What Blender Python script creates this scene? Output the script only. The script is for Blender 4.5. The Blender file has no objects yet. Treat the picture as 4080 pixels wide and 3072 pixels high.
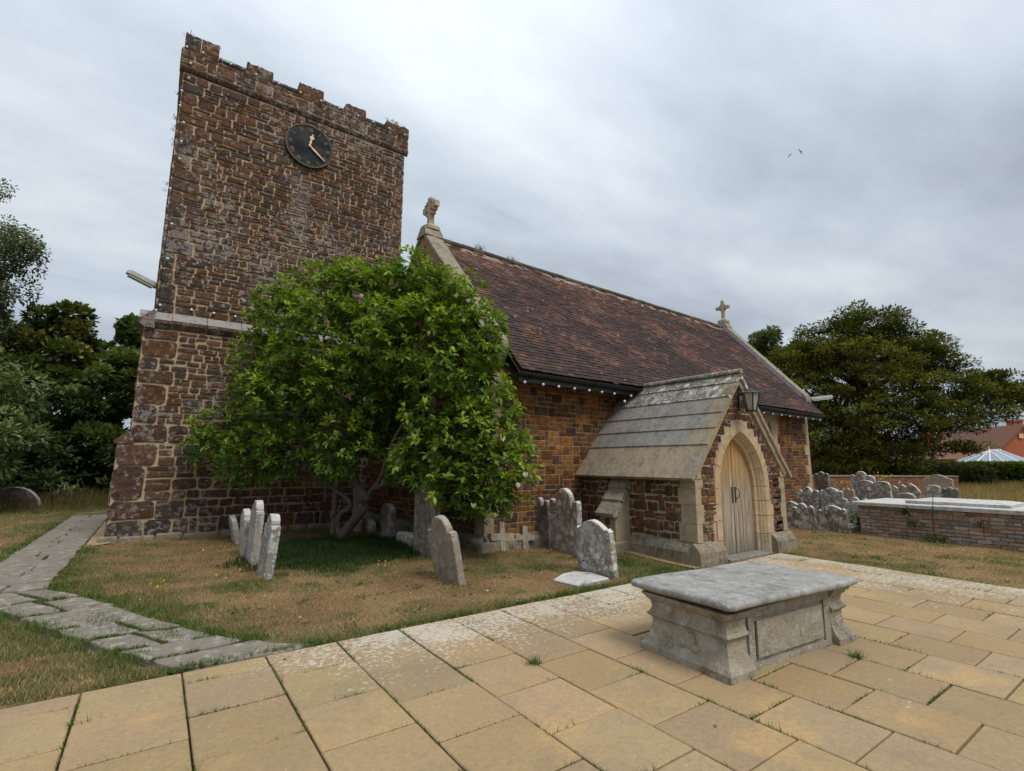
import bpy, math, random
import numpy as np
from mathutils import Vector, Matrix

rnd = random.Random(7)
NR = np.random.RandomState(11)
scene = bpy.context.scene
C = scene.collection

# ---------------------------------------------------------------- camera
YAW, PITCH, ROLL, CAM_H = 0.6163, 0.1545, -0.0042, 1.645
fw = Vector((math.sin(YAW) * math.cos(PITCH), math.cos(YAW) * math.cos(PITCH), math.sin(PITCH)))
rt = Vector((math.cos(YAW), -math.sin(YAW), 0))
dn = fw.cross(rt)
rt2 = rt * math.cos(ROLL) + dn * math.sin(ROLL)
dn2 = dn * math.cos(ROLL) - rt * math.sin(ROLL)
cam = bpy.data.cameras.new('camera')
cam.sensor_fit = 'HORIZONTAL'
cam.sensor_width = 36.0
cam.lens = 36.0 * 1976.6 / 4080.0
cam.clip_start, cam.clip_end = 0.05, 2000.0
cam_ob = bpy.data.objects.new('camera', cam)
C.objects.link(cam_ob)
cam_ob.matrix_world = Matrix(((rt2.x, -dn2.x, -fw.x, 0), (rt2.y, -dn2.y, -fw.y, 0), (rt2.z, -dn2.z, -fw.z, CAM_H), (0, 0, 0, 1)))
scene.camera = cam_ob
CAM = np.array([0, 0, CAM_H])

# ---------------------------------------------------------------- world, sun, exposure
SUN_EL, SUN_AZ = math.radians(54), math.radians(172)     # azimuth measured from +Y (north) clockwise
world = bpy.data.worlds.new('World')
scene.world = world
world.use_nodes = True
wn, wl = world.node_tree.nodes, world.node_tree.links
wn.clear()


def wnode(t, **kw):
    n = wn.new(t)
    for k_, v_ in kw.items():
        setattr(n, k_, v_)
    return n


w_out = wnode('ShaderNodeOutputWorld')
w_bg = wnode('ShaderNodeBackground')
w_bg.inputs['Strength'].default_value = 0.1
w_sky = wnode('ShaderNodeTexSky', sky_type='NISHITA', sun_disc=False)
w_sky.sun_elevation, w_sky.sun_rotation = SUN_EL, SUN_AZ
w_sky.air_density, w_sky.dust_density = 1.0, 1.5
w_tc = wnode('ShaderNodeTexCoord')
w_sep = wnode('ShaderNodeSeparateXYZ')
wl.new(w_tc.outputs['Generated'], w_sep.inputs[0])


def wmath(op, a, b=None, clamp=False):
    n = wnode('ShaderNodeMath', operation=op, use_clamp=clamp)
    for i, v in enumerate((a, b)):
        if v is None:
            continue
        if isinstance(v, (int, float)):
            n.inputs[i].default_value = v
        else:
            wl.new(v, n.inputs[i])
    return n.outputs[0]


w_den = wmath('ADD', wmath('MAXIMUM', w_sep.outputs['Z'], 0.0), 0.16)
w_comb = wnode('ShaderNodeCombineXYZ')
wl.new(wmath('DIVIDE', w_sep.outputs['X'], w_den), w_comb.inputs[0])
wl.new(wmath('DIVIDE', w_sep.outputs['Y'], w_den), w_comb.inputs[1])
w_map = wnode('ShaderNodeMapping')
w_map.inputs['Rotation'].default_value = (0, 0, math.radians(35))
w_map.inputs['Scale'].default_value = (0.55, 1.0, 1.0)
w_map.inputs['Location'].default_value = (3.1, 1.7, 0.0)
wl.new(w_comb.outputs[0], w_map.inputs['Vector'])
w_n1 = wnode('ShaderNodeTexNoise')
w_n1.inputs['Scale'].default_value = 0.75
w_n1.inputs['Detail'].default_value = 5.0
w_n1.inputs['Roughness'].default_value = 0.5
w_n1.inputs['Distortion'].default_value = 0.35
wl.new(w_map.outputs[0], w_n1.inputs['Vector'])
w_n2 = wnode('ShaderNodeTexNoise')
w_n2.inputs['Scale'].default_value = 2.6
w_n2.inputs['Detail'].default_value = 6.0
w_n2.inputs['Roughness'].default_value = 0.55
wl.new(w_map.outputs[0], w_n2.inputs['Vector'])
w_mix = wmath('ADD', wmath('MULTIPLY', w_n1.outputs['Fac'], 0.66), wmath('MULTIPLY', w_n2.outputs['Fac'], 0.34))
w_ramp = wnode('ShaderNodeValToRGB')
cr = w_ramp.color_ramp
cr.elements[0].position, cr.elements[0].color = 0.37, (0.262, 0.302, 0.350, 1)
cr.elements[1].position, cr.elements[1].color = 0.63, (0.53, 0.575, 0.62, 1)
e_ = cr.elements.new(0.49)
e_.color = (0.370, 0.420, 0.475, 1)
wl.new(w_mix, w_ramp.inputs[0])
w_scale = wnode('ShaderNodeMix', data_type='RGBA', blend_type='MULTIPLY')
w_scale.inputs['Factor'].default_value = 1.0
w_scale.inputs['B'].default_value = (10.0, 10.0, 10.0, 1)
wl.new(w_ramp.outputs[0], w_scale.inputs['A'])
# an overcast sky is brightest overhead
w_cie = wmath('MULTIPLY', wmath('ADD', wmath('MULTIPLY', wmath('MAXIMUM', w_sep.outputs['Z'], 0.0), 0.72), 0.70), 10.0)
w_cc = wnode('ShaderNodeCombineColor')
for i_ in range(3):
    wl.new(w_cie, w_cc.inputs[i_])
wl.new(w_cc.outputs[0], w_scale.inputs['B'])
# thin breaks in the cloud let the blue through
w_n3 = wnode('ShaderNodeTexNoise')
w_n3.inputs['Scale'].default_value = 0.9
w_n3.inputs['Detail'].default_value = 4.0
wl.new(w_map.outputs[0], w_n3.inputs['Vector'])
w_gap = wmath('MULTIPLY', wmath('SUBTRACT', w_n3.outputs['Fac'], 0.56), 3.0, clamp=True)
w_cmix = wnode('ShaderNodeMix', data_type='RGBA')
wl.new(wmath('MULTIPLY', w_gap, 0.35), w_cmix.inputs['Factor'])
wl.new(w_scale.outputs['Result'], w_cmix.inputs['A'])
wl.new(w_sky.outputs[0], w_cmix.inputs['B'])
wl.new(w_cmix.outputs['Result'], w_bg.inputs['Color'])
wl.new(w_bg.outputs[0], w_out.inputs[0])

sun = bpy.data.lights.new('sun', 'SUN')
sun.energy = 1.5
sun.angle = math.radians(24)
sun.color = (1.0, 0.95, 0.87)
sun_ob = bpy.data.objects.new('sun', sun)
C.objects.link(sun_ob)
sd = Vector((math.sin(SUN_AZ) * math.cos(SUN_EL), math.cos(SUN_AZ) * math.cos(SUN_EL), math.sin(SUN_EL)))
sun_ob.rotation_euler = sd.to_track_quat('Z', 'Y').to_euler()
sun_ob.location = (0, 0, 60)

scene.view_settings.view_transform = 'Standard'
scene.view_settings.look = 'None'
scene.view_settings.exposure = 0.62
scene.view_settings.gamma = 1.0
scene.view_settings.use_curve_mapping = False
scene.render.engine = 'CYCLES'
scene.cycles.max_bounces = 6
scene.cycles.transparent_max_bounces = 6


# ================================================================ helpers
def lerp(a, b, t):
    return a + (b - a) * t


def clamp(x, a=0.0, b=1.0):
    return max(a, min(b, x))


def sstep(a, b, x):
    t = np.clip((x - a) / (b - a), 0, 1)
    return t * t * (3 - 2 * t)


def vnoise(x, y, seed=0):
    x, y = np.asarray(x, float), np.asarray(y, float)
    xi, yi = np.floor(x).astype(np.int64), np.floor(y).astype(np.int64)
    xf, yf = x - xi, y - yi
    xf, yf = xf * xf * (3 - 2 * xf), yf * yf * (3 - 2 * yf)

    def h(a, b):
        n = (a * 374761393 + b * 668265263 + seed * 974711) & 0x7fffffff
        n = ((n ^ (n >> 13)) * 1274126177) & 0x7fffffff
        return ((n ^ (n >> 16)) & 0xffff) / 65535.0
    return (h(xi, yi) * (1 - xf) + h(xi + 1, yi) * xf) * (1 - yf) + (h(xi, yi + 1) * (1 - xf) + h(xi + 1, yi + 1) * xf) * yf


def fbm(x, y, seed=0):
    return (vnoise(x, y, seed) + .5 * vnoise(np.asarray(x) * 2.1, np.asarray(y) * 2.1, seed + 1) + .25 * vnoise(np.asarray(x) * 4.3, np.asarray(y) * 4.3, seed + 2)) / 1.75


def ground_h(x, y):
    """gentle rise of the lawn towards the aisle wall"""
    x, y = np.asarray(x, float), np.asarray(y, float)
    return .09 * sstep(5.3, 7.7, y) * sstep(2.6, 4.6, x) * (1 - sstep(9.8, 10.6, x)) * (1 - sstep(9.0, 11.0, y)) + .03 * (vnoise(x * .8, y * .8, 5) - .5) * sstep(5.2, 6.2, y)


def gh(x, y):
    return float(ground_h(x, y))


class MB:
    """collects polygons with a colour each; build() links them as one mesh object"""

    def __init__(self):
        self.v, self.f, self.c = [], [], []

    def vert(self, p):
        self.v.append(tuple(p))
        return len(self.v) - 1

    def face(self, idx, col=(1, 1, 1)):
        self.f.append(tuple(idx))
        self.c.append(col)

    def poly(self, pts, col=(1, 1, 1)):
        self.face([self.vert(p) for p in pts], col)

    def box(self, x0, x1, y0, y1, z0, z1, col=(1, 1, 1), M=None):
        P = [(x0, y0, z0), (x1, y0, z0), (x1, y1, z0), (x0, y1, z0), (x0, y0, z1), (x1, y0, z1), (x1, y1, z1), (x0, y1, z1)]
        if M is not None:
            P = [tuple(M @ Vector(p)) for p in P]
        i = [self.vert(p) for p in P]
        for q in ((3, 2, 1, 0), (4, 5, 6, 7), (0, 1, 5, 4), (1, 2, 6, 5), (2, 3, 7, 6), (3, 0, 4, 7)):
            self.face([i[a] for a in q], col)

    def cbox(self, x0, x1, y0, y1, z0, z1, b=.01, col=(1, 1, 1), M=None, top=True):
        """box with chamfered vertical and top edges"""
        def ring(o, z):
            return [(x0 + o + b, y0 + o, z), (x1 - o - b, y0 + o, z), (x1 - o, y0 + o + b, z), (x1 - o, y1 - o - b, z), (x1 - o - b, y1 - o, z), (x0 + o + b, y1 - o, z), (x0 + o, y1 - o - b, z), (x0 + o, y0 + o + b, z)]
        self.loft([ring(0, z0), ring(0, z1 - b), ring(b, z1)], col, M=M)

    def loft(self, rings, col=(1, 1, 1), closed=True, cap0=True, cap1=True, M=None):
        R = []
        for r in rings:
            if M is not None:
                r = [tuple(M @ Vector(p)) for p in r]
            R.append([self.vert(p) for p in r])
        n = len(R[0])
        for a, b in zip(R, R[1:]):
            for i in range(n if closed else n - 1):
                j = (i + 1) % n
                self.face((a[i], a[j], b[j], b[i]), col)
        if cap0:
            self.face(R[0][::-1], col)
        if cap1:
            self.face(R[-1], col)

    def tube(self, pts, rads, n=8, col=(1, 1, 1), cap=True):
        pts = [Vector(p) for p in pts]
        rings = []
        up = Vector((0.13, 0.31, 0.94))
        for i, p in enumerate(pts):
            d = (pts[min(i + 1, len(pts) - 1)] - pts[max(i - 1, 0)]).normalized()
            a = d.cross(up)
            if a.length < .05:
                a = d.cross(Vector((1, 0, 0)))
            a.normalize()
            b = d.cross(a)
            r = rads[i] if isinstance(rads, (list, tuple)) else rads
            rings.append([tuple(p + a * (r * math.cos(2 * math.pi * k / n)) + b * (r * math.sin(2 * math.pi * k / n))) for k in range(n)])
        self.loft(rings, col, cap0=cap, cap1=cap)

    def sphere(self, c, r, n=10, m=7, col=(1, 1, 1), sc=(1, 1, 1)):
        rings = []
        for j in range(1, m):
            t = math.pi * j / m
            rings.append([(c[0] + sc[0] * r * math.sin(t) * math.cos(2 * math.pi * k / n), c[1] + sc[1] * r * math.sin(t) * math.sin(2 * math.pi * k / n), c[2] - sc[2] * r * math.cos(t)) for k in range(n)])
        self.loft(rings, col)

    def build(self, name, mat, parent=None, smooth=False, kind=None, label=None):
        return link_mesh(name, self.v, self.f, self.c, mat, parent, smooth, kind, label)


def link_mesh(name, v, f, c, mat, parent=None, smooth=False, kind=None, label=None):
    me = bpy.data.meshes.new(name)
    me.from_pydata(v, [], f)
    if c is not None and len(c):
        a = me.color_attributes.new('tint', 'FLOAT_COLOR', 'CORNER')
        cols = np.array(c, np.float32)
        if cols.shape[1] == 3:
            cols = np.concatenate([cols, np.ones((len(cols), 1), np.float32)], 1)
        a.data.foreach_set('color', np.repeat(cols, [len(q) for q in f], axis=0).ravel())
    if smooth:
        me.polygons.foreach_set('use_smooth', [True] * len(me.polygons))
    me.update()
    return link_ob(name, me, mat, parent, kind, label)


def bulk_mesh(name, verts, faces, cols, mat, parent=None, kind=None, label=None, smooth=False):
    """verts (n,3), faces (m,k) all the same size, cols (m,3)"""
    me = bpy.data.meshes.new(name)
    n, (m, k) = len(verts), faces.shape
    me.vertices.add(n)
    me.vertices.foreach_set('co', verts.astype(np.float32).ravel())
    me.loops.add(m * k)
    me.loops.foreach_set('vertex_index', faces.astype(np.int32).ravel())
    me.polygons.add(m)
    me.polygons.foreach_set('loop_start', np.arange(0, m * k, k, dtype=np.int32))
    me.polygons.foreach_set('loop_total', np.full(m, k, np.int32))
    me.update(calc_edges=True)
    me.validate()
    a = me.color_attributes.new('tint', 'FLOAT_COLOR', 'CORNER')
    cc = np.concatenate([cols, np.ones((m, 1))], 1).astype(np.float32)
    a.data.foreach_set('color', np.repeat(cc, k, axis=0).ravel())
    if smooth:
        me.polygons.foreach_set('use_smooth', [True] * m)
    return link_ob(name, me, mat, parent, kind, label)


def link_ob(name, me, mat, parent=None, kind=None, label=None):
    if mat is not None and not me.materials:
        me.materials.append(mat)
    o = bpy.data.objects.new(name, me)
    C.objects.link(o)
    if parent is not None:
        o.parent = parent
        o.matrix_parent_inverse = pinv(parent)
    if kind:
        o['kind'] = kind
    if label:
        o['label'] = label
    return o


WORLD = {}


def pinv(o):
    return WORLD.get(o.name, Matrix.Identity(4)).inverted()


def thing(name, label, cat, loc=(0, 0, 0), group=None, M=None):
    o = bpy.data.objects.new(name, None)
    o.empty_display_size = .2
    C.objects.link(o)
    mw = M if M is not None else Matrix.Translation(Vector(loc))
    o.matrix_world = mw
    WORLD[o.name] = mw.copy()
    return tag(o, label, cat, group)


def tag(o, label, cat, group=None, kind=None):
    o['label'] = label
    if cat:
        o['category'] = cat
    if group:
        o['group'] = group
    if kind:
        o['kind'] = kind
    return o


# ================================================================ materials
MATS = {}


class NT:
    def __init__(self, name):
        self.m = bpy.data.materials.new(name)
        self.m.use_nodes = True
        self.n, self.l = self.m.node_tree.nodes, self.m.node_tree.links
        self.b = self.n['Principled BSDF']
        self.out = self.n['Material Output']
        self.pos = self.n.new('ShaderNodeNewGeometry')
        MATS[name] = self.m

    def node(self, t, **kw):
        n = self.n.new(t)
        for k_, v_ in kw.items():
            setattr(n, k_, v_)
        return n

    def inp(self, sock, v):
        if isinstance(v, (int, float)):
            sock.default_value = v
        elif isinstance(v, tuple):
            sock.default_value = v if len(v) == 4 or len(sock.default_value) == 3 else (*v, 1)
        else:
            self.l.new(v, sock)

    def math(self, op, a, b=None, clamp=False):
        n = self.node('ShaderNodeMath', operation=op, use_clamp=clamp)
        self.inp(n.inputs[0], a)
        if b is not None:
            self.inp(n.inputs[1], b)
        return n.outputs[0]

    def mix(self, fac, a, b, mode='MIX'):
        n = self.node('ShaderNodeMix', data_type='RGBA', blend_type=mode)
        self.inp(n.inputs['Factor'], fac)
        self.inp(n.inputs['A'], a)
        self.inp(n.inputs['B'], b)
        return n.outputs['Result']

    def noise(self, scale, detail=4, rough=.55, vec=None, dist=0, stretch=None, loc=None):
        v = vec or self.pos.outputs['Position']
        if stretch or loc:
            mp = self.node('ShaderNodeMapping')
            if stretch:
                mp.inputs['Scale'].default_value = stretch
            if loc:
                mp.inputs['Location'].default_value = loc
            self.l.new(v, mp.inputs['Vector'])
            v = mp.outputs[0]
        n = self.node('ShaderNodeTexNoise')
        n.inputs['Scale'].default_value = scale
        n.inputs['Detail'].default_value = detail
        n.inputs['Roughness'].default_value = rough
        n.inputs['Distortion'].default_value = dist
        self.l.new(v, n.inputs['Vector'])
        return n.outputs['Fac']

    def voro(self, scale, stretch=None, feature='F1', rand=1.0):
        n = self.node('ShaderNodeTexVoronoi', feature=feature)
        n.inputs['Scale'].default_value = scale
        n.inputs['Randomness'].default_value = rand
        v = self.pos.outputs['Position']
        if stretch:
            mp = self.node('ShaderNodeMapping')
            mp.inputs['Scale'].default_value = stretch
            self.l.new(v, mp.inputs['Vector'])
            v = mp.outputs[0]
        self.l.new(v, n.inputs['Vector'])
        return n

    def ramp(self, fac, a, b):
        """0 below a, 1 above b"""
        n = self.node('ShaderNodeMapRange')
        n.interpolation_type = 'SMOOTHSTEP'
        self.inp(n.inputs['Value'], fac)
        n.inputs['From Min'].default_value = a
        n.inputs['From Max'].default_value = b
        return n.outputs['Result']

    def tint(self):
        n = self.node('ShaderNodeVertexColor')
        n.layer_name = 'tint'
        return n.outputs['Color']

    def bump(self, h, strength=.4, dist=.02):
        n = self.node('ShaderNodeBump')
        n.inputs['Strength'].default_value = strength
        n.inputs['Distance'].default_value = dist
        self.l.new(h, n.inputs['Height'])
        self.l.new(n.outputs[0], self.b.inputs['Normal'])

    def done(self, color, rough=.85, spec=.25, metal=0):
        self.inp(self.b.inputs['Base Color'], color)
        self.inp(self.b.inputs['Roughness'], rough)
        self.b.inputs['Specular IOR Level'].default_value = spec
        self.b.inputs['Metallic'].default_value = metal
        return self.m


def spots(t, scale, size, seed=(0, 0, 0), thin=.5):
    """round lichen patches of mixed size with ragged edges: 1 inside"""
    mp = t.node('ShaderNodeMapping')
    mp.inputs['Location'].default_value = seed
    w = t.node('ShaderNodeTexNoise')
    w.inputs['Scale'].default_value = scale * 4
    t.l.new(t.pos.outputs['Position'], w.inputs['Vector'])
    va = t.node('ShaderNodeVectorMath', operation='MULTIPLY_ADD')
    t.l.new(w.outputs['Color'], va.inputs[0])
    va.inputs[1].default_value = (.35 / scale,) * 3
    t.l.new(t.pos.outputs['Position'], va.inputs[2])
    t.l.new(va.outputs[0], mp.inputs['Vector'])
    v = t.node('ShaderNodeTexVoronoi')
    v.inputs['Scale'].default_value = scale
    t.l.new(mp.outputs[0], v.inputs['Vector'])
    s = t.node('ShaderNodeSeparateColor')
    t.l.new(v.outputs['Color'], s.inputs[0])
    rad = t.math('MULTIPLY', t.ramp(s.outputs[0], thin, 1.0), size)
    return t.ramp(t.math('SUBTRACT', rad, v.outputs['Distance']), 0.0, .06)


def mat_rubble(name, lichen, lam=1.0, lich_col=(.30, .27, .245), streak=False):
    t = NT(name)
    base = t.tint()
    n1 = t.noise(9, 5, .65)
    n2 = t.noise(26, 4, .6, stretch=(.5, .5, 2.2))
    col = t.mix(1.0, base, t.mix(t.ramp(n1, .25, .75), (.50, .50, .50), (1.45, 1.38, 1.30)), 'MULTIPLY')
    col = t.mix(t.math('MULTIPLY', t.ramp(n2, .55, .75), .45 * lam), col, (.035, .025, .022))
    rust = t.ramp(t.noise(3.1, 3, .5, loc=(5, 3, 1)), .58, .78)
    col = t.mix(t.math('MULTIPLY', rust, .3), col, (.16, .078, .03))
    ln = t.noise(6.5, 6, .72, loc=(9, 1, 4), dist=.4)
    big = t.noise(.55, 2, .5, loc=(2, 7, 3))
    lm = t.ramp(t.math('ADD', ln, t.math('MULTIPLY', big, .5)), .90 - .11 * lichen, .97 - .11 * lichen)
    sp = spots(t, 9, .42, (1, 2, 3), .72 - .1 * lichen)
    if streak:
        sx = t.node('ShaderNodeSeparateXYZ')
        t.l.new(t.pos.outputs['Position'], sx.inputs[0])
        dx = t.math('ABSOLUTE', t.math('SUBTRACT', t.math('ADD', sx.outputs[0], t.math('MULTIPLY', t.noise(2.5, 3, .5), .4)), 2.72))
        st = t.math('MULTIPLY', t.ramp(t.math('SUBTRACT', .34, dx), 0, .25), t.math('MULTIPLY', t.ramp(sx.outputs[2], 6.0, 8.0), t.ramp(t.math('SUBTRACT', 9.4, sx.outputs[2]), 0, .4)))
        lm = t.math('MAXIMUM', lm, t.math('MULTIPLY', st, t.ramp(ln, .36, .56)))
    fac = t.math('MULTIPLY', t.math('MULTIPLY', t.math('MAXIMUM', lm, sp), t.math('ADD', t.math('MULTIPLY', t.ramp(t.noise(34, 5, .7, loc=(4, 4, 1)), .35, .6), .6), .4)), min(1, .2 + .6 * lichen))
    col = t.mix(fac, col, t.mix(n2, lich_col, tuple(min(1, q * 1.5) for q in lich_col)))
    hb = t.math('ADD', t.math('MULTIPLY', t.noise(38, 6, .7, stretch=(.45, .45, 1.8)), 1.0), t.math('MULTIPLY', n1, .8))
    t.bump(hb, 1.0, .05)
    return t.done(col, .92, .12)


def mat_plain(name, col, var=.25, scale=8, rough=.85, bump=.3, spec=.25, metal=0, dirt=0.0, dirt_col=(.05, .045, .04), stretch=None):
    t = NT(name)
    n1 = t.noise(scale, 5, .62, stretch=stretch)
    c = t.mix(n1, tuple(q * (1 - var) for q in col), tuple(min(1, q * (1 + var)) for q in col))
    if dirt:
        d = t.ramp(t.noise(scale * .35, 6, .68, loc=(3, 4, 5)), .5, .72)
        c = t.mix(t.math('MULTIPLY', d, dirt), c, dirt_col)
    if bump:
        t.bump(t.noise(scale * 4, 5, .65, stretch=stretch), bump, .015)
    return t.done(c, rough, spec, metal)


def mat_stone_weathered(name, col, lich_amt, lich_col=(.62, .61, .58), dark=(.05, .047, .043), dark_amt=.5, sp_scale=7, sp_size=.42, sp_thin=.55, topwhite=0.0, ochre=0.0, tinted=False, bump=(.9, .03)):
    """limestone with dark algae streaks, grey-white lichen patches, paler growth on upward faces"""
    t = NT(name)
    n1 = t.noise(7, 6, .65)
    nf = t.noise(60, 4, .6)
    c = t.mix(n1, tuple(q * .62 for q in col), tuple(min(1, q * 1.3) for q in col))
    if tinted:
        c = t.mix(1.0, c, t.tint(), 'MULTIPLY')
    dk = t.ramp(t.noise(4.5, 7, .72, loc=(4, 1, 8), stretch=(1, 1, .6)), .46, .66)
    c = t.mix(t.math('MULTIPLY', dk, dark_amt), c, dark)
    if ochre:
        oc = t.ramp(t.noise(5.5, 5, .65, loc=(11, 3, 2)), .58, .7)
        c = t.mix(t.math('MULTIPLY', oc, ochre), c, (.34, .19, .06))
    s1 = spots(t, sp_scale, sp_size, (2, 5, 1), sp_thin)
    s2 = spots(t, sp_scale * 2.6, sp_size, (7, 1, 3), sp_thin)
    ln = t.math('MULTIPLY', t.ramp(t.noise(5.5, 7, .78, loc=(1, 9, 2), dist=.6), .50, .56), t.math('ADD', t.math('MULTIPLY', t.ramp(t.noise(45, 4, .7, loc=(6, 2, 2)), .36, .56), .7), .3))
    m = t.math('MAXIMUM', t.math('MAXIMUM', s1, t.math('MULTIPLY', s2, .8)), t.math('MULTIPLY', ln, .9))
    m = t.math('MULTIPLY', m, lich_amt)
    if topwhite:
        nz = t.node('ShaderNodeSeparateXYZ')
        t.l.new(t.pos.outputs['Normal'], nz.inputs[0])
        up = t.math('MULTIPLY', t.ramp(nz.outputs[2], .15, .7), t.ramp(t.noise(9, 5, .7, loc=(3, 3, 9)), .3, .5))
        m = t.math('MAXIMUM', m, t.math('MULTIPLY', up, topwhite))
    lc = t.mix(nf, tuple(q * .7 for q in lich_col), lich_col)
    c = t.mix(m, c, lc)
    h = t.math('ADD', t.math('ADD', n1, t.math('MULTIPLY', nf, .5)), t.math('MULTIPLY', m, .25))
    t.bump(h, *bump)
    return t.done(c, .94, .12)


M_TOWER = mat_rubble('ironstone_tower', 1.1, streak=True)
M_AISLE = mat_rubble('ironstone_aisle', .12, .6)
M_PORCH = mat_rubble('ironstone_porch', .8, .8, (.36, .33, .28))
M_MORTAR = mat_plain('lime_mortar', (.42, .32, .21), .3, 14, .95, .5, dirt=.4, dirt_col=(.20, .15, .105))
M_MORTAR_A = mat_plain('aisle_mortar', (.33, .21, .11), .25, 14, .95, .4, dirt=.3, dirt_col=(.15, .09, .05))
M_MORTAR_P = mat_plain('porch_mortar', (.40, .33, .24), .3, 14, .95, .5, dirt=.5, dirt_col=(.2, .16, .11))
M_DRESS = mat_stone_weathered('dressed_limestone', (.40, .315, .205), .25, (.52, .48, .40), (.17, .14, .10), .45, 11, .4, .7)
M_ARCH = mat_stone_weathered('arch_limestone', (.52, .38, .235), .10, (.55, .48, .38), (.24, .18, .12), .3, 12, .4, .75)
M_PLINTH = mat_stone_weathered('plinth_limestone', (.27, .22, .155), .45, (.45, .42, .37), (.055, .045, .038), .75, 12, .42, .6)
M_ROOFSTONE = mat_stone_weathered('roof_stone', (.265, .242, .205), .6, (.40, .39, .37), (.10, .095, .085), .55, 16, .42, .55, tinted=True)
M_ROOFTOP = mat_stone_weathered('roof_stone_lichened', (.20, .18, .15), .85, (.68, .66, .60), (.08, .075, .06), .5, 6.5, .5, .5, tinted=True)
M_COPING = mat_stone_weathered('gable_coping_stone', (.28, .235, .17), .35, (.58, .56, .52), (.11, .09, .07), .5, 8, .4, .65)
M_STRING = mat_stone_weathered('string_course_stone', (.13, .085, .065), .5, (.50, .48, .46), (.05, .035, .03), .5, 8, .4, .6, topwhite=.6)
M_HEAD = mat_stone_weathered('headstone_limestone', (.30, .265, .215), .95, (.78, .76, .72), (.075, .064, .052), .55, 6.5, .46, .45, topwhite=.85, ochre=.5, tinted=True)
M_HEAD_PALE = mat_stone_weathered('headstone_pale', (.34, .30, .26), .85, (.70, .68, .65), (.10, .085, .07), .45, 8, .46, .4, topwhite=.9, ochre=.2, tinted=True)
M_HEAD_WARM = mat_stone_weathered('headstone_warm', (.33, .262, .20), .6, (.56, .52, .47), (.12, .095, .075), .45, 16, .44, .5, topwhite=.5, ochre=.45, tinted=True)
M_HEAD_DARK = mat_stone_weathered('headstone_dark', (.17, .148, .125), .55, (.56, .55, .52), (.045, .04, .035), .6, 10, .4, .55, topwhite=.9, ochre=.3, tinted=True)
M_HEAD_MID = mat_stone_weathered('headstone_brown', (.20, .16, .12), .6, (.46, .43, .38), (.05, .042, .035), .55, 9, .42, .55, ochre=.5, tinted=True)  # dark brown lichened stone, its own colour
M_TOMB = mat_stone_weathered('tomb_limestone', (.34, .295, .225), .5, (.56, .53, .47), (.085, .075, .06), .6, 11, .4, .65, ochre=.35)
M_LID = mat_stone_weathered('tomb_lid_stone', (.30, .288, .268), .5, (.56, .55, .53), (.13, .125, .115), .6, 12, .42, .6, bump=(.45, .012))
M_VSLAB = mat_stone_weathered('vault_slab_stone', (.50, .475, .44), .7, (.76, .75, .72), (.14, .13, .12), .5, 8, .45, .5, topwhite=.6)
M_CREST = mat_stone_weathered('carved_cross_stone', (.46, .38, .27), .12, (.55, .5, .42), (.16, .13, .1), .4, 12, .4, .7)
M_BLACK = mat_plain('black_iron', (.014, .014, .015), .3, 20, .45, .15, .5)
M_GUTTER = mat_plain('black_gutter', (.012, .012, .014), .2, 10, .4, 0, .4)
M_LEAD = mat_plain('lead_flashing', (.16, .17, .185), .4, 6, .55, .2, .4, dirt=.4)
M_CABLE = mat_plain('black_cable', (.02, .02, .02), .2, 30, .6, 0)
M_BULB = mat_plain('opal_bulb', (.72, .73, .75), .03, 10, .25, 0, .5)
M_GLASS_DARK = mat_plain('dark_window_glass', (.012, .013, .015), .3, 3, .3, .15, .25)
M_LANT_GLASS = mat_plain('frosted_lantern_glass', (.30, .28, .23), .15, 9, .35, .05, .5)
M_HOUSING = mat_plain('lamp_housing', (.36, .35, .32), .35, 9, .6, .2, dirt=.5, dirt_col=(.13, .12, .09))
M_DIFFUSER = mat_plain('lamp_diffuser', (.40, .42, .38), .2, 12, .3, .05)
M_GRAVEL = mat_plain('gravel', (.42, .30, .17), .55, 55, .95, 1.0)
M_SOIL = mat_plain('joint_soil', (.07, .052, .035), .4, 30, .95, .4)
M_CLOCK = None
M_WOODPOST = mat_plain('grey_wood', (.20, .175, .145), .3, 9, .85, .4, stretch=(4, 4, .5))
M_BARK = mat_plain('bark', (.135, .115, .09), .4, 12, .9, .8, stretch=(1, 1, .5))
M_BARK_MAG = mat_plain('magnolia_bark', (.12, .10, .078), .45, 14, .9, .8, stretch=(1, 1, .5))
M_BARK_DARK = mat_plain('dark_bark', (.05, .04, .032), .4, 9, .9, .7)
M_BARK_YEW = mat_plain('yew_bark', (.09, .058, .04), .4, 7, .9, .7, stretch=(1, 1, .3))
M_TWIG = mat_plain('bare_twig', (.19, .16, .13), .25, 9, .9, .3)


def mat_clock():
    t = NT('black_clock_face')
    n = t.noise(2.4, 3, .5)
    c = t.mix(n, (.006, .0065, .008), (.016, .017, .02))
    r = t.ramp(t.noise(3.2, 4, .55, loc=(1, 2, 3)), .2, .8)
    return t.done(c, t.math('ADD', t.math('MULTIPLY', r, .25), .10), .18)


M_CLOCK = mat_clock()
M_GOLD = mat_plain('gilded_hand', (.70, .47, .25), .12, 8, .5, .05, .4)
M_GOLD_WORN = mat_plain('worn_gilding', (.19, .135, .05), .5, 14, .6, .05, .4)


def mat_tile():
    t = NT('clay_roof_tile')
    n = t.noise(16, 5, .65)
    c = t.mix(1.0, t.tint(), t.mix(n, (.6, .6, .62), (1.4, 1.35, 1.3)), 'MULTIPLY')
    sp = spots(t, 9, .3, (3, 1, 2), .9)
    c = t.mix(t.math('MULTIPLY', sp, .6), c, (.45, .43, .40))
    t.bump(t.noise(40, 4, .6), .35, .008)
    return t.done(c, .85, .2)


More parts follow.
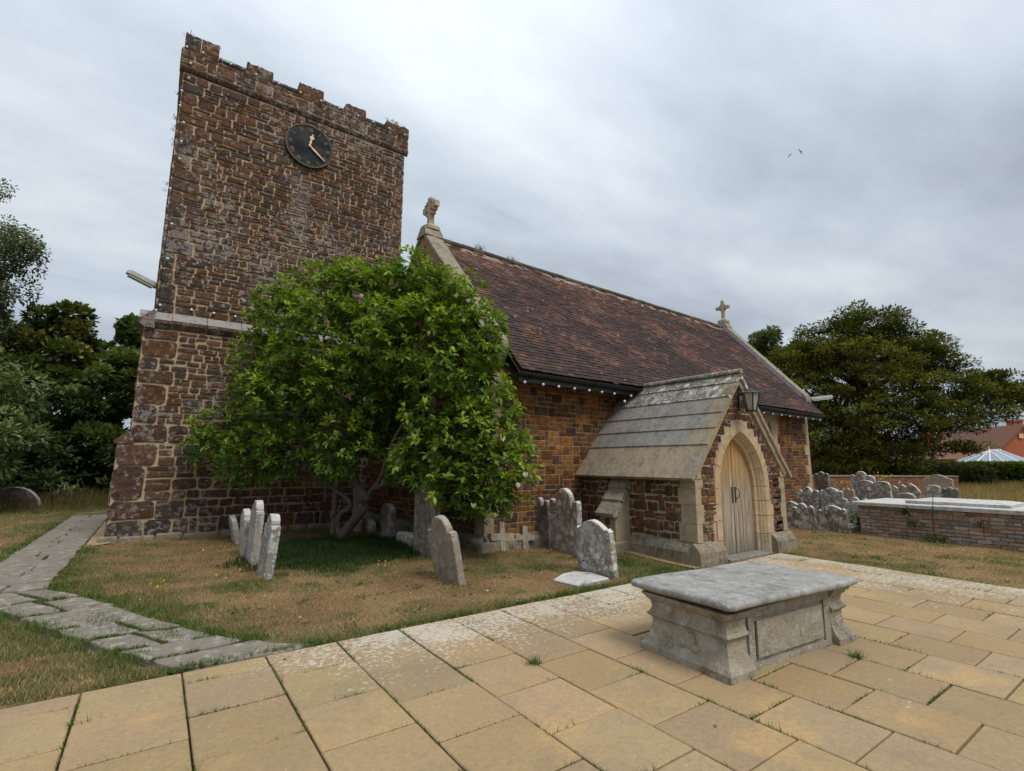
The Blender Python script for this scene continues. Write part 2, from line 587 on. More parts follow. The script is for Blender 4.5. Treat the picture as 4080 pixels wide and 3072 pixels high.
M_TILE = mat_tile()


def mat_paving():
    t = NT('sandstone_paving')
    n1 = t.noise(2.2, 5, .6)
    n2 = t.noise(24, 5, .65)
    c = t.mix(n1, (.318, .226, .126), (.405, .292, .165))
    c = t.mix(1.0, c, t.tint(), 'MULTIPLY')
    c = t.mix(t.math('MULTIPLY', t.ramp(t.noise(1.3, 6, .7, loc=(3, 8, 1)), .45, .72), .5), c, (.23, .185, .13))
    c = t.mix(t.math('MULTIPLY', t.ramp(t.noise(1.7, 3, .5, loc=(8, 2, 5)), .6, .75), .55), c, (.50, .32, .14))
    c = t.mix(t.math('MULTIPLY', t.ramp(t.noise(70, 3, .6), .5, .75), .5), c, (.16, .12, .08))
    c = t.mix(1.0, c, t.mix(n2, (.72, .72, .72), (1.25, 1.25, 1.25)), 'MULTIPLY')
    sx = t.node('ShaderNodeSeparateXYZ')
    t.l.new(t.pos.outputs['Position'], sx.inputs[0])
    # crustose lichen is densest along the lawn edges of the terrace
    ey = t.ramp(sx.outputs[1], 3.2, 4.95)
    ex = t.ramp(sx.outputs[0], 6.3, 9.7)
    edge = t.math('MAXIMUM', ey, t.math('MULTIPLY', ex, .85))
    nx = t.noise(1.5, 4, .6, loc=(4, 4, 4))
    dens = t.math('ADD', t.math('MULTIPLY', edge, .85), t.math('MULTIPLY', t.math('SUBTRACT', nx, .5), 1.5))
    xl = t.ramp(sx.outputs[0], .2, 1.8)
    dens = t.math('MULTIPLY', dens, t.math('ADD', t.math('MULTIPLY', xl, .8), .2))
    fl = t.noise(21, 6, .72, loc=(1, 5, 2), dist=.3)
    m = t.ramp(t.math('ADD', fl, t.math('MULTIPLY', dens, .27)), .66, .73)
    c = t.mix(t.math('MULTIPLY', m, .72), c, t.mix(n2, (.47, .43, .36), (.62, .58, .50)))
    t.bump(t.math('ADD', t.noise(55, 4, .65), t.math('MULTIPLY', n2, .7)), .3, .008)
    return t.done(c, .9, .2)


M_PAVE = mat_paving()


def mat_path():
    t = NT('worn_path_stone')
    n = t.noise(5, 6, .7)
    c = t.mix(n, (.135, .115, .093), (.295, .26, .21))
    l = t.ramp(t.noise(7, 7, .75, loc=(2, 2, 2)), .53, .60)
    c = t.mix(t.math('MULTIPLY', l, .6), c, (.42, .395, .345))
    t.bump(t.noise(30, 6, .7), .6, .015)
    return t.done(c, .92, .15)


M_PATH = mat_path()


def mat_ground():
    t = NT('dry_lawn')
    g = t.tint()
    n = t.noise(18, 6, .7)
    n3 = t.noise(110, 3, .6)
    c = t.mix(1.0, g, t.mix(n, (.55, .55, .55), (1.4, 1.4, 1.35)), 'MULTIPLY')
    c = t.mix(1.0, c, t.mix(t.ramp(n3, .3, .7), (.5, .5, .5), (1.5, 1.5, 1.5)), 'MULTIPLY')
    t.bump(t.math('ADD', n, n3), .9, .03)
    return t.done(c, .98, .05)


M_GROUND = mat_ground()


def mat_leaf(name, trans=.3, rough=.45, spec=.4, var=.35):
    t = NT(name)
    n = t.noise(1.6, 3, .5)
    c = t.mix(1.0, t.tint(), t.mix(n, (1 - var,) * 3, (1 + var,) * 3), 'MULTIPLY')
    t.done(c, rough, spec)
    tr = t.node('ShaderNodeBsdfTranslucent')
    t.l.new(t.mix(1.0, c, (1.3, 1.5, .5, 1), 'MULTIPLY'), tr.inputs['Color'])
    ms = t.node('ShaderNodeMixShader')
    ms.inputs[0].default_value = trans
    t.l.new(t.b.outputs[0], ms.inputs[1])
    t.l.new(tr.outputs[0], ms.inputs[2])
    t.l.new(ms.outputs[0], t.out.inputs['Surface'])
    return t.m


M_LEAF = mat_leaf('magnolia_leaf', .28, .5, .25)
M_FOLIAGE = mat_leaf('foliage', .2, .6, .2)
M_YEWLEAF = mat_leaf('yew_foliage', .2, .8, .08)
M_GRASS = mat_leaf('grass_blade', .3, .7, .15, .2)
M_PETAL = mat_plain('magnolia_petal', (.78, .66, .58), .15, 12, .6, 0)


def mat_door():
    t = NT('weathered_oak')
    g = t.noise(30, 5, .6, stretch=(1, 1, .06))
    g2 = t.noise(9, 4, .6, stretch=(1, 1, .1), loc=(4, 2, 1))
    sx = t.node('ShaderNodeSeparateXYZ')
    t.l.new(t.pos.outputs['Position'], sx.inputs[0])
    c = t.mix(t.ramp(g, .3, .7), (.20, .158, .11), (.40, .34, .26))
    fresh = t.math('MULTIPLY', t.ramp(t.math('ADD', sx.outputs[2], t.math('MULTIPLY', g2, 1.2)), 1.4, 2.6), .85)
    c = t.mix(fresh, c, (.43, .245, .085))
    c = t.mix(t.math('MULTIPLY', t.ramp(g2, .55, .75), .4), c, (.12, .09, .06))
    foot = t.math('SUBTRACT', 1.0, t.ramp(t.math('ADD', sx.outputs[2], t.math('MULTIPLY', g2, .3)), .15, .6))
    c = t.mix(t.math('MULTIPLY', foot, .6), c, (.13, .115, .10))
    c = t.mix(1.0, c, t.tint(), 'MULTIPLY')
    t.bump(g, .4, .006)
    return t.done(c, .8, .2)


M_DOOR = mat_door()


def mat_brick(name):
    t = NT(name)
    n = t.noise(14, 5, .65)
    c = t.mix(1.0, t.tint(), t.mix(n, (.6, .6, .6), (1.35, 1.35, 1.35)), 'MULTIPLY')
    l = t.ramp(t.noise(3.5, 6, .7, loc=(3, 2, 9)), .56, .68)
    c = t.mix(t.math('MULTIPLY', l, .75), c, (.47, .43, .38))
    t.bump(t.noise(40, 5, .65), .6, .012)
    return t.done(c, .92, .15)


M_BRICK = mat_brick('old_brick')
M_BRICKMORTAR = mat_plain('brick_mortar', (.20, .16, .12), .4, 20, .95, .5)
M_HOUSE = mat_plain('red_house_brick', (.36, .115, .055), .2, 6, .9, .3)
M_HOUSEROOF = mat_plain('brown_house_roof', (.17, .085, .06), .3, 5, .9, .4)
M_UPVC = mat_plain('white_upvc', (.80, .80, .80), .03, 3, .35, 0, .5)
M_CONSGLASS = mat_plain('conservatory_glass', (.25, .30, .36), .3, 1, .08, 0, .5)
M_BIRD = mat_plain('bird_plumage', (.05, .05, .055), .3, 9, .8, 0)

# ================================================================ ground
GREEN, OLIVE, DRY, BROWN = np.array((.090, .112, .032)), np.array((.190, .165, .072)), np.array((.365, .250, .128)), np.array((.30, .182, .098))
PAVE_Y, PAVE_X = 4.95, 9.66


def path_axis_dist(x, y):
    """signed closeness to the old flagged path: distance to its centre line"""
    x, y = np.asarray(x, float), np.asarray(y, float)
    segs = [((.75, 4.9), (-1.32, 8.75)), ((-1.43, 8.8), (-1.46, 20.0))]
    best = np.full(x.shape, 99.0)
    for (ax, ay), (bx, by) in segs:
        dx, dy = bx - ax, by - ay
        tt = np.clip(((x - ax) * dx + (y - ay) * dy) / (dx * dx + dy * dy), 0, 1)
        best = np.minimum(best, np.hypot(x - ax - tt * dx, y - ay - tt * dy))
    return best


def lawn_green(x, y):
    """0 = parched, 1 = green"""
    x, y = np.asarray(x, float), np.asarray(y, float)
    g = .24 + .9 * (fbm(x * .9, y * .9, 21) - .5) + 1.2 * (fbm(x * 3.3, y * 3.3, 31) - .5)
    edge = np.exp(-((np.maximum(y - PAVE_Y, 0)) / .22) ** 2) * (x < 9.7)
    g = g + .22 * edge + .38 * np.exp(-(np.maximum(path_axis_dist(x, y) - .5, 0) / .3) ** 2)
    d = np.hypot((x - 3.2) / 1.9, (y - 9.7) / 1.7)
    g = g + 1.0 * (1 - sstep(.5, 1.3, d + .5 * (fbm(x * 1.8, y * 1.8, 44) - .5)))
    g = g + .6 * np.exp(-((x - 6.6) ** 2 + (y - 5.6) ** 2) / .8)
    g = g - .22 * sstep(9.5, 11, x) + .3 * sstep(12.5, 25, y) * (x < 0)
    g = g - .35 * np.exp(-(((x - 2.6) / 1.6) ** 2 + ((y - 6.3) / .9) ** 2))
    return np.clip(g, 0, 1)


def lawn_col(x, y):
    g = lawn_green(x, y)[..., None]
    r = fbm(np.asarray(x) * 1.7, np.asarray(y) * 1.7, 77)[..., None]
    dry = BROWN + (DRY - BROWN) * np.clip((r - .3) * 2.2, 0, 1)
    mid = dry + (OLIVE - dry) * np.clip(g * 2, 0, 1)
    return np.where(g < .5, mid, OLIVE + (GREEN - OLIVE) * np.clip(g * 2 - 1, 0, 1))


def pave_mask(x, y):
    return (y < PAVE_Y - .08) & (x < PAVE_X - .08)


def make_ground():
    xs = np.unique(np.concatenate([np.linspace(-300, -20, 15), np.linspace(-20, -6, 29), np.arange(-6, 22.01, .16), np.linspace(22, 60, 77), np.linspace(60, 320, 14)]).round(4))
    ys = np.unique(np.concatenate([np.linspace(-60, -2, 12), np.arange(-2, 14.01, .16), np.linspace(14, 45, 63), np.linspace(45, 400, 16)]).round(4))
    X, Y = np.meshgrid(xs, ys)
    Z = ground_h(X, Y) + .012 * (vnoise(X * 3.1, Y * 3.1, 3) - .5)
    pm = pave_mask(X, Y)
    Z = np.where(pm, -.07, Z)
    Z = np.where((Y < PAVE_Y + .17) & (X < PAVE_X + .17), np.minimum(Z, -.012), Z)
    Z = np.where(path_axis_dist(X, Y) < .42, Z - .03, Z)
    # far ground falls a little to the east and rises under the trees to the north-west
    V = np.stack([X, Y, Z], -1).reshape(-1, 3)
    ny, nx = X.shape
    i = np.arange(ny * nx).reshape(ny, nx)
    F = np.stack([i[:-1, :-1], i[:-1, 1:], i[1:, 1:], i[1:, :-1]], -1).reshape(-1, 4)
    cen = V[F].mean(1)
    col = lawn_col(cen[:, 0], cen[:, 1]) * .92
    o = bulk_mesh('ground', V, F, col, M_GROUND, smooth=True)
    tag(o, 'parched brown and green lawn of the churchyard', None, kind='structure')


make_ground()

# ---- paving: 600 mm slabs in staggered strips
JX = [-5.68, -5.08, -4.48, -3.88, -3.28, -2.68, -2.08, -1.48, -.88, -.285, .32, .922, 1.52, 2.128, 2.727, 3.333, 3.912, 4.50, 5.08, 5.68, 6.225, 6.78, 7.345, 7.885, 8.45, 9.03, 9.65]
pave = MB()
pave.poly([(-5.7, -2.5, -.055), (PAVE_X, -2.5, -.055), (PAVE_X, PAVE_Y, -.055), (-5.7, PAVE_Y, -.055)])
pave = tag(pave.build('pavement', M_SOIL), 'buff sandstone paved terrace in staggered strips', None, kind='structure')
JOINTS = []
tomb_c = (4.66, 2.72)
for ci in range(len(JX) - 1):
    x0, x1 = JX[ci], JX[ci + 1]
    off = 0.0 if ci % 2 == 0 else .3
    y = PAVE_Y
    cuts = [PAVE_Y]
    y = (4.69 if ci % 2 == 0 else 4.385)
    # strips right of the porch run on to the doorstep
    while y > -2.4:
        cuts.append(y + rnd.uniform(-.006, .006))
        y -= .6
    for yb, ya in zip(cuts, cuts[1:]):
        if yb < -1.2 and (x0 < 1.5 or x1 > 6):
            continue
        # leave out what the camera's step-aside could never show
        if x1 < -3.6 and yb < 1.5:
            continue
        g = .0065
        b = MB()
        tone = rnd.uniform(.86, 1.08)
        col = (tone * rnd.uniform(.98, 1.04), tone, tone * rnd.uniform(.90, 1.05))
        tz = rnd.uniform(-.006, .003)
        jj = lambda: rnd.uniform(-.002, .002)
        hx, hy = (x1 - x0) / 2 - g, (yb - ya) / 2 - g
        cx, cy = (x0 + x1) / 2, (yb + ya) / 2
        e = .006
        rings = []
        base = [(-hx + jj(), -hy + jj()), (hx + jj(), -hy + jj()), (hx + jj(), hy + jj()), (-hx + jj(), hy + jj())]
        for o_, z in ((0, -.05), (0, -.006), (e, 0)):
            rings.append([(cx + p[0] - math.copysign(o_, p[0]), cy + p[1] - math.copysign(o_, p[1]), z + tz) for p in base])
        b.loft(rings, col, cap0=False)
        b.build('paving_slab', M_PAVE, pave)
        JOINTS.append(((x0, ya), (x1, ya)))
    JOINTS.append(((x0, -1), (x0, PAVE_Y)))

# ---- the old flagged path
path = MB()
path.poly([(.30, 4.96, -.02), (1.36, 4.96, -.02), (.60, 5.75, -.02), (-.98, 8.75, -.02), (-.98, 19.9, -.02), (-1.94, 19.9, -.02), (-1.94, 8.7, -.02)])
path = tag(path.build('path', M_SOIL), 'old grey flagstone path curving round the tower', None, kind='structure')


def flag(pts, z=.012):
    b = MB()
    n = len(pts)
    cx, cy = sum(p[0] for p in pts) / n, sum(p[1] for p in pts) / n
    # subdivide the edge a little so it is not ruled
    ring = []
    for i in range(n):
        p, q = pts[i], pts[(i + 1) % n]
        for k_ in (0, .33, .67):
            ring.append((lerp(p[0], q[0], k_) + rnd.uniform(-.022, .022), lerp(p[1], q[1], k_) + rnd.uniform(-.022, .022)))
    tx, ty = rnd.uniform(-.012, .012), rnd.uniform(-.012, .012)
    rings = []
    for s, zz in ((1, z - .04), (1, z - .01), (.965, z)):
        rings.append([(cx + (p[0] - cx) * s, cy + (p[1] - cy) * s, zz + tx * (p[0] - cx) + ty * (p[1] - cy) + gh(cx, cy)) for p in ring])
    b.loft(rings, (1, 1, 1), cap0=False)
    b.build('flagstone', M_PATH, path)


def strip_point(u, d):
    """u along the slanted part (0 at terrace), d across (-.5..5)"""
    L = [(.10, 5.35), (-.25, 5.96), (-.75, 6.95), (-1.25, 7.95), (-1.90, 8.95)]
    Rr = [(.86, 5.42), (.56, 5.85), (.09, 6.85), (-.52, 8.18), (-1.02, 9.0)]
    u = clamp(u) * 4
    i = min(3, int(u))
    t = u - i
    a = (lerp(L[i][0], L[i + 1][0], t), lerp(L[i][1], L[i + 1][1], t))
    b_ = (lerp(Rr[i][0], Rr[i + 1][0], t), lerp(Rr[i][1], Rr[i + 1][1], t))
    return (lerp(a[0], b_[0], d), lerp(a[1], b_[1], d))


flag([(.35, 4.975), (1.34, 4.975), (.90, 5.38), (.12, 5.33)])
PATH_GAPS = []
us = [0, .17, .33, .47, .64, .80, .985]
for i, (a, b_) in enumerate(zip(us, us[1:])):
    s = [.0, 1.0] if i % 3 == 0 else ([0, .48, 1.0] if i % 3 == 1 else [0, .62, 1.0])
    for d0, d1 in zip(s, s[1:]):
        q, e = .009, .03
        PATH_GAPS.append((a, d0))
        j1, j2 = rnd.uniform(-.02, .02), rnd.uniform(-.02, .02)
        flag([strip_point(a + q + j1, d0 + e), strip_point(a + q + j2, d1 - e), strip_point(b_ - q + j2, d1 - e), strip_point(b_ - q + j1, d0 + e)])
y = 9.02
i = 0
while y < 19.8:
    h = rnd.uniform(.42, .62)
    s = [-1.92, -1.0] if i % 3 == 1 else [-1.92, -1.46 + rnd.uniform(-.12, .12), -1.0]
    for x0, x1 in zip(s, s[1:]):
        flag([(x0 + .012, y + .015), (x1 - .012, y + .015), (x1 - .012, y + h - .015), (x0 + .012, y + h - .015)])
    y += h
    i += 1

gr = MB()
gr.poly([(-.97, 12.62, .028), (-.60, 13.0, .028), (-.60, 18.9, .028), (-.97, 18.9, .028)])
tag(gr.build('gravel_strip', M_GRAVEL), 'strip of tan gravel between path and tower foot', None, kind='structure')
gr = MB()
for k_ in range(10):
    ya, yc = lerp(4.98, 7.6, k_ / 10), lerp(4.98, 7.6, (k_ + 1) / 10)
    gr.poly([(x_, y_, gh(x_, y_) + .012) for x_, y_ in ((7.08, ya), (7.3, ya), (7.3, yc), (7.08, yc))])
tag(gr.build('gravel_strip', M_GRAVEL), 'narrow strip of gravel along the porch plinth', None, kind='structure')


# ================================================================ masonry
class Wall:
    """plane with origin O, along U, up Z, outward N"""

    def __init__(self, O, U, N):
        self.O, self.U, self.N = Vector(O), Vector(U).normalized(), Vector(N).normalized()

    def p(self, u, z, d=0):
        return tuple(self.O + self.U * u + Vector((0, 0, z)) + self.N * d)


def add_stone(mb, W, x0, x1, z0, z1, gap, proud, col, jit=.012, cut=.16, bulge=.008):
    x0, x1, z0, z1 = x0 + gap / 2, x1 - gap / 2, z0 + gap / 2, z1 - gap / 2
    w, h = x1 - x0, z1 - z0
    if w < .02 or h < .02:
        return False
    c = min(w, h) * cut
    j = lambda: rnd.uniform(-jit, jit)
    pts = [(x0 + c, z0), ((x0 + x1) / 2, z0), (x1 - c, z0), (x1, z0 + c), (x1, z1 - c), (x1 - c, z1), ((x0 + x1) / 2, z1), (x0 + c, z1), (x0, z1 - c), (x0, z0 + c)]
    pts = [(a + j(), b + j()) for a, b in pts]
    cx, cz = (x0 + x1) / 2, (z0 + z1) / 2
    e = min(.014, .14 * min(w, h))
    pr = proud + rnd.uniform(-.3, .3) * proud
    flip = (W.U.cross(Vector((0, 0, 1)))).dot(W.N) < 0
    R = []
    for s, d in ((0, -.012), (0, pr - .5 * e), (1, pr)):
        R.append([mb.vert(W.p(a - s * e * math.copysign(1, a - cx) * (abs(a - cx) > .3 * w), b - s * e * math.copysign(1, b - cz) * (abs(b - cz) > .3 * h), d)) for a, b in pts])
    n = len(pts)
    for a, b in zip(R, R[1:]):
        for i in range(n):
            k_ = (i + 1) % n
            q = (a[i], a[k_], b[k_], b[i])
            mb.face(q[::-1] if flip else q, col)
    cv = mb.vert(W.p(cx + j() * 3, cz + j() * 2, pr + rnd.uniform(-.2, 1) * bulge))
    for i in range(n):
        k_ = (i + 1) % n
        q = (R[-1][i], R[-1][k_], cv)
        mb.face(q[::-1] if flip else q, col)
    return True


def courses(x0, x1, z0, z1, hs, ws, split=.2, iv=None, start=0.0):
    """random coursed rubble: returns rectangles"""
    out = []
    z = z0
    while z < z1 - .03:
        h = min(rnd.uniform(*hs), z1 - z)
        if z1 - z - h < hs[0] * .6:
            h = z1 - z
        ivs = iv(z, z + h) if iv else [(x0, x1)]
        for a, b in ivs:
            if b - a < .05:
                continue
            x = a
            while x < b - .02:
                w = rnd.uniform(*ws) * (1.0 if rnd.random() > .18 else .55)
                if b - x - w < ws[0] * .55:
                    w = b - x
                dz0, dz1 = rnd.uniform(-.012, .012), rnd.uniform(-.012, .012)
                if rnd.random() < split and h > hs[0] * 1.15 and w > ws[0] * 1.2:
                    m = z + h * rnd.uniform(.4, .6)
                    if rnd.random() < .5:
                        mx = x + w * rnd.uniform(.4, .6)
                        out += [(x, x + w, z + dz0, m), (x, mx, m, z + h + dz1), (mx, x + w, m, z + h + dz1)]
                    else:
                        out += [(x, x + w, z + dz0, m), (x, x + w, m, z + h + dz1)]
                else:
                    out.append((x, x + w, z + dz0, z + h + dz1))
                x += w
        z += h
    return out


def snecked(x0, x1, z0, z1, cell, sizes, inside):
    """squared stones of mixed size packed on a grid"""
    nx, nz = int(round((x1 - x0) / cell)), int(round((z1 - z0) / cell))
    cw, ch = (x1 - x0) / nx, (z1 - z0) / nz
    occ = np.zeros((nz, nx), bool)
    out = []
    for r in range(nz):
        for c in range(nx):
            if occ[r, c]:
                continue
            opts = [s for s in sizes for _ in range(s[2])]
            rnd.shuffle(opts)
            opts.append((1, 1, 1))
            for w, h, _ in opts:
                if c + w <= nx and r + h <= nz and not occ[r:r + h, c:c + w].any():
                    occ[r:r + h, c:c + w] = True
                    q = (x0 + c * cw, x0 + (c + w) * cw, z0 + r * ch, z0 + (r + h) * ch)
                    if inside(*q):
                        out.append(q)
                    break
    return out


def lay(parent, W, rects, mat, palette, gap, proud, budget, name='stone', jit=.012, cut=.16, bulge=.008, restname='rubble_stones'):
    """largest-in-view stones become parts of their own, the rest one part"""
    def score(q):
        c = np.array(W.p((q[0] + q[1]) / 2, (q[2] + q[3]) / 2))
        d = np.linalg.norm(c - CAM)
        return (q[1] - q[0]) * (q[3] - q[2]) / (d * d)
    rects = sorted(rects, key=score, reverse=True)
    rest = MB()
    for i, q in enumerate(rects):
        col = rnd.choice(palette)
        f = rnd.uniform(.75, 1.25)
        col = tuple(clamp(x * f) for x in col)
        if i < budget:
            mb = MB()
            if add_stone(mb, W, *q, gap, proud, col, jit, cut, bulge):
                mb.build(name, mat, parent)
        else:
            add_stone(rest, W, *q, gap, proud, col, jit, cut, bulge)
    if rest.f:
        rest.build(restname, mat, parent, kind='stuff')


PAL_T = [(.140, .079, .053), (.160, .085, .049), (.114, .076, .060), (.174, .094, .052), (.103, .078, .068), (.130, .077, .056), (.143, .083, .061), (.097, .073, .063), (.121, .075, .057), (.154, .091, .062)]
PAL_A = [(.20, .095, .040), (.155, .075, .038), (.110, .065, .050), (.25, .128, .05), (.13, .07, .047), (.095, .064, .055), (.185, .082, .036), (.23, .10, .042), (.14, .092, .065), (.118, .066, .046), (.165, .085, .043), (.31, .14, .042), (.27, .155, .06)]
PAL_P = [(.16, .082, .045), (.20, .098, .046), (.125, .07, .05), (.18, .092, .052), (.24, .125, .055), (.105, .065, .05)]

# ================================================================ church tower
TX0, TX1 = -.34, 5.42
TY_LO, TY_UP = 13.36, 13.50
tower = thing('church_tower', 'square brown ironstone church tower with worn battlements and black clock', 'tower', (2.4, 13.4, 0))
core = MB()
core.box(-.70, 5.30, TY_LO, 19.3, -.3, 2.05)
core.box(-.495, 5.30, TY_LO + .001, 19.2, 2.05, 4.78)
core.box(TX0 + .01, TX1 - .01, TY_UP, 19.0, 4.6, 11.6)
core.build('mortar_core', M_MORTAR, tower)
# lowest stage, big blocks
Ws = Wall((0, TY_LO, 0), (1, 0, 0), (0, -1, 0))
rects = []
qz = [.06, .42, .82, 1.55, 2.02]
qw = [.62, .78, .55, .72]
for a, b, w in zip(qz, qz[1:], qw):
    rects.append((-.71, -.71 + w, a, b))
for a, b, w in zip(qz, qz[1:], qw):
    hs, ws = ((.19, .30), (.26, .58)) if a < 1 else ((.15, .24), (.20, .46))
    rects += courses(0, 0, a, b, hs, ws, .25, lambda z0, z1, w=w: [(-.71 + w, 5.28)])
# second stage with quoins
qz2 = [2.05]
while qz2[-1] < 4.5:
    qz2.append(min(4.56, qz2[-1] + rnd.uniform(.27, .46)))
qw2 = [rnd.choice((.34, .42, .56, .66)) for _ in qz2[:-1]]
for a, b, w in zip(qz2, qz2[1:], qw2):
    rects.append((-.50, -.50 + w, a, b))
for a, b, w in zip(qz2, qz2[1:], qw2):
    rects += courses(0, 0, a, b, (.12, .21), (.17, .42), .25, lambda z0, z1, w=w: [(-.50 + w, 5.28)])
lay(tower, Ws, rects, M_TOWER, PAL_T, .036, .030, 130, jit=.016, restname='rubble_stones')
# top stage
Wu = Wall((0, TY_UP, 0), (1, 0, 0), (0, -1, 0))
rects = []
qz3 = [4.98]
while qz3[-1] < 11.0:
    qz3.append(min(11.05, qz3[-1] + rnd.uniform(.22, .42)))
qL = [rnd.choice((.28, .36, .48, .60)) for _ in qz3[:-1]]
qR = [rnd.choice((.26, .34, .48)) for _ in qz3[:-1]]
for a, b, l_, r_ in zip(qz3, qz3[1:], qL, qR):
    rects.append((TX0, TX0 + l_, a, b))
    rects.append((TX1 - r_, TX1, a, b))


for a, b, l_, r_ in zip(qz3, qz3[1:], qL, qR):
    hs, ws = ((.12, .22), (.17, .48)) if a < 9 else ((.14, .27), (.20, .58))
    rects += courses(0, 0, a, b, hs, ws, .25, lambda z0, z1, l_=l_, r_=r_: [(TX0 + l_, TX1 - r_)])
lay(tower, Wu, rects, M_TOWER, PAL_T, .030, .030, 145, jit=.016)
# west and east returns
for W_, a, b, za, zb in ((Wall((-.70, 19.3, 0), (0, -1, 0), (-1, 0, 0)), 0, 5.95, .06, 2.0), (Wall((-.495, 19.2, 0), (0, -1, 0), (-1, 0, 0)), 0, 5.84, 2.05, 4.56), (Wall((TX0, 19.0, 0), (0, -1, 0), (-1, 0, 0)), 0, 5.5, 4.98, 11.05), (Wall((TX1, 13.5, 0), (0, 1, 0), (1, 0, 0)), 0, 5.5, 4.98, 11.05)):
    lay(tower, W_, courses(a, b, za, zb, (.16, .3), (.25, .6), .2, lambda z0, z1, a=a, b=b: [(a, b)]), M_TOWER, PAL_T, .024, .02, 0)
# foot: low pale projecting footing stones
x = -.82
for w in (.34, .62, .5, .7, .45, .8, .6, .9, .7, .75):
    b = MB()
    b.cbox(x, x + w - .02, TY_LO - .16 + rnd.uniform(-.03, .03), TY_LO + .1, -.1, .10 + rnd.uniform(-.04, .03), .03)
    b.build('footing_stone', M_PLINTH, tower)
    x += w
# buttress weathering at 2 m
b = MB()
b.loft([[(-.76, TY_LO - .05, 2.02), (-.42, TY_LO - .05, 2.02), (-.42, 14.6, 2.02), (-.76, 14.6, 2.02)], [(-.76, TY_LO - .05, 2.08), (-.42, TY_LO - .05, 2.08), (-.42, 14.6, 2.08), (-.76, 14.6, 2.08)], [(-.50, TY_LO - .012, 2.30), (-.42, TY_LO - .012, 2.30), (-.42, 14.6, 2.30), (-.50, 14.6, 2.30)]], (.125, .078, .058))
b.build('buttress_weathering', M_TOWER, tower)
# string course under the top stage
x = -.60
while x < 5.4:
    w = min(rnd.uniform(.55, .95), 5.46 - x)
    b = MB()
    prof = [(TY_LO + .02, 4.56), (TY_LO - .03, 4.60), (TY_LO - .12, 4.70), (TY_LO - .13, 4.77), (TY_UP - .015, 5.0), (TY_UP + .05, 5.0)]
    xa, xb = x + .006, x + w - .006
    dz = rnd.uniform(-.012, .012)
    b.loft([[(xa, p[0], p[1] + dz) for p in prof], [(xb, p[0], p[1] + dz) for p in prof]])
    b.build('string_course_stone', M_STRING, tower)
    x += w
b = MB()
b.loft([[(p, 13.24, z) for p, z in ((-.48, 4.56), (-.60, 4.66), (-.60, 4.74), (-.33, 4.99), (-.3, 4.56))], [(p, 19.3, z) for p, z in ((-.48, 4.56), (-.60, 4.66), (-.60, 4.74), (-.33, 4.99), (-.3, 4.56))]])
b.build('string_course_return', M_STRING, tower)
# parapet: moulded string, then stones, merlons with worn copings
b = MB()
prof = [(TY_UP + .02, 11.06), (TY_UP - .045, 11.10), (TY_UP - .085, 11.16), (TY_UP - .085, 11.20), (TY_UP - .05, 11.26), (TY_UP + .02, 11.26)]
for xa, xb in ((-.42, 1.0), (1.0, 2.3), (2.3, 3.6), (3.6, 4.7), (4.7, 5.52)):
    b = MB()
    b.loft([[(xa + .005, p[0], p[1]) for p in prof], [(xb - .005, p[0], p[1]) for p in prof]], (.125, .082, .062))
    b.build('parapet_string', M_TOWER, tower, label=None)
b = MB()
b.box(-.40, 5.50, TY_UP - .045, TY_UP + .45, 11.20, 11.70)
b.box(-.40, .05, TY_UP + .45, 19.0, 11.20, 11.70)
b.box(5.05, 5.50, TY_UP + .45, 19.0, 11.20, 11.70)
b.box(-.40, 5.50, 18.6, 19.04, 11.20, 11.70)
b.build('parapet_core', M_MORTAR, tower)
Wp = Wall((0, TY_UP - .045, 0), (1, 0, 0), (0, -1, 0))
lay(tower, Wp, courses(-.41, 5.51, 11.26, 11.72, (.17, .30), (.28, .7), .2, lambda a, b: [(-.41, 5.51)]), M_TOWER, PAL_T, .022, .02, 24)
for W_ in (Wall((-.40, 19.0, 0), (0, -1, 0), (-1, 0, 0)), Wall((5.5, 13.46, 0), (0, 1, 0), (1, 0, 0))):
    lay(tower, W_, courses(0, 5.5, 11.26, 11.72, (.17, .30), (.28, .7), .2, lambda a, b: [(0, 5.5)]), M_TOWER, PAL_T, .022, .02, 0)
MER = [(-.37, .36, 12.10), (.97, 1.62, 11.98), (2.26, 2.93, 12.03), (3.54, 4.15, 11.97), (4.77, 5.52, 11.96)]


def worn_block(mb, x0, x1, y0, y1, z0, z1, col, top_j=.035):
    n = 6
    front, back = [], []
    pts = [(x0, z0), (x1, z0), (x1 + rnd.uniform(-.004, .004), z1 - .05 + rnd.uniform(-.03, .02))]
    for i in range(n + 1):
        pts.append((lerp(x1 - .012, x0 + .012, i / n), z1 + rnd.uniform(-top_j, top_j)))
    pts.append((x0 + rnd.uniform(-.004, .004), z1 - .05 + rnd.uniform(-.03, .02)))
    mb.loft([[(p[0], y0 + rnd.uniform(-.012, .012), p[1]) for p in pts], [(p[0], y1, p[1] + rnd.uniform(-.02, .02)) for p in pts]], col)


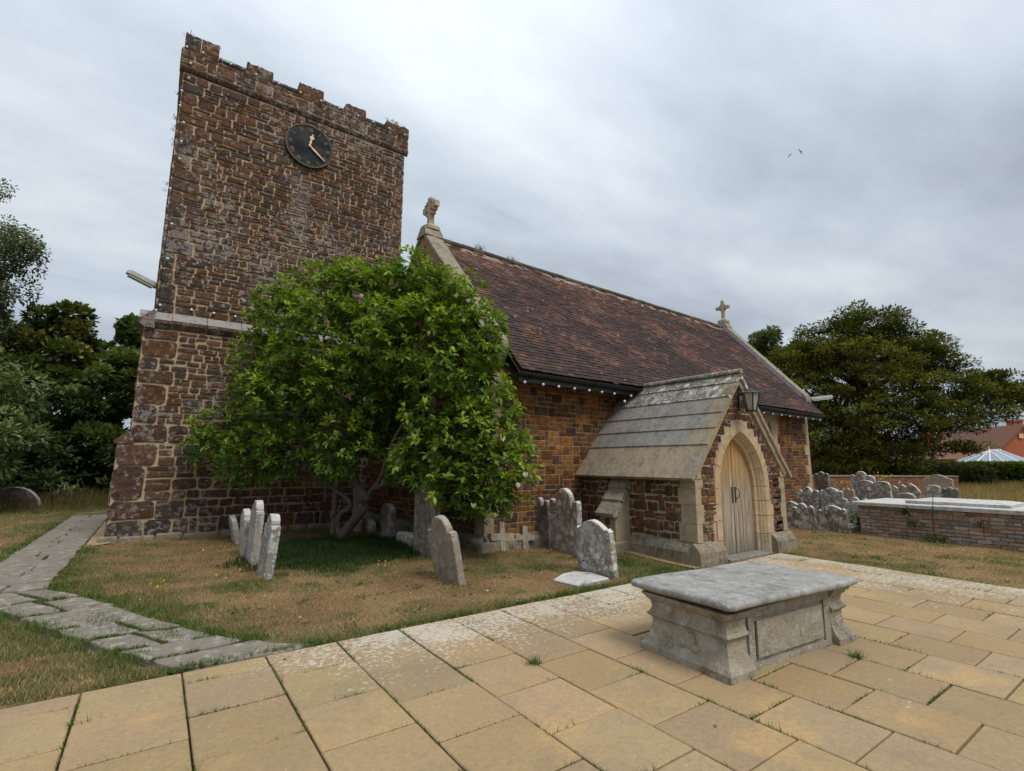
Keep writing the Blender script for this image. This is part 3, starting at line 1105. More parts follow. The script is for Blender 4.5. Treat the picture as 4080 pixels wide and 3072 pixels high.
for a, b_, zt in MER:
    n = 2 if b_ - a > .62 else 1
    cutx = [a, lerp(a, b_, rnd.uniform(.42, .58)), b_] if n == 2 else [a, b_]
    for xa, xb in zip(cutx, cutx[1:]):
        m = MB()
        worn_block(m, xa + .003, xb - .003, TY_UP - .07, TY_UP + .32, 11.69, zt, rnd.choice(PAL_T), .022)
        m.build('merlon_stone', M_TOWER, tower)
for yy in (14.7, 15.9, 17.1, 18.3):
    for xa, xb in ((-.42, -.08), (5.2, 5.54)):
        m = MB()
        m.cbox(xa, xb, yy, yy + .62, 11.69, 11.98, .03, rnd.choice(PAL_T))
        m.build('merlon_stone', M_TOWER, tower)
m = MB()
for xa, xb in ((.36, .97), (1.62, 2.26), (2.93, 3.54), (4.15, 4.77)):
    m = MB()
    worn_block(m, xa, xb, TY_UP - .08, TY_UP + .3, 11.69, 11.76, (.10, .075, .06), .012)
    m.build('embrasure_sill', M_TOWER, tower)
# moss and grass tufts on the wall top and down the south-west corner
def tufts(points, n, ln, cols, spread=.06, up=(0, 0, 1), droop=.5):
    V, F, K = [], [], []
    for (x, y, z) in points:
        for _ in range(n):
            px, py, pz = x + rnd.gauss(0, spread), y + rnd.gauss(0, spread * .6), z + rnd.uniform(-.02, .02)
            L = ln * rnd.uniform(.5, 1.3)
            a = rnd.uniform(0, 2 * math.pi)
            dx, dy = math.cos(a) * droop * L, math.sin(a) * droop * L
            wx, wy = -math.sin(a) * .006, math.cos(a) * .006
            i = len(V)
            V += [(px - wx, py - wy, pz), (px + wx, py + wy, pz), (px + dx, py + dy, pz + L * up[2])]
            F.append((i, i + 1, i + 2))
            K.append(rnd.choice(cols))
    return np.array(V), np.array(F), np.array(K)


pts = [(rnd.uniform(-.38, .34), TY_UP + rnd.uniform(-.02, .2), 12.07) for _ in range(16)] + [(TX0 - .03, TY_UP + rnd.uniform(0, .4), rnd.choice((9.2, 9.25, 9.9, 9.95, 8.2, 10.5, 7.9, 8.25, 9.6))) for _ in range(12)] + [(.9, TY_UP - .03, 10.55)] * 4 + [(1.75, TY_UP - .03, 9.35)] * 3 + [(3.9, TY_UP - .03, 9.6)] * 3 + [(rnd.uniform(4.8, 5.4), TY_UP, 12.04) for _ in range(6)]
V, F, K = tufts(pts, 18, .06, [(.10, .085, .025), (.14, .11, .04), (.07, .06, .03)], .05)
bulk_mesh('wall_moss', V, F, K, M_GRASS, tower, kind='stuff')

# ---- clock
CX, CZ, CR = 2.64, 10.22, .62
CY = TY_UP - .10
clock = thing('clock', 'round black clock face with gold hands high on the tower', 'clock', (CX, CY, CZ))


def disc(mb, r0, r1, y0, y1, n=56, col=(1, 1, 1)):
    for i in range(n):
        a, b = 2 * math.pi * i / n, 2 * math.pi * (i + 1) / n
        P = lambda r, t, y: (CX + r * math.sin(t), y, CZ + r * math.cos(t))
        if r0 > 0:
            mb.poly([P(r0, a, y0), P(r0, b, y0), P(r1, b, y0), P(r1, a, y0)], col)
            mb.poly([P(r0, a, y0), P(r0, a, y1), P(r0, b, y1), P(r0, b, y0)], col)
        mb.poly([P(r1, a, y0), P(r1, b, y0), P(r1, b, y1), P(r1, a, y1)], col)


b = MB()
disc(b, 0, CR * .985, CY + .01, CY + .09)
b.poly([(CX + CR * .985 * math.sin(2 * math.pi * i / 56), CY + .01, CZ + CR * .985 * math.cos(2 * math.pi * i / 56)) for i in range(56)])
b.build('clock_face', M_CLOCK, clock)
b = MB()
disc(b, CR * .955, CR, CY - .015, CY + .10)
b.build('rim', M_BLACK, clock)
b = MB()
disc(b, CR * .905, CR * .915, CY + .004, CY + .008)
b.build('minute_track', M_GOLD_WORN, clock)
NUM = ['XII', 'I', 'II', 'III', 'IIII', 'V', 'VI', 'VII', 'VIII', 'IX', 'X', 'XI']


def bar2(mb, x0, z0, x1, z1, w, y):
    d = Vector((x1 - x0, z1 - z0))
    n = Vector((-d.y, d.x)).normalized() * (w / 2)
    mb.loft([[(x0 + n.x, yy, z0 + n.y), (x0 - n.x, yy, z0 - n.y), (x1 - n.x, yy, z1 - n.y), (x1 + n.x, yy, z1 + n.y)] for yy in (y, y - .004)])


for h in range(12):
    t = math.radians(30 * h)
    er, et = (math.sin(t), math.cos(t)), (math.cos(t), -math.sin(t))
    s = NUM[h]
    wd = {'I': .030, 'V': .062, 'X': .066}
    tot = sum(wd[c] for c in s)
    o_ = -tot / 2
    b = MB()
    r0, r1 = CR * .70, CR * .87
    P = lambda q, r: (CX + et[0] * q + er[0] * r, CZ + et[1] * q + er[1] * r)
    for c in s:
        w = wd[c]
        if c == 'I':
            segs = [((o_ + w / 2, r0), (o_ + w / 2, r1), .013)]
        elif c == 'V':
            segs = [((o_ + .008, r1), (o_ + w / 2, r0), .013), ((o_ + w - .008, r1), (o_ + w / 2, r0), .007)]
        else:
            segs = [((o_ + .008, r1), (o_ + w - .008, r0), .013), ((o_ + w - .008, r1), (o_ + .008, r0), .007)]
        for p, q, th in segs:
            bar2(b, *P(*p), *P(*q), th, CY + .005)
        o_ += w
    b.build('numeral', M_GOLD_WORN, clock)
for i in range(60):
    if rnd.random() < .55:
        continue
    t = math.radians(6 * i)
    b = MB()
    bar2(b, CX + CR * .925 * math.sin(t), CZ + CR * .925 * math.cos(t), CX + CR * .945 * math.sin(t), CZ + CR * .945 * math.cos(t), .010, CY + .005)
    b.build('minute_mark', M_GOLD_WORN, clock)


def hand(name, ang, prof, y):
    t = math.radians(ang)
    er, et = (math.sin(t), math.cos(t)), (math.cos(t), -math.sin(t))
    L = [(-w, r) for r, w in prof] + [(w, r) for r, w in prof[::-1]]
    b = MB()
    b.loft([[(CX + et[0] * q + er[0] * r, yy, CZ + et[1] * q + er[1] * r) for q, r in L] for yy in (y, y - .012)])
    b.build(name, M_GOLD, clock)


hand('hour_hand', 10.5, [(-.04, .012), (-.03, .03), (.03, .032), (.05, .014), (.10, .030), (.20, .018), (.225, .050), (.255, .062), (.29, .045), (.32, .016), (.365, .012), (.375, .004)], CY - .012)
hand('minute_hand', 128, [(-.03, .02), (.04, .026), (.06, .014), (.14, .028), (.24, .024), (.50, .010), (.52, .004)], CY - .028)
b = MB()
b.tube([(CX, CY, CZ), (CX, CY - .05, CZ)], .03, 12)
b.build('centre_boss', M_GOLD, clock)

# ================================================================ south aisle
AA = .0364
AU, AN = Vector((math.cos(AA), math.sin(AA), 0)), Vector((-math.sin(AA), math.cos(AA), 0))
A0 = Vector((7.4, 7.85, 0))


def CH(s, t, z):
    return tuple(A0 + AU * s + AN * t + Vector((0, 0, z)))


S0, S1 = -2.5, 11.2
EAVE_T, EAVE_Z, RIDGE_T, RIDGE_Z = -.56, 3.33, 2.75, 7.08
SL = (RIDGE_Z - EAVE_Z) / (RIDGE_T - EAVE_T)
aisle = thing('church_aisle', 'long church aisle with steep red brown tiled roof and orange stone walls', 'church', CH(S0, 0, 0))
b = MB()
zt = lambda t: RIDGE_Z - abs(t - RIDGE_T) * SL - .06
b.loft([[CH(s, 0, -.2), CH(s, 5.5, -.2), CH(s, 5.5, 3.4), CH(s, 2.75, zt(2.75)), CH(s, 0, 3.4)] for s in (S0, S1)])
b.build('mortar_core', M_MORTAR_A, aisle)
Wa = Wall(CH(0, 0, 0), AU, -AN)
SIZES = [(1, 1, 4), (2, 1, 12), (3, 1, 7), (2, 2, 3), (3, 2, 4), (1, 2, 1), (4, 2, 2), (3, 3, 1), (5, 2, 1)]
WIN_S, WIN_T = (7.55, 8.85), (.9, 3.32)      # south window east of the porch


def in_aisle(x0, x1, z0, z1):
    if x1 > WIN_S[0] + .02 and x0 < WIN_S[1] - .02 and z1 > .85:
        return False
    if x0 > -.02 and x1 < 2.9 and z1 < 1.2:
        return False         # inside the porch
    return True


rects = snecked(S0 + .17, S1 - .17, .34, 3.36, .098, SIZES, in_aisle)
lay(aisle, Wa, rects, M_AISLE, PAL_A, .012, .009, 235, jit=.004, cut=.08, bulge=.005)
# quoins of pale limestone at both ends
for s_, sg in ((S0, 1), (S1, -1)):
    z = .34
    i = 0
    while z < 3.3:
        h = min(rnd.uniform(.26, .38), 3.34 - z)
        w = (.20, .36)[i % 2]
        m = MB()
        xa, xb = (s_ - .012, s_ + w) if sg > 0 else (s_ - w, s_ + .012)
        m.loft([[CH(x_, t_, zz) for x_, t_ in ((xa, -.018), (xb, -.018), (xb, .3), (xa, .3))] for zz in (z + .004, z + h - .004)])
        m.build('quoin', M_DRESS, aisle)
        z += h
        i += 1
# plinth
for s_a in np.arange(S0, S1, 1.05):
    if -.2 < s_a < 2.4:
        continue
    m = MB()
    e = min(s_a + 1.045, S1)
    prof = [(.05, -.2), (-.12, -.2), (-.12, .24), (-.02, .34), (.05, .34)]
    m.loft([[CH(q, t, z) for t, z in prof] for q in (s_a + .003, e - .003)])
    m.build('plinth_stone', M_PLINTH, aisle)
# west gable wall
Wg = Wall(CH(S0, 5.5, 0), -AN, -AU)       # u runs from north (0) to south (5.5)


def gable_iv(z0, z1):
    half = min(2.75, (RIDGE_Z + .12 - z1) / SL - .05)
    if half <= .1:
        return []
    a, b = 2.75 - half + .02, 2.75 + half - .02 - (.26 if z1 < 3.4 else 0)
    if z0 < 4.35 and z1 > 1.5:
        w = .86 if z1 < 3.5 else .86 * max(0, 1 - ((z1 - 3.5) / .95)) ** .6
        return [(a, 2.75 - w), (2.75 + w, b)]
    return [(a, b)]


lay(aisle, Wg, courses(0, 0, .3, 7.0, (.11, .24), (.14, .42), .3, gable_iv), M_AISLE, PAL_A[:5] + PAL_T[:3], .016, .010, 60, jit=.008, cut=.12)
for k_ in range(5):
    m = MB()
    a, e = 1.1 * k_, 1.1 * k_ + 1.09
    prof = [(-.02, -.2), (.12, -.2), (.12, .24), (.02, .34), (-.02, .34)]
    m.loft([[CH(S0 - q, 5.5 - uu, z) for q, z in prof] for uu in (a + .003, e - .003)])
    m.build('plinth_stone', M_PLINTH, aisle)
# corner block of the plinth
m = MB()
m.cbox(S0 - .14, S0 + .16, -.14, .14, -.2, .25, .02, M=Matrix.Translation(A0) @ Matrix.Rotation(AA, 4, 'Z'))
m.build('plinth_stone', M_PLINTH, aisle)
# west window: limestone surround, two lights with dark glass
def window(parent, W, c, z0, zs, za, hw, name='window'):
    """pointed window in wall W centred at u=c: sill z0, springing zs, apex za, half width hw"""
    def arch(w, d, apex, n=10):
        R_ = ((apex - zs) ** 2 + w * w) / (2 * w)
        pts = [(-w, z0), (-w, zs)]
        a1 = math.acos(clamp((R_ - w) / R_, -1, 1))
        for i in range(1, n + 1):
            t = a1 * i / n
            pts.append((-w + R_ * (1 - math.cos(t)), zs + R_ * math.sin(t)))
        return pts + [(-p[0], p[1]) for p in pts[-2::-1]]
    root = MB()
    o1, o2, i1 = arch(hw, 0, za), arch(hw - .16, 0, za - .2), arch(hw - .24, 0, za - .3)
    for (ra, da), (rb, db) in zip(((o1, .012), (o2, .012)), ((o2, .012), (i1, -.14))):
        for i in range(len(ra) - 1):
            root.poly([W.p(c + ra[i][0], ra[i][1], da), W.p(c + ra[i + 1][0], ra[i + 1][1], da), W.p(c + rb[i + 1][0], rb[i + 1][1], db), W.p(c + rb[i][0], rb[i][1], db)])
    fr = root.build(name, M_DRESS, parent)
    g = MB()
    g.poly([W.p(c + p[0], p[1], -.0) for p in i1])
    # glass plane set 12 cm back (the core behind is recessed by the reveal)
    me = [W.p(c + p[0], p[1], .004) for p in i1]
    g = MB()
    g.poly(me)
    g.build('pane', M_GLASS_DARK, fr)
    b = MB()
    for uu, ww in ((0, .10), (-(hw - .24), .05), (hw - .24, .05)):
        b.loft([[W.p(c + uu - ww / 2, zz, .005), W.p(c + uu + ww / 2, zz, .005), W.p(c + uu + ww / 2, zz, .05), W.p(c + uu - ww / 2, zz, .05)] for zz in (z0, zs + (.25 if uu == 0 else 0))])
    b.build('mullion', M_DRESS, fr)
    t = MB()
    for sgn in (-1, 1):
        cx = c + sgn * (hw - .24) / 2
        r = (hw - .24) / 2
        P_ = [(cx + r * math.cos(a), zs - .05 + r * 1.25 * math.sin(a)) for a in np.linspace(0, math.pi, 13)]
        for p, q in zip(P_, P_[1:]):
            t.loft([[W.p(p[0], p[1], .006), W.p(q[0], q[1], .006), W.p(q[0] * .9 + cx * .1, q[1] + .07, .006), W.p(p[0] * .9 + cx * .1, p[1] + .07, .006)], [W.p(p[0], p[1], .045), W.p(q[0], q[1], .045), W.p(q[0] * .9 + cx * .1, q[1] + .07, .045), W.p(p[0] * .9 + cx * .1, p[1] + .07, .045)]])
    t.build('tracery', M_DRESS, fr)
    s = MB()
    s.loft([[W.p(uu, z0 - .12, -.02), W.p(uu, z0 - .12, .09), W.p(uu, z0 - .06, .09), W.p(uu, z0 + .02, .0)] for uu in (c - hw - .08, c + hw + .08)])
    s.build('sill', M_DRESS, fr)
    return fr


window(aisle, Wg, 2.75, 1.6, 3.3, 4.45, .85)
# south window: square-headed limestone frame with two cusped lights
cs = (WIN_S[0] + WIN_S[1]) / 2
m = MB()
s0, s1, zb, zt_ = WIN_S[0], WIN_S[1], .95, 3.34
for q in (((s0, s1), (3.05, zt_)), ((s0, s1), (zb - .12, zb))):
    (a, e), (z0, z1) = q
    m.loft([[CH(x_, t_, zz) for x_, t_ in ((a, -.02), (e, -.02), (e, .1), (a, .1))] for zz in (z0, z1)])
for a, e in ((s0 + .0, s0 + .26), (s1 - .26, s1)):
    m.loft([[CH(x_, t_, zz) for x_, t_ in ((a, -.02), (e, -.02), (e, .1), (a, .1))] for zz in (zb, 3.05)])
win = m.build('window', M_ARCH, aisle)
z = zb
i = 0
while z < 3.05:
    h = min(.33, 3.05 - z)
    m = MB()
    w = (.0, .12)[i % 2]
    for a, e in ((s0 - w - .01, s0 + .2), (s1 - .2, s1 + w + .01)):
        m = MB()
        m.loft([[CH(x_, t_, zz) for x_, t_ in ((a, -.026), (e, -.026), (e, .05), (a, .05))] for zz in (z + .004, z + h - .004)])
        m.build('jamb_stone', M_ARCH, win)
    z += h
    i += 1
g = MB()
g.poly([CH(s0 + .26, -.004, zb), CH(s1 - .26, -.004, zb), CH(s1 - .26, -.004, 3.05), CH(s0 + .26, -.004, 3.05)])
g.build('pane', M_GLASS_DARK, win)
m = MB()
wl_ = (s1 - s0 - .52) / 2
for kx in range(2):
    cx = s0 + .26 + wl_ * (kx + .5)
    hw = wl_ / 2
    # spandrel stone around a cusped head
    arc = [(-hw * .72, 2.35), (-hw * .76, 2.55), (-hw * .55, 2.66), (-hw * .62, 2.78), (-hw * .30, 2.92), (0, 3.0)]
    arc = arc + [(-a, zz) for a, zz in arc[-2::-1]]
    L = [(-hw, 2.35)] + arc + [(hw, 2.35)]
    top = [(hw, 3.05), (-hw, 3.05)]
    for (a, za), (e, zb2) in zip(arc, arc[1:]):
        m.loft([[CH(cx + a, t_, za), CH(cx + e, t_, zb2), CH(cx + e, t_, 3.05), CH(cx + a, t_, 3.05)] for t_ in (-.006, -.013)])
    for sg in (-1, 1):
        m.loft([[CH(cx + sg * hw * .72, t_, zb), CH(cx + sg * hw * .72, t_, 3.05), CH(cx + sg * hw, t_, 3.05), CH(cx + sg * hw, t_, zb)] for t_ in (-.0065, -.0135)])
m.build('tracery', M_ARCH, win)

# ---- tiled roof
roof = MB()
roof.loft([[CH(s, EAVE_T + .02, EAVE_Z - .05), CH(s, RIDGE_T, RIDGE_Z - .05), CH(s, 5.5 - EAVE_T - .02, EAVE_Z - .05), CH(s, RIDGE_T, RIDGE_Z - .16)] for s in (S0 + .38, S1 - .35)], (.07, .042, .036))
roof = roof.build('roof', M_TILE, aisle)
SLEN = math.hypot(RIDGE_T - EAVE_T, RIDGE_Z - EAVE_Z)
td, zd = (RIDGE_T - EAVE_T) / SLEN, (RIDGE_Z - EAVE_Z) / SLEN
GAUGE, TW, TT = .1015, .168, .020
NROW = int(SLEN / GAUGE)


def tile_col(s, r, f):
    n1 = float(fbm(s * .9 + f * 3.0, r * .085 - s * .12, 51))
    n2 = float(fbm(s * 1.6, r * .45, 61))
    x = .45 * n1 + .55 * n2 + rnd.uniform(-.13, .13)
    if f < .16:
        x -= .05
    if f > .82:
        x += .10
    if x < .40:
        c = (.046, .031, .029)
    elif x < .50:
        c = (.059, .038, .034)
    elif x < .585:
        c = (.074, .044, .037)
    elif x < .68:
        c = (.102, .054, .042)
    else:
        c = (.148, .078, .058)
    if f > .93 and rnd.random() < .4:
        c = (.30, .25, .21)
    q = rnd.uniform(.82, 1.2)
    return tuple(v * q for v in c)


tiles = []
for r in range(NROW + 1):
    d0 = r * GAUGE
    f = d0 / SLEN
    sa = S0 + .40
    sb = (S1 - .36) if r > 7 else (S1 - .36 + .30 * (1 - max(0, r - 4) / 4))
    x = sa - (r % 2) * TW / 2
    while x < sb:
        a, e = max(x, sa), min(x + TW - .004, sb)
        if e - a > .03:
            tiles.append((a, e, d0, f, r))
        x += TW


def tile_geo(mb, a, e, d0, f, r):
    col = tile_col((a + e) / 2, r, f)
    jd, jt = rnd.uniform(-.007, .007) + .012 * math.sin(a * 1.7 + r * .31), rnd.uniform(0, .009)
    tilt = rnd.uniform(-.004, .004)
    L = .165
    up = 0.036 + jt
    # tile plane: lower end lifted, upper end tucked under the course above
    def pt(s, d, n):
        return CH(s, EAVE_T + td * d - zd * n, EAVE_Z + zd * d + td * n)
    P = []
    for s, sg in ((a, -1), (e, 1)):
        P.append((pt(s, d0 + jd, up + tilt * sg), pt(s, d0 + jd, up - TT + tilt * sg), pt(s, d0 + L, up - .020)))
    A_, B_ = P
    i = [mb.vert(p) for p in (*A_, *B_)]
    mb.face((i[0], i[3], i[5], i[2]), col)      # top
    mb.face((i[1], i[4], i[3], i[0]), col)      # lower edge
    mb.face((i[0], i[2], i[1]), col)
    mb.face((i[3], i[4], i[5]), col)


def tscore(t):
    c = np.array(CH((t[0] + t[1]) / 2, EAVE_T + td * t[2], EAVE_Z + zd * t[2]))
    if t[0] < .9 and t[2] < 2.9:
        return 1e3
    return np.linalg.norm(c - CAM)


tiles.sort(key=tscore)
rest = MB()
for i, t in enumerate(tiles):
    if i < 290:
        m = MB()
        tile_geo(m, *t)
        m.build('tile', M_TILE, roof)
    else:
        tile_geo(rest, *t)
rest.build('tiles', M_TILE, roof, kind='stuff')
# one slipped tile lying over the gutter
m = MB()
tile_geo(m, .38, .55, -.06, .9, 3)
m.build('tile', M_TILE, roof, label='pink slipped tile over the gutter')
# ridge tiles
s = S0 + .42
while s < S1 - .4:
    e = min(s + .32, S1 - .36)
    m = MB()
    dz = rnd.uniform(-.006, .006)
    m.loft([[CH(q, RIDGE_T + .115 * math.cos(a), RIDGE_Z + dz - .02 + .10 * math.sin(a)) for a in np.linspace(-.25, math.pi + .25, 9)] for q in (s + .003, e - .003)], rnd.choice([(.075, .06, .042), (.10, .08, .055), (.06, .048, .036)]))
    m.build('ridge_tile', M_TILE, roof)
    s = e
# eaves: fascia and black gutter
m = MB()
m.loft([[CH(q, t, z) for t, z in ((EAVE_T + .05, EAVE_Z - .20), (EAVE_T + .09, EAVE_Z - .20), (.02, EAVE_Z - .02), (EAVE_T + .05, EAVE_Z - .02))] for q in (S0 + .38, S1 - .08)])
m.build('eaves_board', M_BLACK, aisle)
m = MB()
gp = [(-.075 + EAVE_T + .0, EAVE_Z - .035)] + [(EAVE_T - .0 + .075 * -math.cos(a), EAVE_Z - .035 - .075 * math.sin(a)) for a in np.linspace(.3, math.pi - .3, 7)] + [(EAVE_T + .075, EAVE_Z - .035), (EAVE_T + .06, EAVE_Z - .035), (EAVE_T, EAVE_Z - .09), (EAVE_T - .06, EAVE_Z - .035)]
m.loft([[CH(q, t, z) for t, z in gp] for q in (S0 + .36, S1 - .02)])
m.build('gutter', M_GUTTER, aisle)
for s_ in np.arange(-1.9, 11, 1.7):
    m = MB()
    m.loft([[CH(q, EAVE_T + .088 * -math.cos(a), EAVE_Z - .04 - .088 * math.sin(a)) for a in np.linspace(0, math.pi, 8)] for q in (s_, s_ + .09)])
    m.build('gutter_joint', M_GUTTER, aisle)


# gable copings
def coping(s0, s1, rise, name):
    for sgn in (-1, 1):
        ext = .33
        T0, T1 = RIDGE_T + sgn * (RIDGE_T + ext * .55), RIDGE_T
        n = 6
        for i in range(n):
            a, e = lerp(T0, T1, i / n), lerp(T0, T1, (i + 1) / n)
            za, ze = RIDGE_Z - abs(a - RIDGE_T) * SL + rise, RIDGE_Z - abs(e - RIDGE_T) * SL + rise
            m = MB()
            th = .13
            j = rnd.uniform(-.004, .004)
            mid = (s0 + s1) / 2
            m.loft([[CH(s0, t, z - th + j), CH(s1, t, z - th + j), CH(s1, t, z - .02 + j), CH(mid, t, z + .02 + j), CH(s0, t, z - .02 + j)] for t, z in ((lerp(a, e, .006), lerp(za, ze, .006)), (lerp(a, e, .994), lerp(za, ze, .994)))])
            m.build('coping_stone', M_COPING, aisle)
        # kneeler
        m = MB()
        za = RIDGE_Z - abs(T0 - RIDGE_T) * SL + rise
        t_in = T0 + (-sgn) * .42
        m.loft([[CH(q, T0 - (-sgn) * .02, za - .13), CH(q, t_in, za - .13 + .10), CH(q, t_in, za - .48), CH(q, T0 + (-sgn) * .16, za - .48), CH(q, T0, za - .24)] for q in (s0 + .02, s1 - .02)])
        m.build('kneeler', M_COPING, aisle)
    # apex saddle stone
    m = MB()
    zr = RIDGE_Z + rise
    mid = (s0 + s1) / 2
    m.loft([[CH(s0 - .02, RIDGE_T - .24, zr - .24), CH(s1 + .02, RIDGE_T - .24, zr - .24), CH(s1 + .02, RIDGE_T + .24, zr - .24), CH(s0 - .02, RIDGE_T + .24, zr - .24)],
            [CH(s0 + .02, RIDGE_T - .10, zr + .05), CH(s1 - .02, RIDGE_T - .10, zr + .05), CH(s1 - .02, RIDGE_T + .10, zr + .05), CH(s0 + .02, RIDGE_T + .10, zr + .05)]])
    m.build('saddle_stone', M_COPING, aisle)
    # fill the gable head between roof and coping
    m = MB()
    m.loft([[CH(q, -.12, EAVE_Z + .35), CH(q, RIDGE_T, RIDGE_Z + rise - .12), CH(q, 5.62, EAVE_Z + .35), CH(q, RIDGE_T, RIDGE_Z - .4)] for q in (s0 + .045, s1 - .02)])
    m.build('gable_head', M_MORTAR_A if s0 < 0 else M_COPING, aisle)


coping(S0 - .06, S0 + .40, .20, 'west')
coping(S1 - .36, S1 + .08, .24, 'east')
m = MB()
for i in range(1):
    m.loft([[CH(S1 - .375, t, RIDGE_Z - abs(t - RIDGE_T) * SL + d) for d in (.03, .19)] + [CH(S1 - .42, t, RIDGE_Z - abs(t - RIDGE_T) * SL + .032)] for t in (-.05, RIDGE_T)])
m.build('lead_flashing', M_LEAD, aisle)


# gable crosses
def ridge_cross(s, zb, h, ring):
    root = MB()
    w = (.055 if ring else .068) * h / .8
    root.loft([[CH(s + a * k_, RIDGE_T + b_ * k_, z) for a, b_ in ((-1, -1), (1, -1), (1, 1), (-1, 1))] for k_, z in ((.17, zb - .06), (.17, zb + .02), (.10, zb + .08), (.075, zb + .10))])
    r = root.build('ridge_cross', M_CREST, aisle)
    zc = zb + h * .68
    m = MB()
    for z0, z1, k_ in ((zb + .08, zb + h, w),):
        m.cbox(-k_, k_, -k_, k_, z0, z1, .012, M=Matrix.Translation(Vector(CH(s, RIDGE_T, 0))) @ Matrix.Rotation(AA, 4, 'Z'))
    m.build('shaft', M_CREST, r)
    m = MB()
    M_ = Matrix.Translation(Vector(CH(s, RIDGE_T, zc))) @ Matrix.Rotation(AA, 4, 'Z')
    arm = h * (.30 if ring else .40)
    m.box(-w * .9, w * .9, -arm, arm, -w, w, M=M_)
    if ring:
        rr = h * .17
        N = 20
        for i in range(N):
            a, e = 2 * math.pi * i / N, 2 * math.pi * (i + 1) / N
            m.loft([[tuple(M_ @ Vector((x_, rr2 * math.cos(t), rr2 * math.sin(t)))) for x_, rr2 in ((-w * .6, rr - .02), (w * .6, rr - .02), (w * .6, rr + .02), (-w * .6, rr + .02))] for t in (a, e)])
        for yy, zz in ((arm, 0), (-arm, 0), (0, h * .30)):
            m.box(-w * 1.1, w * 1.1, yy - .035, yy + .035, zz - .05, zz + .05, M=M_)
    else:
        # crossed ends: small bars near the tips
        for yy in (-arm * .62, arm * .62):
            m.box(-w * .92, w * .92, yy - w * .5, yy + w * .5, -w * 1.9, w * 1.9, M=M_)
        for zz in (h * .17, -h * .20):
            m.box(-w * .92, w * .92, -w * 2.2, w * 2.2, zz - w * .6, zz + w * .6, M=M_)
    m.build('cross_arms', M_CREST, r)


ridge_cross(S0 + .17, RIDGE_Z + .24, .80, False)
ridge_cross(S1 - .14, RIDGE_Z + .30, .84, True)
# stray green growth on the ridge
V, F, K = tufts([CH(-.9, RIDGE_T, RIDGE_Z + .08), CH(-.85, RIDGE_T, RIDGE_Z + .08), CH(.1, RIDGE_T, RIDGE_Z + .07), CH(.25, RIDGE_T, RIDGE_Z + .07)], 26, .16, [(.08, .12, .03), (.10, .11, .05)], .07, droop=.5)
bulk_mesh('ridge_weeds', V, F, K, M_GRASS, aisle, kind='stuff')

# ================================================================ porch
PX0, PX1, PY0, PY1 = 7.38, 10.30, 5.12, 7.93
PC = (PX0 + PX1) / 2
porch = thing('church_porch', 'small stone porch with slab roof and pointed oak doorway', 'porch', (PC, PY0, 0))
PEZ, PAZ = 1.40, 3.34
PSL = (PAZ - PEZ) / (PC - 7.20)
AZ = 1.22                                     # springing of the arch
WO, AO = .90, 1.19                            # outer arch half width, rise
WI, AI = .62, .89                             # door opening


def arch_x(w, rise, z):
    """half width of a two-centred arch at height z"""
    if z <= AZ:
        return w
    if z >= AZ + rise:
        return 0
    R_ = (rise * rise + w * w) / (2 * w)
    return math.sqrt(max(0, R_ * R_ - (z - AZ) ** 2)) - (R_ - w)


DY = .20                                      # door set back
m = MB()
zr = PAZ - .12
# front wall as two halves round the opening, side walls, all mortar
N = 22
zs = sorted(set([0, .3, .6, .9, AZ, PEZ - .05] + [AZ + AO * i / N for i in range(N + 1)] + [zr]))
gx = lambda z: min(PX1 - PC, (zr - z) / PSL + .02) if z > PEZ - .1 else PX1 - PC
for sg in (-1, 1):
    for z0, z1 in zip(zs, zs[1:]):
        i0, i1 = arch_x(WO - .04, AO - .04, z0), arch_x(WO - .04, AO - .04, z1)
        o0, o1 = gx(z0), gx(z1)
        for yy in (PY0 + .006,):
            q = [(PC + sg * i0, yy, z0), (PC + sg * o0, yy, z0), (PC + sg * o1, yy, z1), (PC + sg * i1, yy, z1)]
            m.poly(q if sg > 0 else q[::-1])
m.loft([[(x, PY0 + .3, -.2), (x, PY1, -.2), (x, PY1, PEZ), (x, PY0 + .3, PEZ)] for x in (PX0 + .006, PX0 + .4)])
m.poly([(PX0 + .006, PY0 + .006, -.2), (PX0 + .006, PY0 + .31, -.2), (PX0 + .006, PY0 + .31, PEZ), (PX0 + .006, PY0 + .006, PEZ)])
m.loft([[(x, PY0 + .006, -.2), (x, PY1, -.2), (x, PY1, PEZ), (x, PY0 + .006, PEZ)] for x in (PX1 - .4, PX1 - .006)])
m.loft([[(x, PY0 + .30, -.2), (x, PY0 + .33, -.2), (x, PY0 + .33, 2.0), (x, PY0 + .30, 2.0)] for x in (PC - .8, PC + .8)])
m.build('mortar_core', M_MORTAR_P, porch)
# front gable stones
Wf = Wall((PC, PY0, 0), (1, 0, 0), (0, -1, 0))
JQ = [(.36, .70), (.70, 1.03), (1.03, 1.40)]


def front_iv(z0, z1):
    zm = (z0 + z1) / 2
    ai = arch_x(WO + .015, AO + .015, z0) if z0 > AZ else WO + .015
    if z0 >= AZ + AO + .01:
        ai = 0
    if z1 < AZ:
        ai = WO + (.10 if int(z0 / .33) % 2 else 0)
    out = min(PX1 - PC - (.155 if z1 < PEZ + .02 else 0), (zr - .05 - z1) / PSL)
    if out - ai < .06:
        return []
    return [(-out, -ai), (ai, out)] if ai > 0 else [(-out, out)]


lay(porch, Wf, courses(0, 0, .36, 3.05, (.10, .17), (.11, .27), .2, front_iv), M_PORCH, PAL_P, .017, .014, 110, jit=.007, cut=.12)
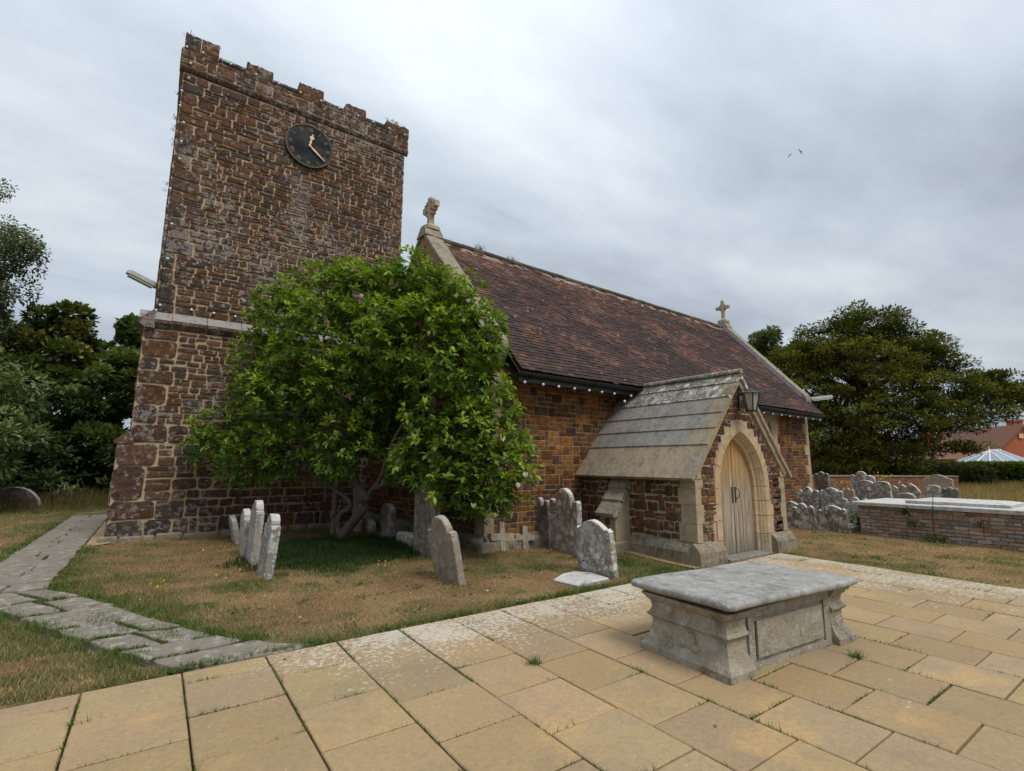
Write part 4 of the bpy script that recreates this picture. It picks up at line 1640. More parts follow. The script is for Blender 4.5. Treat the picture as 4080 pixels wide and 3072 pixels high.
# west side wall
Wl = Wall((PX0, PY1, 0), (0, -1, 0), (-1, 0, 0))       # u from back (0) to front (2.81)
lay(porch, Wl, courses(0, 0, .36, PEZ - .02, (.10, .20), (.13, .34), .3, lambda a, b: [(0, 2.81 - .30)]), M_PORCH, PAL_P, .024, .014, 110, jit=.011, cut=.16)
We = Wall((PX1, PY0, 0), (0, 1, 0), (1, 0, 0))
lay(porch, We, courses(0, 0, .36, PEZ - .02, (.12, .20), (.15, .36), .3, lambda a, b: [(.25, 2.8)]), M_PORCH, PAL_P, .022, .014, 0)
# quoins: alternately long on the front and on the side
for x_, sg in ((PX0, 1), (PX1, -1)):
    z = .35
    i = 0
    while z < PEZ - .03:
        h = min(rnd.uniform(.22, .33), PEZ - .01 - z)
        if PEZ - z - h < .12:
            h = PEZ - .01 - z
        fx, sy = ((.14, .34), (.20, .20))[i % 2]
        m = MB()
        xa, xb = (x_ - .016, x_ + fx) if sg > 0 else (x_ - fx, x_ + .016)
        m.cbox(xa, xb, PY0 - .018, PY0 + sy, z + .003, z + h - .003, .006)
        m.build('quoin', M_DRESS, porch)
        z += h
        i += 1
    # kneeler block carrying the verge
    m = MB()
    w = .15 * sg
    m.loft([[(x_ - .02 * sg, yy, PEZ - .01), (x_ + w, yy, PEZ - .01), (x_ + w, yy, PEZ + .30), (x_ + w * .75, yy, PEZ + .30), (x_ - .14 * sg, yy, PEZ + .02)] for yy in (PY0 - .03, PY0 + .3)])
    m.build('kneeler', M_DRESS, porch)
# plinth with chamfered top
def plinth_run(pts, nrm, name='plinth_stone', mat=M_PLINTH):
    (ax, ay), (bx, by) = pts
    L = math.hypot(bx - ax, by - ay)
    ux, uy = (bx - ax) / L, (by - ay) / L
    n = max(1, round(L / .75))
    for i in range(n):
        a, e = L * i / n + .003, L * (i + 1) / n - .003
        m = MB()
        prof = [(-.05, -.25), (.13, -.25), (.13, .20), (.10, .25), (.0, .345), (-.05, .345)]
        m.loft([[(ax + ux * q + nrm[0] * d, ay + uy * q + nrm[1] * d, z + rnd.uniform(-.004, .004)) for d, z in prof] for q in (a, e)])
        m.build(name, mat, porch)


plinth_run(((PX0, PY1), (PX0, PY0)), (-1, 0))
plinth_run(((PX0 - .13, PY0), (PC - WO + .06, PY0)), (0, -1))
plinth_run(((PC + WO - .06, PY0), (PX1 + .13, PY0)), (0, -1))
plinth_run(((PX1, PY0), (PX1, PY1)), (1, 0))
m = MB()
m.cbox(PX0 - .131, PX0 + .02, PY0 - .131, PY0 + .02, -.2, .22, .01)
m.build('plinth_stone', M_PLINTH, porch)
# arch: moulded jambs and voussoirs, each stone its own
RINGS = [(WO, AO, -.012), (.745, 1.025, -.012), (.725, 1.005, .02), (.71, .99, .035), (.695, .975, .07), (.68, .955, .075), (.665, .94, .12), (WI, AI, .14), (WI, AI, .26)]


def arch_pt(w, rise, q):
    """q in 0..1 up the jamb, 1..2 round the arch to the apex (left half)"""
    if q <= 1:
        return (-w, .0 + AZ * q)
    R_ = (rise * rise + w * w) / (2 * w)
    a1 = math.asin(clamp(rise / R_, -1, 1))
    t = a1 * (q - 1)
    return (-w + R_ * (1 - math.cos(t)), AZ + R_ * math.sin(t))


for sg in (-1, 1):
    qs = [0.0, .28, .55, .78, 1.0, 1.26, 1.52, 1.76, 2.0]
    for i, (a, e) in enumerate(zip(qs, qs[1:])):
        m = MB()
        steps = 2 if e <= 1 else 5
        dq = .004
        ext = .09 if (e <= 1 and i % 2 == 0) else 0
        grid = []
        for k_ in range(steps + 1):
            q = lerp(a + dq, e - dq, k_ / steps) if e < 2 else lerp(a + dq, e, k_ / steps)
            row = []
            for ri, (w, r_, d) in enumerate(RINGS):
                x_, z_ = arch_pt(w + (ext if ri == 0 else 0), r_, q)
                row.append((PC - sg * x_, PY0 + d, z_))
            row = [(row[0][0], PY0 + .06, row[0][2])] + row
            grid.append([m.vert(p) for p in row])
        for r0, r1 in zip(grid, grid[1:]):
            for k_ in range(len(r0) - 1):
                qd = (r0[k_], r0[k_ + 1], r1[k_ + 1], r1[k_])
                m.face(qd if sg < 0 else qd[::-1])
        m.face(grid[0][::-1] if sg < 0 else grid[0])
        m.face(grid[-1] if sg < 0 else grid[-1][::-1])
        m.build('jamb_stone' if e <= 1 else 'voussoir', M_ARCH if i != 0 else M_DRESS, porch)
# door leaves of vertical planks
for sg in (-1, 1):
    leaf = MB()
    n = 18
    P_ = [(0, 0.03)] + [(arch_x(WI, AI, z) , z) for z in [0.03] + [AZ + AI * i / n for i in range(n + 1)]]
    yb = PY0 + DY + .03
    leaf.loft([[(PC + sg * p[0], yy, p[1]) for p in P_] for yy in (yb, yb + .04)])
    leaf = leaf.build('door', M_DOOR, porch)
    npl = 5
    edges = [0.006] + [WI * (i + 1) / npl + rnd.uniform(-.006, .006) for i in range(npl - 1)] + [WI]
    for a, e in zip(edges, edges[1:]):
        m = MB()
        g_ = .0035
        def ztop(x):
            lo, hi = AZ, AZ + AI
            for _ in range(24):
                mid = (lo + hi) / 2
                if arch_x(WI, AI, mid) > x:
                    lo = mid
                else:
                    hi = mid
            return lo
        k_ = 5
        xs = [lerp(a + g_, e - g_, i / k_) for i in range(k_ + 1)]
        pts = [(xs[0], .035), (xs[-1], .035)] + [(x, max(AZ * .8, ztop(x) - .003)) for x in xs[::-1]]
        y0 = PY0 + DY + rnd.uniform(-.002, .003)
        tone = rnd.uniform(.85, 1.15)
        m.loft([[(PC + sg * p[0], yy, p[1]) for p in pts] for yy in (y0 + .035, y0)], (tone, tone, tone))
        m.build('plank', M_DOOR, leaf)
    hb = MB()
    hx = PC + sg * .055
    y0 = PY0 + DY
    hb.cbox(hx - .016, hx + .016, y0 - .012, y0 + .01, .93, 1.22, .004)
    if sg > 0:
        hb.tube([(hx + .005, y0 - .01, 1.20), (hx + .03, y0 - .06, 1.17), (hx + .035, y0 - .07, 1.10), (hx + .03, y0 - .06, 1.03), (hx + .005, y0 - .01, 1.0)], .009, 8)
    hb.build('handle', M_BLACK, leaf)
m = MB()
m.cbox(PC + .0 - .02, PC + .012, PY0 + DY - .016, PY0 + DY + .01, .05, 2.07, .003, col=(.9, .9, .9))
m.build('meeting_strip', M_DOOR, porch)
m = MB()
m.cbox(PC - .70, PC + .70, PY0 - .10, PY0 + .34, -.1, .028, .01)
m.build('doorstep', M_ROOFSTONE, porch)
# stone slab roof in courses
CZ_ = [1.385, 1.96, 2.26, 2.55, 2.85, 3.14, 3.32]
RY0, RY1 = 5.02, 7.86
for sg in (-1, 1):
    for ci, (za, zb) in enumerate(zip(CZ_, CZ_[1:])):
        if sg < 0 or ci < 9:
            xa = PC + sg * ((PAZ - za) / PSL)
            xb = PC + sg * ((PAZ - zb) / PSL)
            cuts = [RY0, RY0 + (.34, .42, .30, .38, .36, .40)[ci]]
            while cuts[-1] < RY1 - .3:
                cuts.append(min(RY1, cuts[-1] + rnd.uniform(.48, .72)))
            if cuts[-1] < RY1:
                cuts[-1] = RY1
            nx, nz = sg * PSL / math.hypot(1, PSL), 1 / math.hypot(1, PSL)
            for k_, (ya, yb) in enumerate(zip(cuts, cuts[1:])):
                m = MB()
                up0, up1 = .026 + rnd.uniform(0, .004), .008
                th = .07
                tone = (1.25, 1.05, .80) if (ci == 0 or k_ == 0) else (1.0, 1.0, 1.02)
                f = rnd.uniform(.9, 1.1)
                tone = tuple(q * f for q in tone)
                ov = .02
                P4 = [(xa, za, up0), (xb, zb, up1)]
                ring = []
                for yy in (ya + .0025, yb - .0025):
                    ring.append([(xa + nx * (up0 - th), yy, za + nz * (up0 - th)), (xa + nx * up0, yy, za + nz * up0), (xb + nx * up1, yy, zb + nz * up1), (xb + nx * (up1 - th), yy, zb + nz * (up1 - th))])
                m.loft(ring if sg < 0 else ring, tone)
                m.build('roof_slab', M_ROOFTOP if ci >= 4 else M_ROOFSTONE, porch)
m = MB()
cuts = [RY0 - .01, 5.75, 6.5, 7.28]
for ya, yb in zip(cuts, cuts[1:]):
    m = MB()
    rr = .055
    m.loft([[(PC + rr * math.cos(a) * 1.15, yy, PAZ + .03 + rr * math.sin(a)) for a in np.linspace(-.6, math.pi + .6, 10)] for yy in (ya + .002, yb - .002)], (1.3, 1.2, 1.05))
    m.build('ridge_stone', M_ROOFTOP, porch)
# soft moulding beneath the front verge
for sg in (-1, 1):
    m = MB()
    m.loft([[(PC + sg * ((PAZ - z) / PSL - .10), PY0 - .05, z - .09), (PC + sg * ((PAZ - z) / PSL - .10), PY0 + .02, z - .09), (PC + sg * ((PAZ - z) / PSL - .01), PY0 + .02, z - .06), (PC + sg * ((PAZ - z) / PSL - .01), PY0 - .07, z - .05)] for z in (1.52, 3.32)])
    m.build('verge_moulding', M_DRESS, porch)
# side buttress with three stone weatherings
by0, by1 = 6.55, 6.94
bt = MB()
bt.box(6.98, PX0 + .01, by0, by1, -.2, .70)
bt.loft([[(6.98, yy, .69), (PX0 + .01, yy, .69), (PX0 + .01, yy, 1.30)] for yy in (by0 + .002, by1 - .002)])
bt = bt.build('buttress', M_DRESS, porch)
for (xa, za), (xb, zb) in (((7.30, 1.16), (7.39, 1.37)), ((7.13, .93), (7.31, 1.18)), ((6.94, .68), (7.14, .96))):
    m = MB()
    m.loft([[(xa - .045, yy, za - .015), (xa - .06, yy, za + .045), (xb - .02, yy, zb + .01), (xb + .05, yy, zb - .1), (xa + .06, yy, za - .02)] for yy in (by0 - .035, by1 + .035)])
    m.build('weathering_stone', M_COPING, bt)
for yy, w in ((by0, 0), (by1, 0)):
    pass
m = MB()
m.cbox(6.85, PX0, by0 - .10, by1 + .10, -.2, .24, .03)
m.build('plinth_stone', M_PLINTH, bt)
Wb = Wall((6.98, by1, 0), (0, -1, 0), (-1, 0, 0))
lay(bt, Wb, [(.12, .26, .28, .48), (.12, .26, .5, .64)], M_PORCH, PAL_P, .02, .008, 5)

# ---- lantern on its bracket
lan = thing('lantern', 'black iron lantern on wall bracket above the porch door', 'lantern', (PC, PY0, 2.6))
LX, LY, LT, LB = PC - .04, 4.84, 2.92, 2.60
m = MB()
m.box(PC - .014, PC + .014, PY0 - .045, PY0 - .022, 2.63, 3.14)
m.tube([(PC - .20, PY0 - .04, 2.92), (PC - .10, PY0 - .05, 2.93), (PC, PY0 - .04, 2.92)], .012, 6)
m.box(PC - .011, PC + .011, LY, PY0 - .03, 2.905, 2.935)
m.tube([(PC, PY0 - .04, 3.05), (PC, 4.95, 2.99), (LX, LY, 2.96)], .007, 6)
m.build('bracket', M_BLACK, lan)


def sq(r, z, n=4, ph=math.pi / 4):
    return [(LX + r * math.cos(ph + 2 * math.pi * i / n), LY + r * math.sin(ph + 2 * math.pi * i / n), z) for i in range(n)]


n6 = 6
m = MB()
m.loft([sq(.185, LT, n6), sq(.180, LT + .012, n6), sq(.06, LT + .055, n6), sq(.035, LT + .08, n6), sq(.015, LT + .095, n6)])
m.build('cap', M_BLACK, lan)
m = MB()
m.loft([sq(.152, LT, n6), sq(.085, LB + .015, n6)])
m.build('pane', M_LANT_GLASS, lan)
for i in range(n6):
    m = MB()
    m.tube([sq(.158, LT, n6)[i], sq(.090, LB + .01, n6)[i]], .012, 5)
    m.build('glazing_bar', M_BLACK, lan)
m = MB()
m.loft([sq(.102, LB - .012, n6), sq(.102, LB + .016, n6)])
m.build('base_plate', M_BLACK, lan)

# ---- floodlights
def floodlight(p0, p1, label):
    p0, p1 = Vector(p0), Vector(p1)
    d = (p1 - p0).normalized()
    sd_ = d.cross(Vector((0, 0, 1))).normalized()
    up = sd_.cross(d)
    t = thing('floodlight', label, 'lamp', tuple(p0))
    L = (p1 - p0).length
    def ring(q, w, h0, h1):
        c = p0 + d * q
        return [tuple(c - sd_ * w + up * h0), tuple(c + sd_ * w + up * h0), tuple(c + sd_ * w * .8 + up * h1), tuple(c - sd_ * w * .8 + up * h1)]
    m = MB()
    m.tube([tuple(p0 - d * .10), tuple(p0 + d * .04)], .035, 8)
    m.build('arm', M_HOUSING, t)
    m = MB()
    m.loft([ring(0, .06, -.02, .05), ring(.08, .085, -.02, .085), ring(L - .06, .085, -.02, .075), ring(L, .06, -.02, .05)])
    m.build('housing', M_HOUSING, t)
    m = MB()
    m.loft([ring(.08, .07, -.065, -.021), ring(L - .05, .07, -.065, -.021)])
    m.build('diffuser', M_DIFFUSER, t)


floodlight((-.36, 13.75, 5.62), (-.92, 13.55, 5.80), 'grey floodlight sticking out from the tower corner')
floodlight((18.95, 8.22, 3.93), (20.0, 7.95, 4.08), 'grey floodlight on the aisle gable beside the yew')

# ---- festoon lights
def festoon(label, pts, bulbs, r=.03, group=None):
    t = thing('festoon_lights', label, 'string lights', pts[0])
    m = MB()
    m.tube(pts, .006, 5)
    m.build('cable', M_CABLE, t)
    base = None
    for p in bulbs:
        if base is None:
            q = MB()
            q.sphere((0, 0, -.05), r, 10, 7)
            base = q.build('bulb', M_BULB, t, smooth=True)
            cp = MB()
            cp.tube([(0, 0, 0), (0, 0, -.03)], .014, 6)
            cap = cp.build('lamp_holder', M_CABLE, base)
            ob, oc = base, cap
        else:
            ob = base.copy()
            C.objects.link(ob)
            oc = cap.copy()
            C.objects.link(oc)
            oc.parent = ob
        ob.parent = t
        ob.matrix_parent_inverse = pinv(t)
        ob.location = p
        oc.matrix_parent_inverse = Matrix.Identity(4)
        oc.location = (0, 0, 0)


yb = TY_UP - .07
vz = [5.05, 6.3, 7.15, 8.0, 8.8, 9.25, 9.75, 10.15, 10.55, 10.95, 11.35, 11.75, 12.1]
festoon('string of white bulbs down the south west corner of the tower', [(TX0 + .07, yb - .02, 12.2)] + [(TX0 + .07 + rnd.uniform(-.02, .02), yb, z) for z in vz[::-1]], [(TX0 + .07 + rnd.choice((-.05, .06)), yb - .02, z) for z in vz[::-1]])
bx = [.02, .62, 1.2, 1.75, 2.3, 2.85, 3.35, 3.9, 4.35, 4.85, 5.35]
festoon('string of white bulbs strung along the tower battlements', [(x, yb - .06, 11.72 + .03 * math.sin(3 * x)) for x in bx], [(x, yb - .08, 11.72) for x in bx])
bx = [-.25, .35, .80, 1.25, 1.7, 2.15]
festoon('string of white bulbs along the tower string course', [(x, TY_UP - .05, 5.22) for x in bx], [(x, TY_UP - .07, 5.19) for x in bx])
sp = [-2.0, -1.55, -1.15, -.72, -.30, .08, .47, .80, 1.02]
festoon('string of white bulbs under the eaves west of the porch', [CH(s, -.52, 3.21 - (.12 if s > .9 else 0)) for s in sp], [CH(s, -.53, 3.19 - (.16 if s > .7 and s < .9 else .02)) for s in sp])
sp = list(np.arange(3.1, 11.2, .56))
festoon('string of white bulbs under the eaves east of the porch', [CH(s, -.52, 3.20) for s in sp], [CH(s, -.53, 3.18) for s in sp])
gpts = [CH(S0 - .10, t, RIDGE_Z - abs(t - RIDGE_T) * SL - .25) for t in (2.3, 1.7, 1.1, .5)]
festoon('string of white bulbs on the west gable of the aisle', gpts, gpts)

# ================================================================ chest tomb on the terrace
TR = Matrix.Translation(Vector((tomb_c[0], tomb_c[1], 0))) @ Matrix.Rotation(math.radians(-4), 4, 'Z')
tomb = thing('chest_tomb', 'weathered grey chest tomb with thick lid standing on the terrace', 'tomb', M=TR)
HL, HW = .89, .40
OFF = [(-.03, .06), (.05, .062), (.07, .045), (.10, .02), (.15, -.005), (.22, -.018), (.27, -.018), (.282, 0), (.295, .014), (.31, .014), (.322, -.004), (.36, -.016), (.41, -.012), (.43, .012), (.45, .02), (.455, .035), (.485, .045)]
for sg in (-1, 1):
    m = MB()
    xa, xb = (-HL, -HL + .26) if sg < 0 else (HL - .24, HL)
    rings = []
    for z, o in OFF:
        a, e = (xa - o, xb + max(0, o) * .2) if sg < 0 else (xa - max(0, o) * .2, xb + o)
        pts = []
        corners = [(a, -HW - o), (e, -HW - o), (e, HW + o), (a, HW + o)]
        for i in range(4):
            p, q = corners[i], corners[(i + 1) % 4]
            for k_ in (0, .25, .5, .75):
                pts.append((lerp(p[0], q[0], k_) + rnd.uniform(-.004, .004), lerp(p[1], q[1], k_) + rnd.uniform(-.004, .004), z))
        rings.append(pts)
    m.loft(rings, M=TR)
    m.build('end_block', M_TOMB, tomb, smooth=False)
# worn carved boss on the west end
m = MB()
m.sphere((-HL + .005, -.04, .18), .06, 12, 8, sc=(.6, 1, 1.2))
m.sphere((-HL - .0, .04, .15), .05, 10, 7, sc=(.6, 1.1, .9))
m.sphere((-HL - .0, -.10, .13), .045, 10, 7, sc=(.6, 1.1, .9))
m.v = [tuple(TR @ Vector(p)) for p in m.v]
m.build('carved_boss', M_TOMB, tomb, smooth=True)
m = MB()
m.box(-HL + .275, HL - .25, -HW + .025, HW - .025, -.03, .475, M=TR)
m.build('body', M_TOMB, tomb)
for sy in (-1, 1):
    m = MB()
    xa, xb = -HL + .285, HL - .255
    y0, y1 = sy * (HW - .026), sy * (HW - .004)
    ya, ybb = min(y0, y1), max(y0, y1)
    m.box(xa, xb, ya, ybb, .405, .47, M=TR)
    m.box(xa, xa + .075, ya, ybb, .0, .405, M=TR)
    m.box(xb - .10, xb, ya, ybb, .0, .405, M=TR)
    m.box(xa + .075, xb - .10, ya, ybb, -.02, .05, M=TR)
    m.build('panel_frame', M_TOMB, tomb)
    m = MB()
    m.box(xa + .11, xb - .135, ya + (.0 if sy < 0 else 0) - (.004 if sy < 0 else -.0), ybb - (.008 if sy < 0 else -.0), .085, .37, M=TR)
    m.build('side_panel', M_TOMB, tomb)
m = MB()
TL = TR @ Matrix.Translation(Vector((.0, .02, .0))) @ Matrix.Rotation(math.radians(.6), 4, 'Y') @ Matrix.Rotation(math.radians(-.8), 4, 'X')
LXh, LYh = .985, .545
rings = []
for z, o in [(.487, -.10), (.490, -.07), (.499, -.055), (.505, -.045), (.511, -.02), (.519, -.006), (.532, .0), (.548, .0), (.558, -.004), (.566, -.013), (.5705, -.025), (.572, -.045), (.5724, -.10)]:
    a, bb = LXh + o, LYh + o
    c = .04
    pts = []
    base = [(-a + c, -bb), (a - c, -bb), (a, -bb + c), (a, bb - c), (a - c, bb), (-a + c, bb), (-a, bb - c), (-a, -bb + c)]
    for i in range(8):
        p, q = base[i], base[(i + 1) % 8]
        kk = np.linspace(0, 1, 9)[:-1] if i % 2 == 0 else (0, .5)
        for k_ in kk:
            pts.append((lerp(p[0], q[0], k_), lerp(p[1], q[1], k_), z))
    rings.append([(p[0] + .006 * math.sin(p[0] * 9 + p[1] * 5), p[1] + .006 * math.sin(p[0] * 7), p[2] + .004 * math.sin(p[0] * 4 + p[1] * 6)) for p in pts])
m.loft(rings, M=TL)
m.build('lid', M_LID, tomb, smooth=True)

# ================================================================ headstones
def profile(style, w, h):
    """half-outlines of the head: list of (y, z) from left foot up over to right foot; w = width, h = height"""
    a = w / 2
    P = [(-a * 1.0, 0)]
    if style == 'round':
        r = a
        P += [(-a, h - r * .55)] + [(-a * math.cos(t), h - r * .55 + r * .55 * math.sin(t)) for t in np.linspace(.15, math.pi - .15, 14)] + [(a, h - r * .55)]
    elif style == 'shoulder':      # round head on square shoulders
        sh = h - a * .62
        P += [(-a, sh - .02), (-a * .96, sh + .02), (-a * .74, sh + .03), (-a * .70, sh + .01)]
        P += [(-a * .68 * math.cos(t), sh + .01 + (h - sh - .01) * math.sin(t)) for t in np.linspace(.05, math.pi - .05, 15)]
        P += [(a * .70, sh + .01), (a * .74, sh + .03), (a * .96, sh + .02), (a, sh - .02)]
    elif style == 'ears':          # tall round head with scrolled ears
        sh = h - a * .95
        P += [(-a, sh + .0), (-a * 1.0, sh + .12), (-a * .92, sh + .16), (-a * .74, sh + .15), (-a * .66, sh + .09), (-a * .64, sh + .03), (-a * .58, sh + .05)]
        P += [(-a * .54 * math.cos(t), sh + .10 + (h - sh - .10) * math.sin(t)) for t in np.linspace(.0, math.pi, 15)]
        P += [(a * .58, sh + .05), (a * .64, sh + .03), (a * .66, sh + .09), (a * .74, sh + .15), (a * .92, sh + .16), (a * 1.0, sh + .12), (a, sh)]
    elif style == 'three':         # three knobs
        sh = h - .12
        for c, r in ((-a * .78, a * .20), (0, a * .34), (a * .78, a * .20)):
            P += [(c - r * math.cos(t), sh - .02 + (h - sh + (.02 if r > a * .3 else -.02)) * math.sin(t)) for t in np.linspace(.0, math.pi, 8)]
    elif style == 'ogee':          # ogee centre sweeping down to small shoulders
        sh = h - a * .62
        for q in np.linspace(-1, 1, 25):
            z = sh + (h - sh) * (math.cos(q * math.pi * .78) * .5 + .5) ** .8 + (.04 * (abs(q) > .8))
            P.append((a * q, z))
    elif style == 'double':        # two broad humps
        for q in np.linspace(-1, 1, 27):
            z = h - .10 + .10 * abs(math.sin(q * math.pi * .93)) ** .7 * (1 if q > 0 else .75) - (.14 * max(0, (abs(q) - .86) / .14) ** 2)
            P.append((a * q, z))
    elif style == 'scallop':       # central round with two side rounds
        sh = h - a * .5
        for c, r, hh in ((-a * .74, a * .26, sh + .06), (0, a * .44, h), (a * .74, a * .26, sh + .06)):
            P += [(c - r * math.cos(t), sh - .03 + (hh - sh + .03) * math.sin(t)) for t in np.linspace(.05, math.pi - .05, 9)]
    elif style == 'broken':
        zs_ = [h * .72, h * .9, h, h * .86, h * .95, h * .8, h * .9, h * .7]
        P += [(lerp(-a, a, i / 7), z) for i, z in enumerate(zs_)]
    P.append((a, 0))
    return P


def headstone(label, X, Yn, Yf, h, style, mat, th=.09, lean=0.0, tilt=0.0, yaw=0.0, group=None, sink=.12):
    """slab in the Y-Z plane, inscribed face to the west; lean = degrees west, tilt = degrees north"""
    Yc = (Yn + Yf) / 2
    w = abs(Yf - Yn)
    g = gh(X, Yc)
    M_ = Matrix.Translation(Vector((X + th / 2, Yc, g))) @ Matrix.Rotation(math.radians(yaw), 4, 'Z') @ Matrix.Rotation(math.radians(-lean), 4, 'Y') @ Matrix.Rotation(math.radians(tilt), 4, 'X')
    P = profile(style, w, h)
    P = [(y_, z_ if z_ > 0 else -sink) for y_, z_ in P]
    # intermediate points down the sides so the edges can wander
    L, R_ = P[0], P[-1]
    n = 6
    left = [(L[0] + rnd.uniform(-.006, .006), lerp(L[1], P[1][1], i / n)) for i in range(n)]
    right = [(R_[0] + rnd.uniform(-.006, .006), lerp(P[-2][1], R_[1], (i + 1) / n)) for i in range(n)]
    P = left + [(p[0] + rnd.uniform(-.003, .003), p[1] + rnd.uniform(-.004, .004)) for p in P[1:-1]] + right
    cy, cz = 0, h * .45
    m = MB()
    e = .010
    rings = []
    for d, s in ((-th / 2, e), (-th / 2 + e, 0), (th / 2 - e, 0), (th / 2, e)):
        rings.append([(d + rnd.uniform(-.002, .002), p[0] - (s * math.copysign(1, p[0]) if abs(p[0]) > .02 else 0), p[1] - (s if p[1] > cz else 0)) for p in P])
    tn = rnd.uniform(.8, 1.15)
    m.loft(rings, (tn * rnd.uniform(.96, 1.06), tn, tn * rnd.uniform(.88, 1.04)), M=M_)
    o = m.build('headstone', mat)
    return tag(o, label, 'headstone', group)


LG = 'headstones in a row left of the magnolia'
headstone('small pale headstone leaning left, leftmost of the narrow row before the tower', 1.46, 11.66, 12.25, .56, 'round', M_HEAD_PALE, .10, lean=13, group=LG)
headstone('pale headstone seen edge on, second from left in row', 1.37, 9.87, 10.45, .80, 'shoulder', M_HEAD_PALE, .11, lean=2, group=LG)
headstone('tallest of the narrow edge on headstones left of the magnolia', 1.38, 9.13, 9.72, 1.0, 'shoulder', M_HEAD_PALE, .12, lean=-2, group=LG)
headstone('pale headstone leaning right, nearest the terrace in the narrow row', 1.38, 7.98, 8.55, .88, 'shoulder', M_HEAD_PALE, .13, lean=-5, group=LG)
MG = 'headstones under and around the magnolia'
headstone('warm brown round shouldered headstone leaning left before the magnolia', 3.47, 6.09, 6.84, .90, 'shoulder', M_HEAD_WARM, .10, lean=11, tilt=-2, group=MG)
headstone('tall lichened slab headstone hidden partly under magnolia leaves', 3.88, 7.72, 8.52, 1.2, 'round', M_HEAD_MID, .12, lean=0, group=MG)
headstone('low broken white lichened stump of headstone in the shade', 3.98, 8.86, 9.55, .26, 'broken', M_HEAD_PALE, .13, group=MG)
headstone('dark upright headstone with round top right of magnolia trunk', 4.02, 9.92, 10.5, .76, 'round', M_HEAD_DARK, .11, lean=1, group=MG)
headstone('small white footstone behind the magnolia trunk', 4.30, 11.9, 12.5, .28, 'round', M_HEAD_PALE, .16, group=MG)
headstone('tall pale narrow stone standing behind the magnolia trunk', 4.02, 12.1, 12.4, 1.25, 'round', M_HEAD_PALE, .14, group=MG)
PG = 'headstones west of the porch'
headstone('dark pitted headstone with three white knobs beside the magnolia', 6.15, 7.49, 8.10, .90, 'three', M_HEAD_DARK, .10, group=PG)
headstone('tall grey headstone with round head and white scrolled ears', 6.10, 6.60, 7.37, 1.13, 'ears', M_HEAD, .11, lean=1, group=PG)
headstone('grey headstone with white edged curved top nearest the porch', 5.49, 5.20, 5.95, .80, 'ogee', M_HEAD, .10, lean=6, tilt=-1, group=PG)
RG = 'headstones crowded east of the porch'
headstone('low white crusted headstone touching the porch corner', 13.95, 6.50, 7.05, .66, 'ogee', M_HEAD, .10, tilt=-4, group=RG)
headstone('white crusted headstone with round head, tilted, beside the porch', 13.69, 6.03, 6.58, .66, 'scallop', M_HEAD, .10, lean=4, tilt=-7, group=RG)
headstone('frontmost headstone with stepped crest beside the brick vault', 13.74, 5.33, 5.97, .64, 'ogee', M_HEAD, .10, lean=4, tilt=-6, group=RG)
headstone('upright headstone with small central crest, left of a matching pair', 15.0, 6.51, 7.09, 1.02, 'scallop', M_HEAD, .10, tilt=-1, group=RG)
headstone('upright headstone with central hump, right of a matching pair', 15.0, 5.93, 6.49, 1.02, 'ogee', M_HEAD, .10, group=RG)
headstone('small round topped headstone peeping out behind the pair', 17.5, 6.60, 6.94, .92, 'scallop', M_HEAD_WARM, .10, group=RG)
headstone('white lichened headstone behind the left end of the vault', 15.0, 5.32, 5.95, .80, 'three', M_HEAD, .10, tilt=-2, group=RG)
headstone('dark speckled headstone beside the aisle corner', 19.3, 7.98, 8.45, 1.38, 'scallop', M_HEAD_DARK, .12, tilt=-2, group=RG)
headstone('tall headstone with shouldered round head before the far brick wall', 19.2, 6.70, 7.28, 1.41, 'ears', M_HEAD, .11, group=RG)
headstone('headstone with rounded crest showing just behind the broad one', 18.7, 6.42, 6.84, 1.29, 'round', M_HEAD, .11, group=RG)
headstone('broad double humped headstone with large white lichen patches', 18.0, 5.80, 6.68, 1.17, 'double', M_HEAD, .12, group=RG)
headstone('grey broken edged headstone behind the brick vault', 22.0, 6.23, 7.12, .98, 'broken', M_HEAD, .12, group=RG)
headstone('low rounded white stone just above the vault slab', 17.2, 5.00, 5.42, .86, 'round', M_HEAD_PALE, .14, group=RG)
headstone('large pale headstone with curved pediment near the hedge', 25.0, 6.03, 6.93, 1.27, 'ogee', M_HEAD_WARM, .14, group=RG)
headstone('small mottled headstone in front of the large pale one', 22.0, 5.66, 6.04, .95, 'round', M_HEAD, .12, group=RG)
headstone('small dark headstone with white crest before the meadow', 22.0, 5.20, 5.62, .90, 'scallop', M_HEAD_DARK, .12, group=RG)
headstone('dark rounded headstone at the foot of the left hand trees', -4.05, 23.4, 26.2, .72, 'shoulder', M_HEAD_DARK, .14, yaw=60)
headstone('grey headstone edge showing behind the tower corner', -.85, 20.6, 21.3, 1.15, 'round', M_HEAD, .12, yaw=80)

# fallen flat ledger
m = MB()
P = [(4.74, 5.18), (4.68, 5.60), (4.98, 5.74), (5.28, 5.80), (5.44, 5.62), (5.40, 5.22), (5.10, 5.14)]
cx, cy = 5.06, 5.45
m.loft([[(cx + (p[0] - cx) * s, cy + (p[1] - cy) * s, z + .01 * math.sin(p[0] * 9)) for p in P] for s, z in ((1, -.03), (1, .035), (.94, .05))])
tag(m.build('ledger_stone', M_HEAD_PALE), 'flat white lichened slab lying in the grass', 'ledger stone')


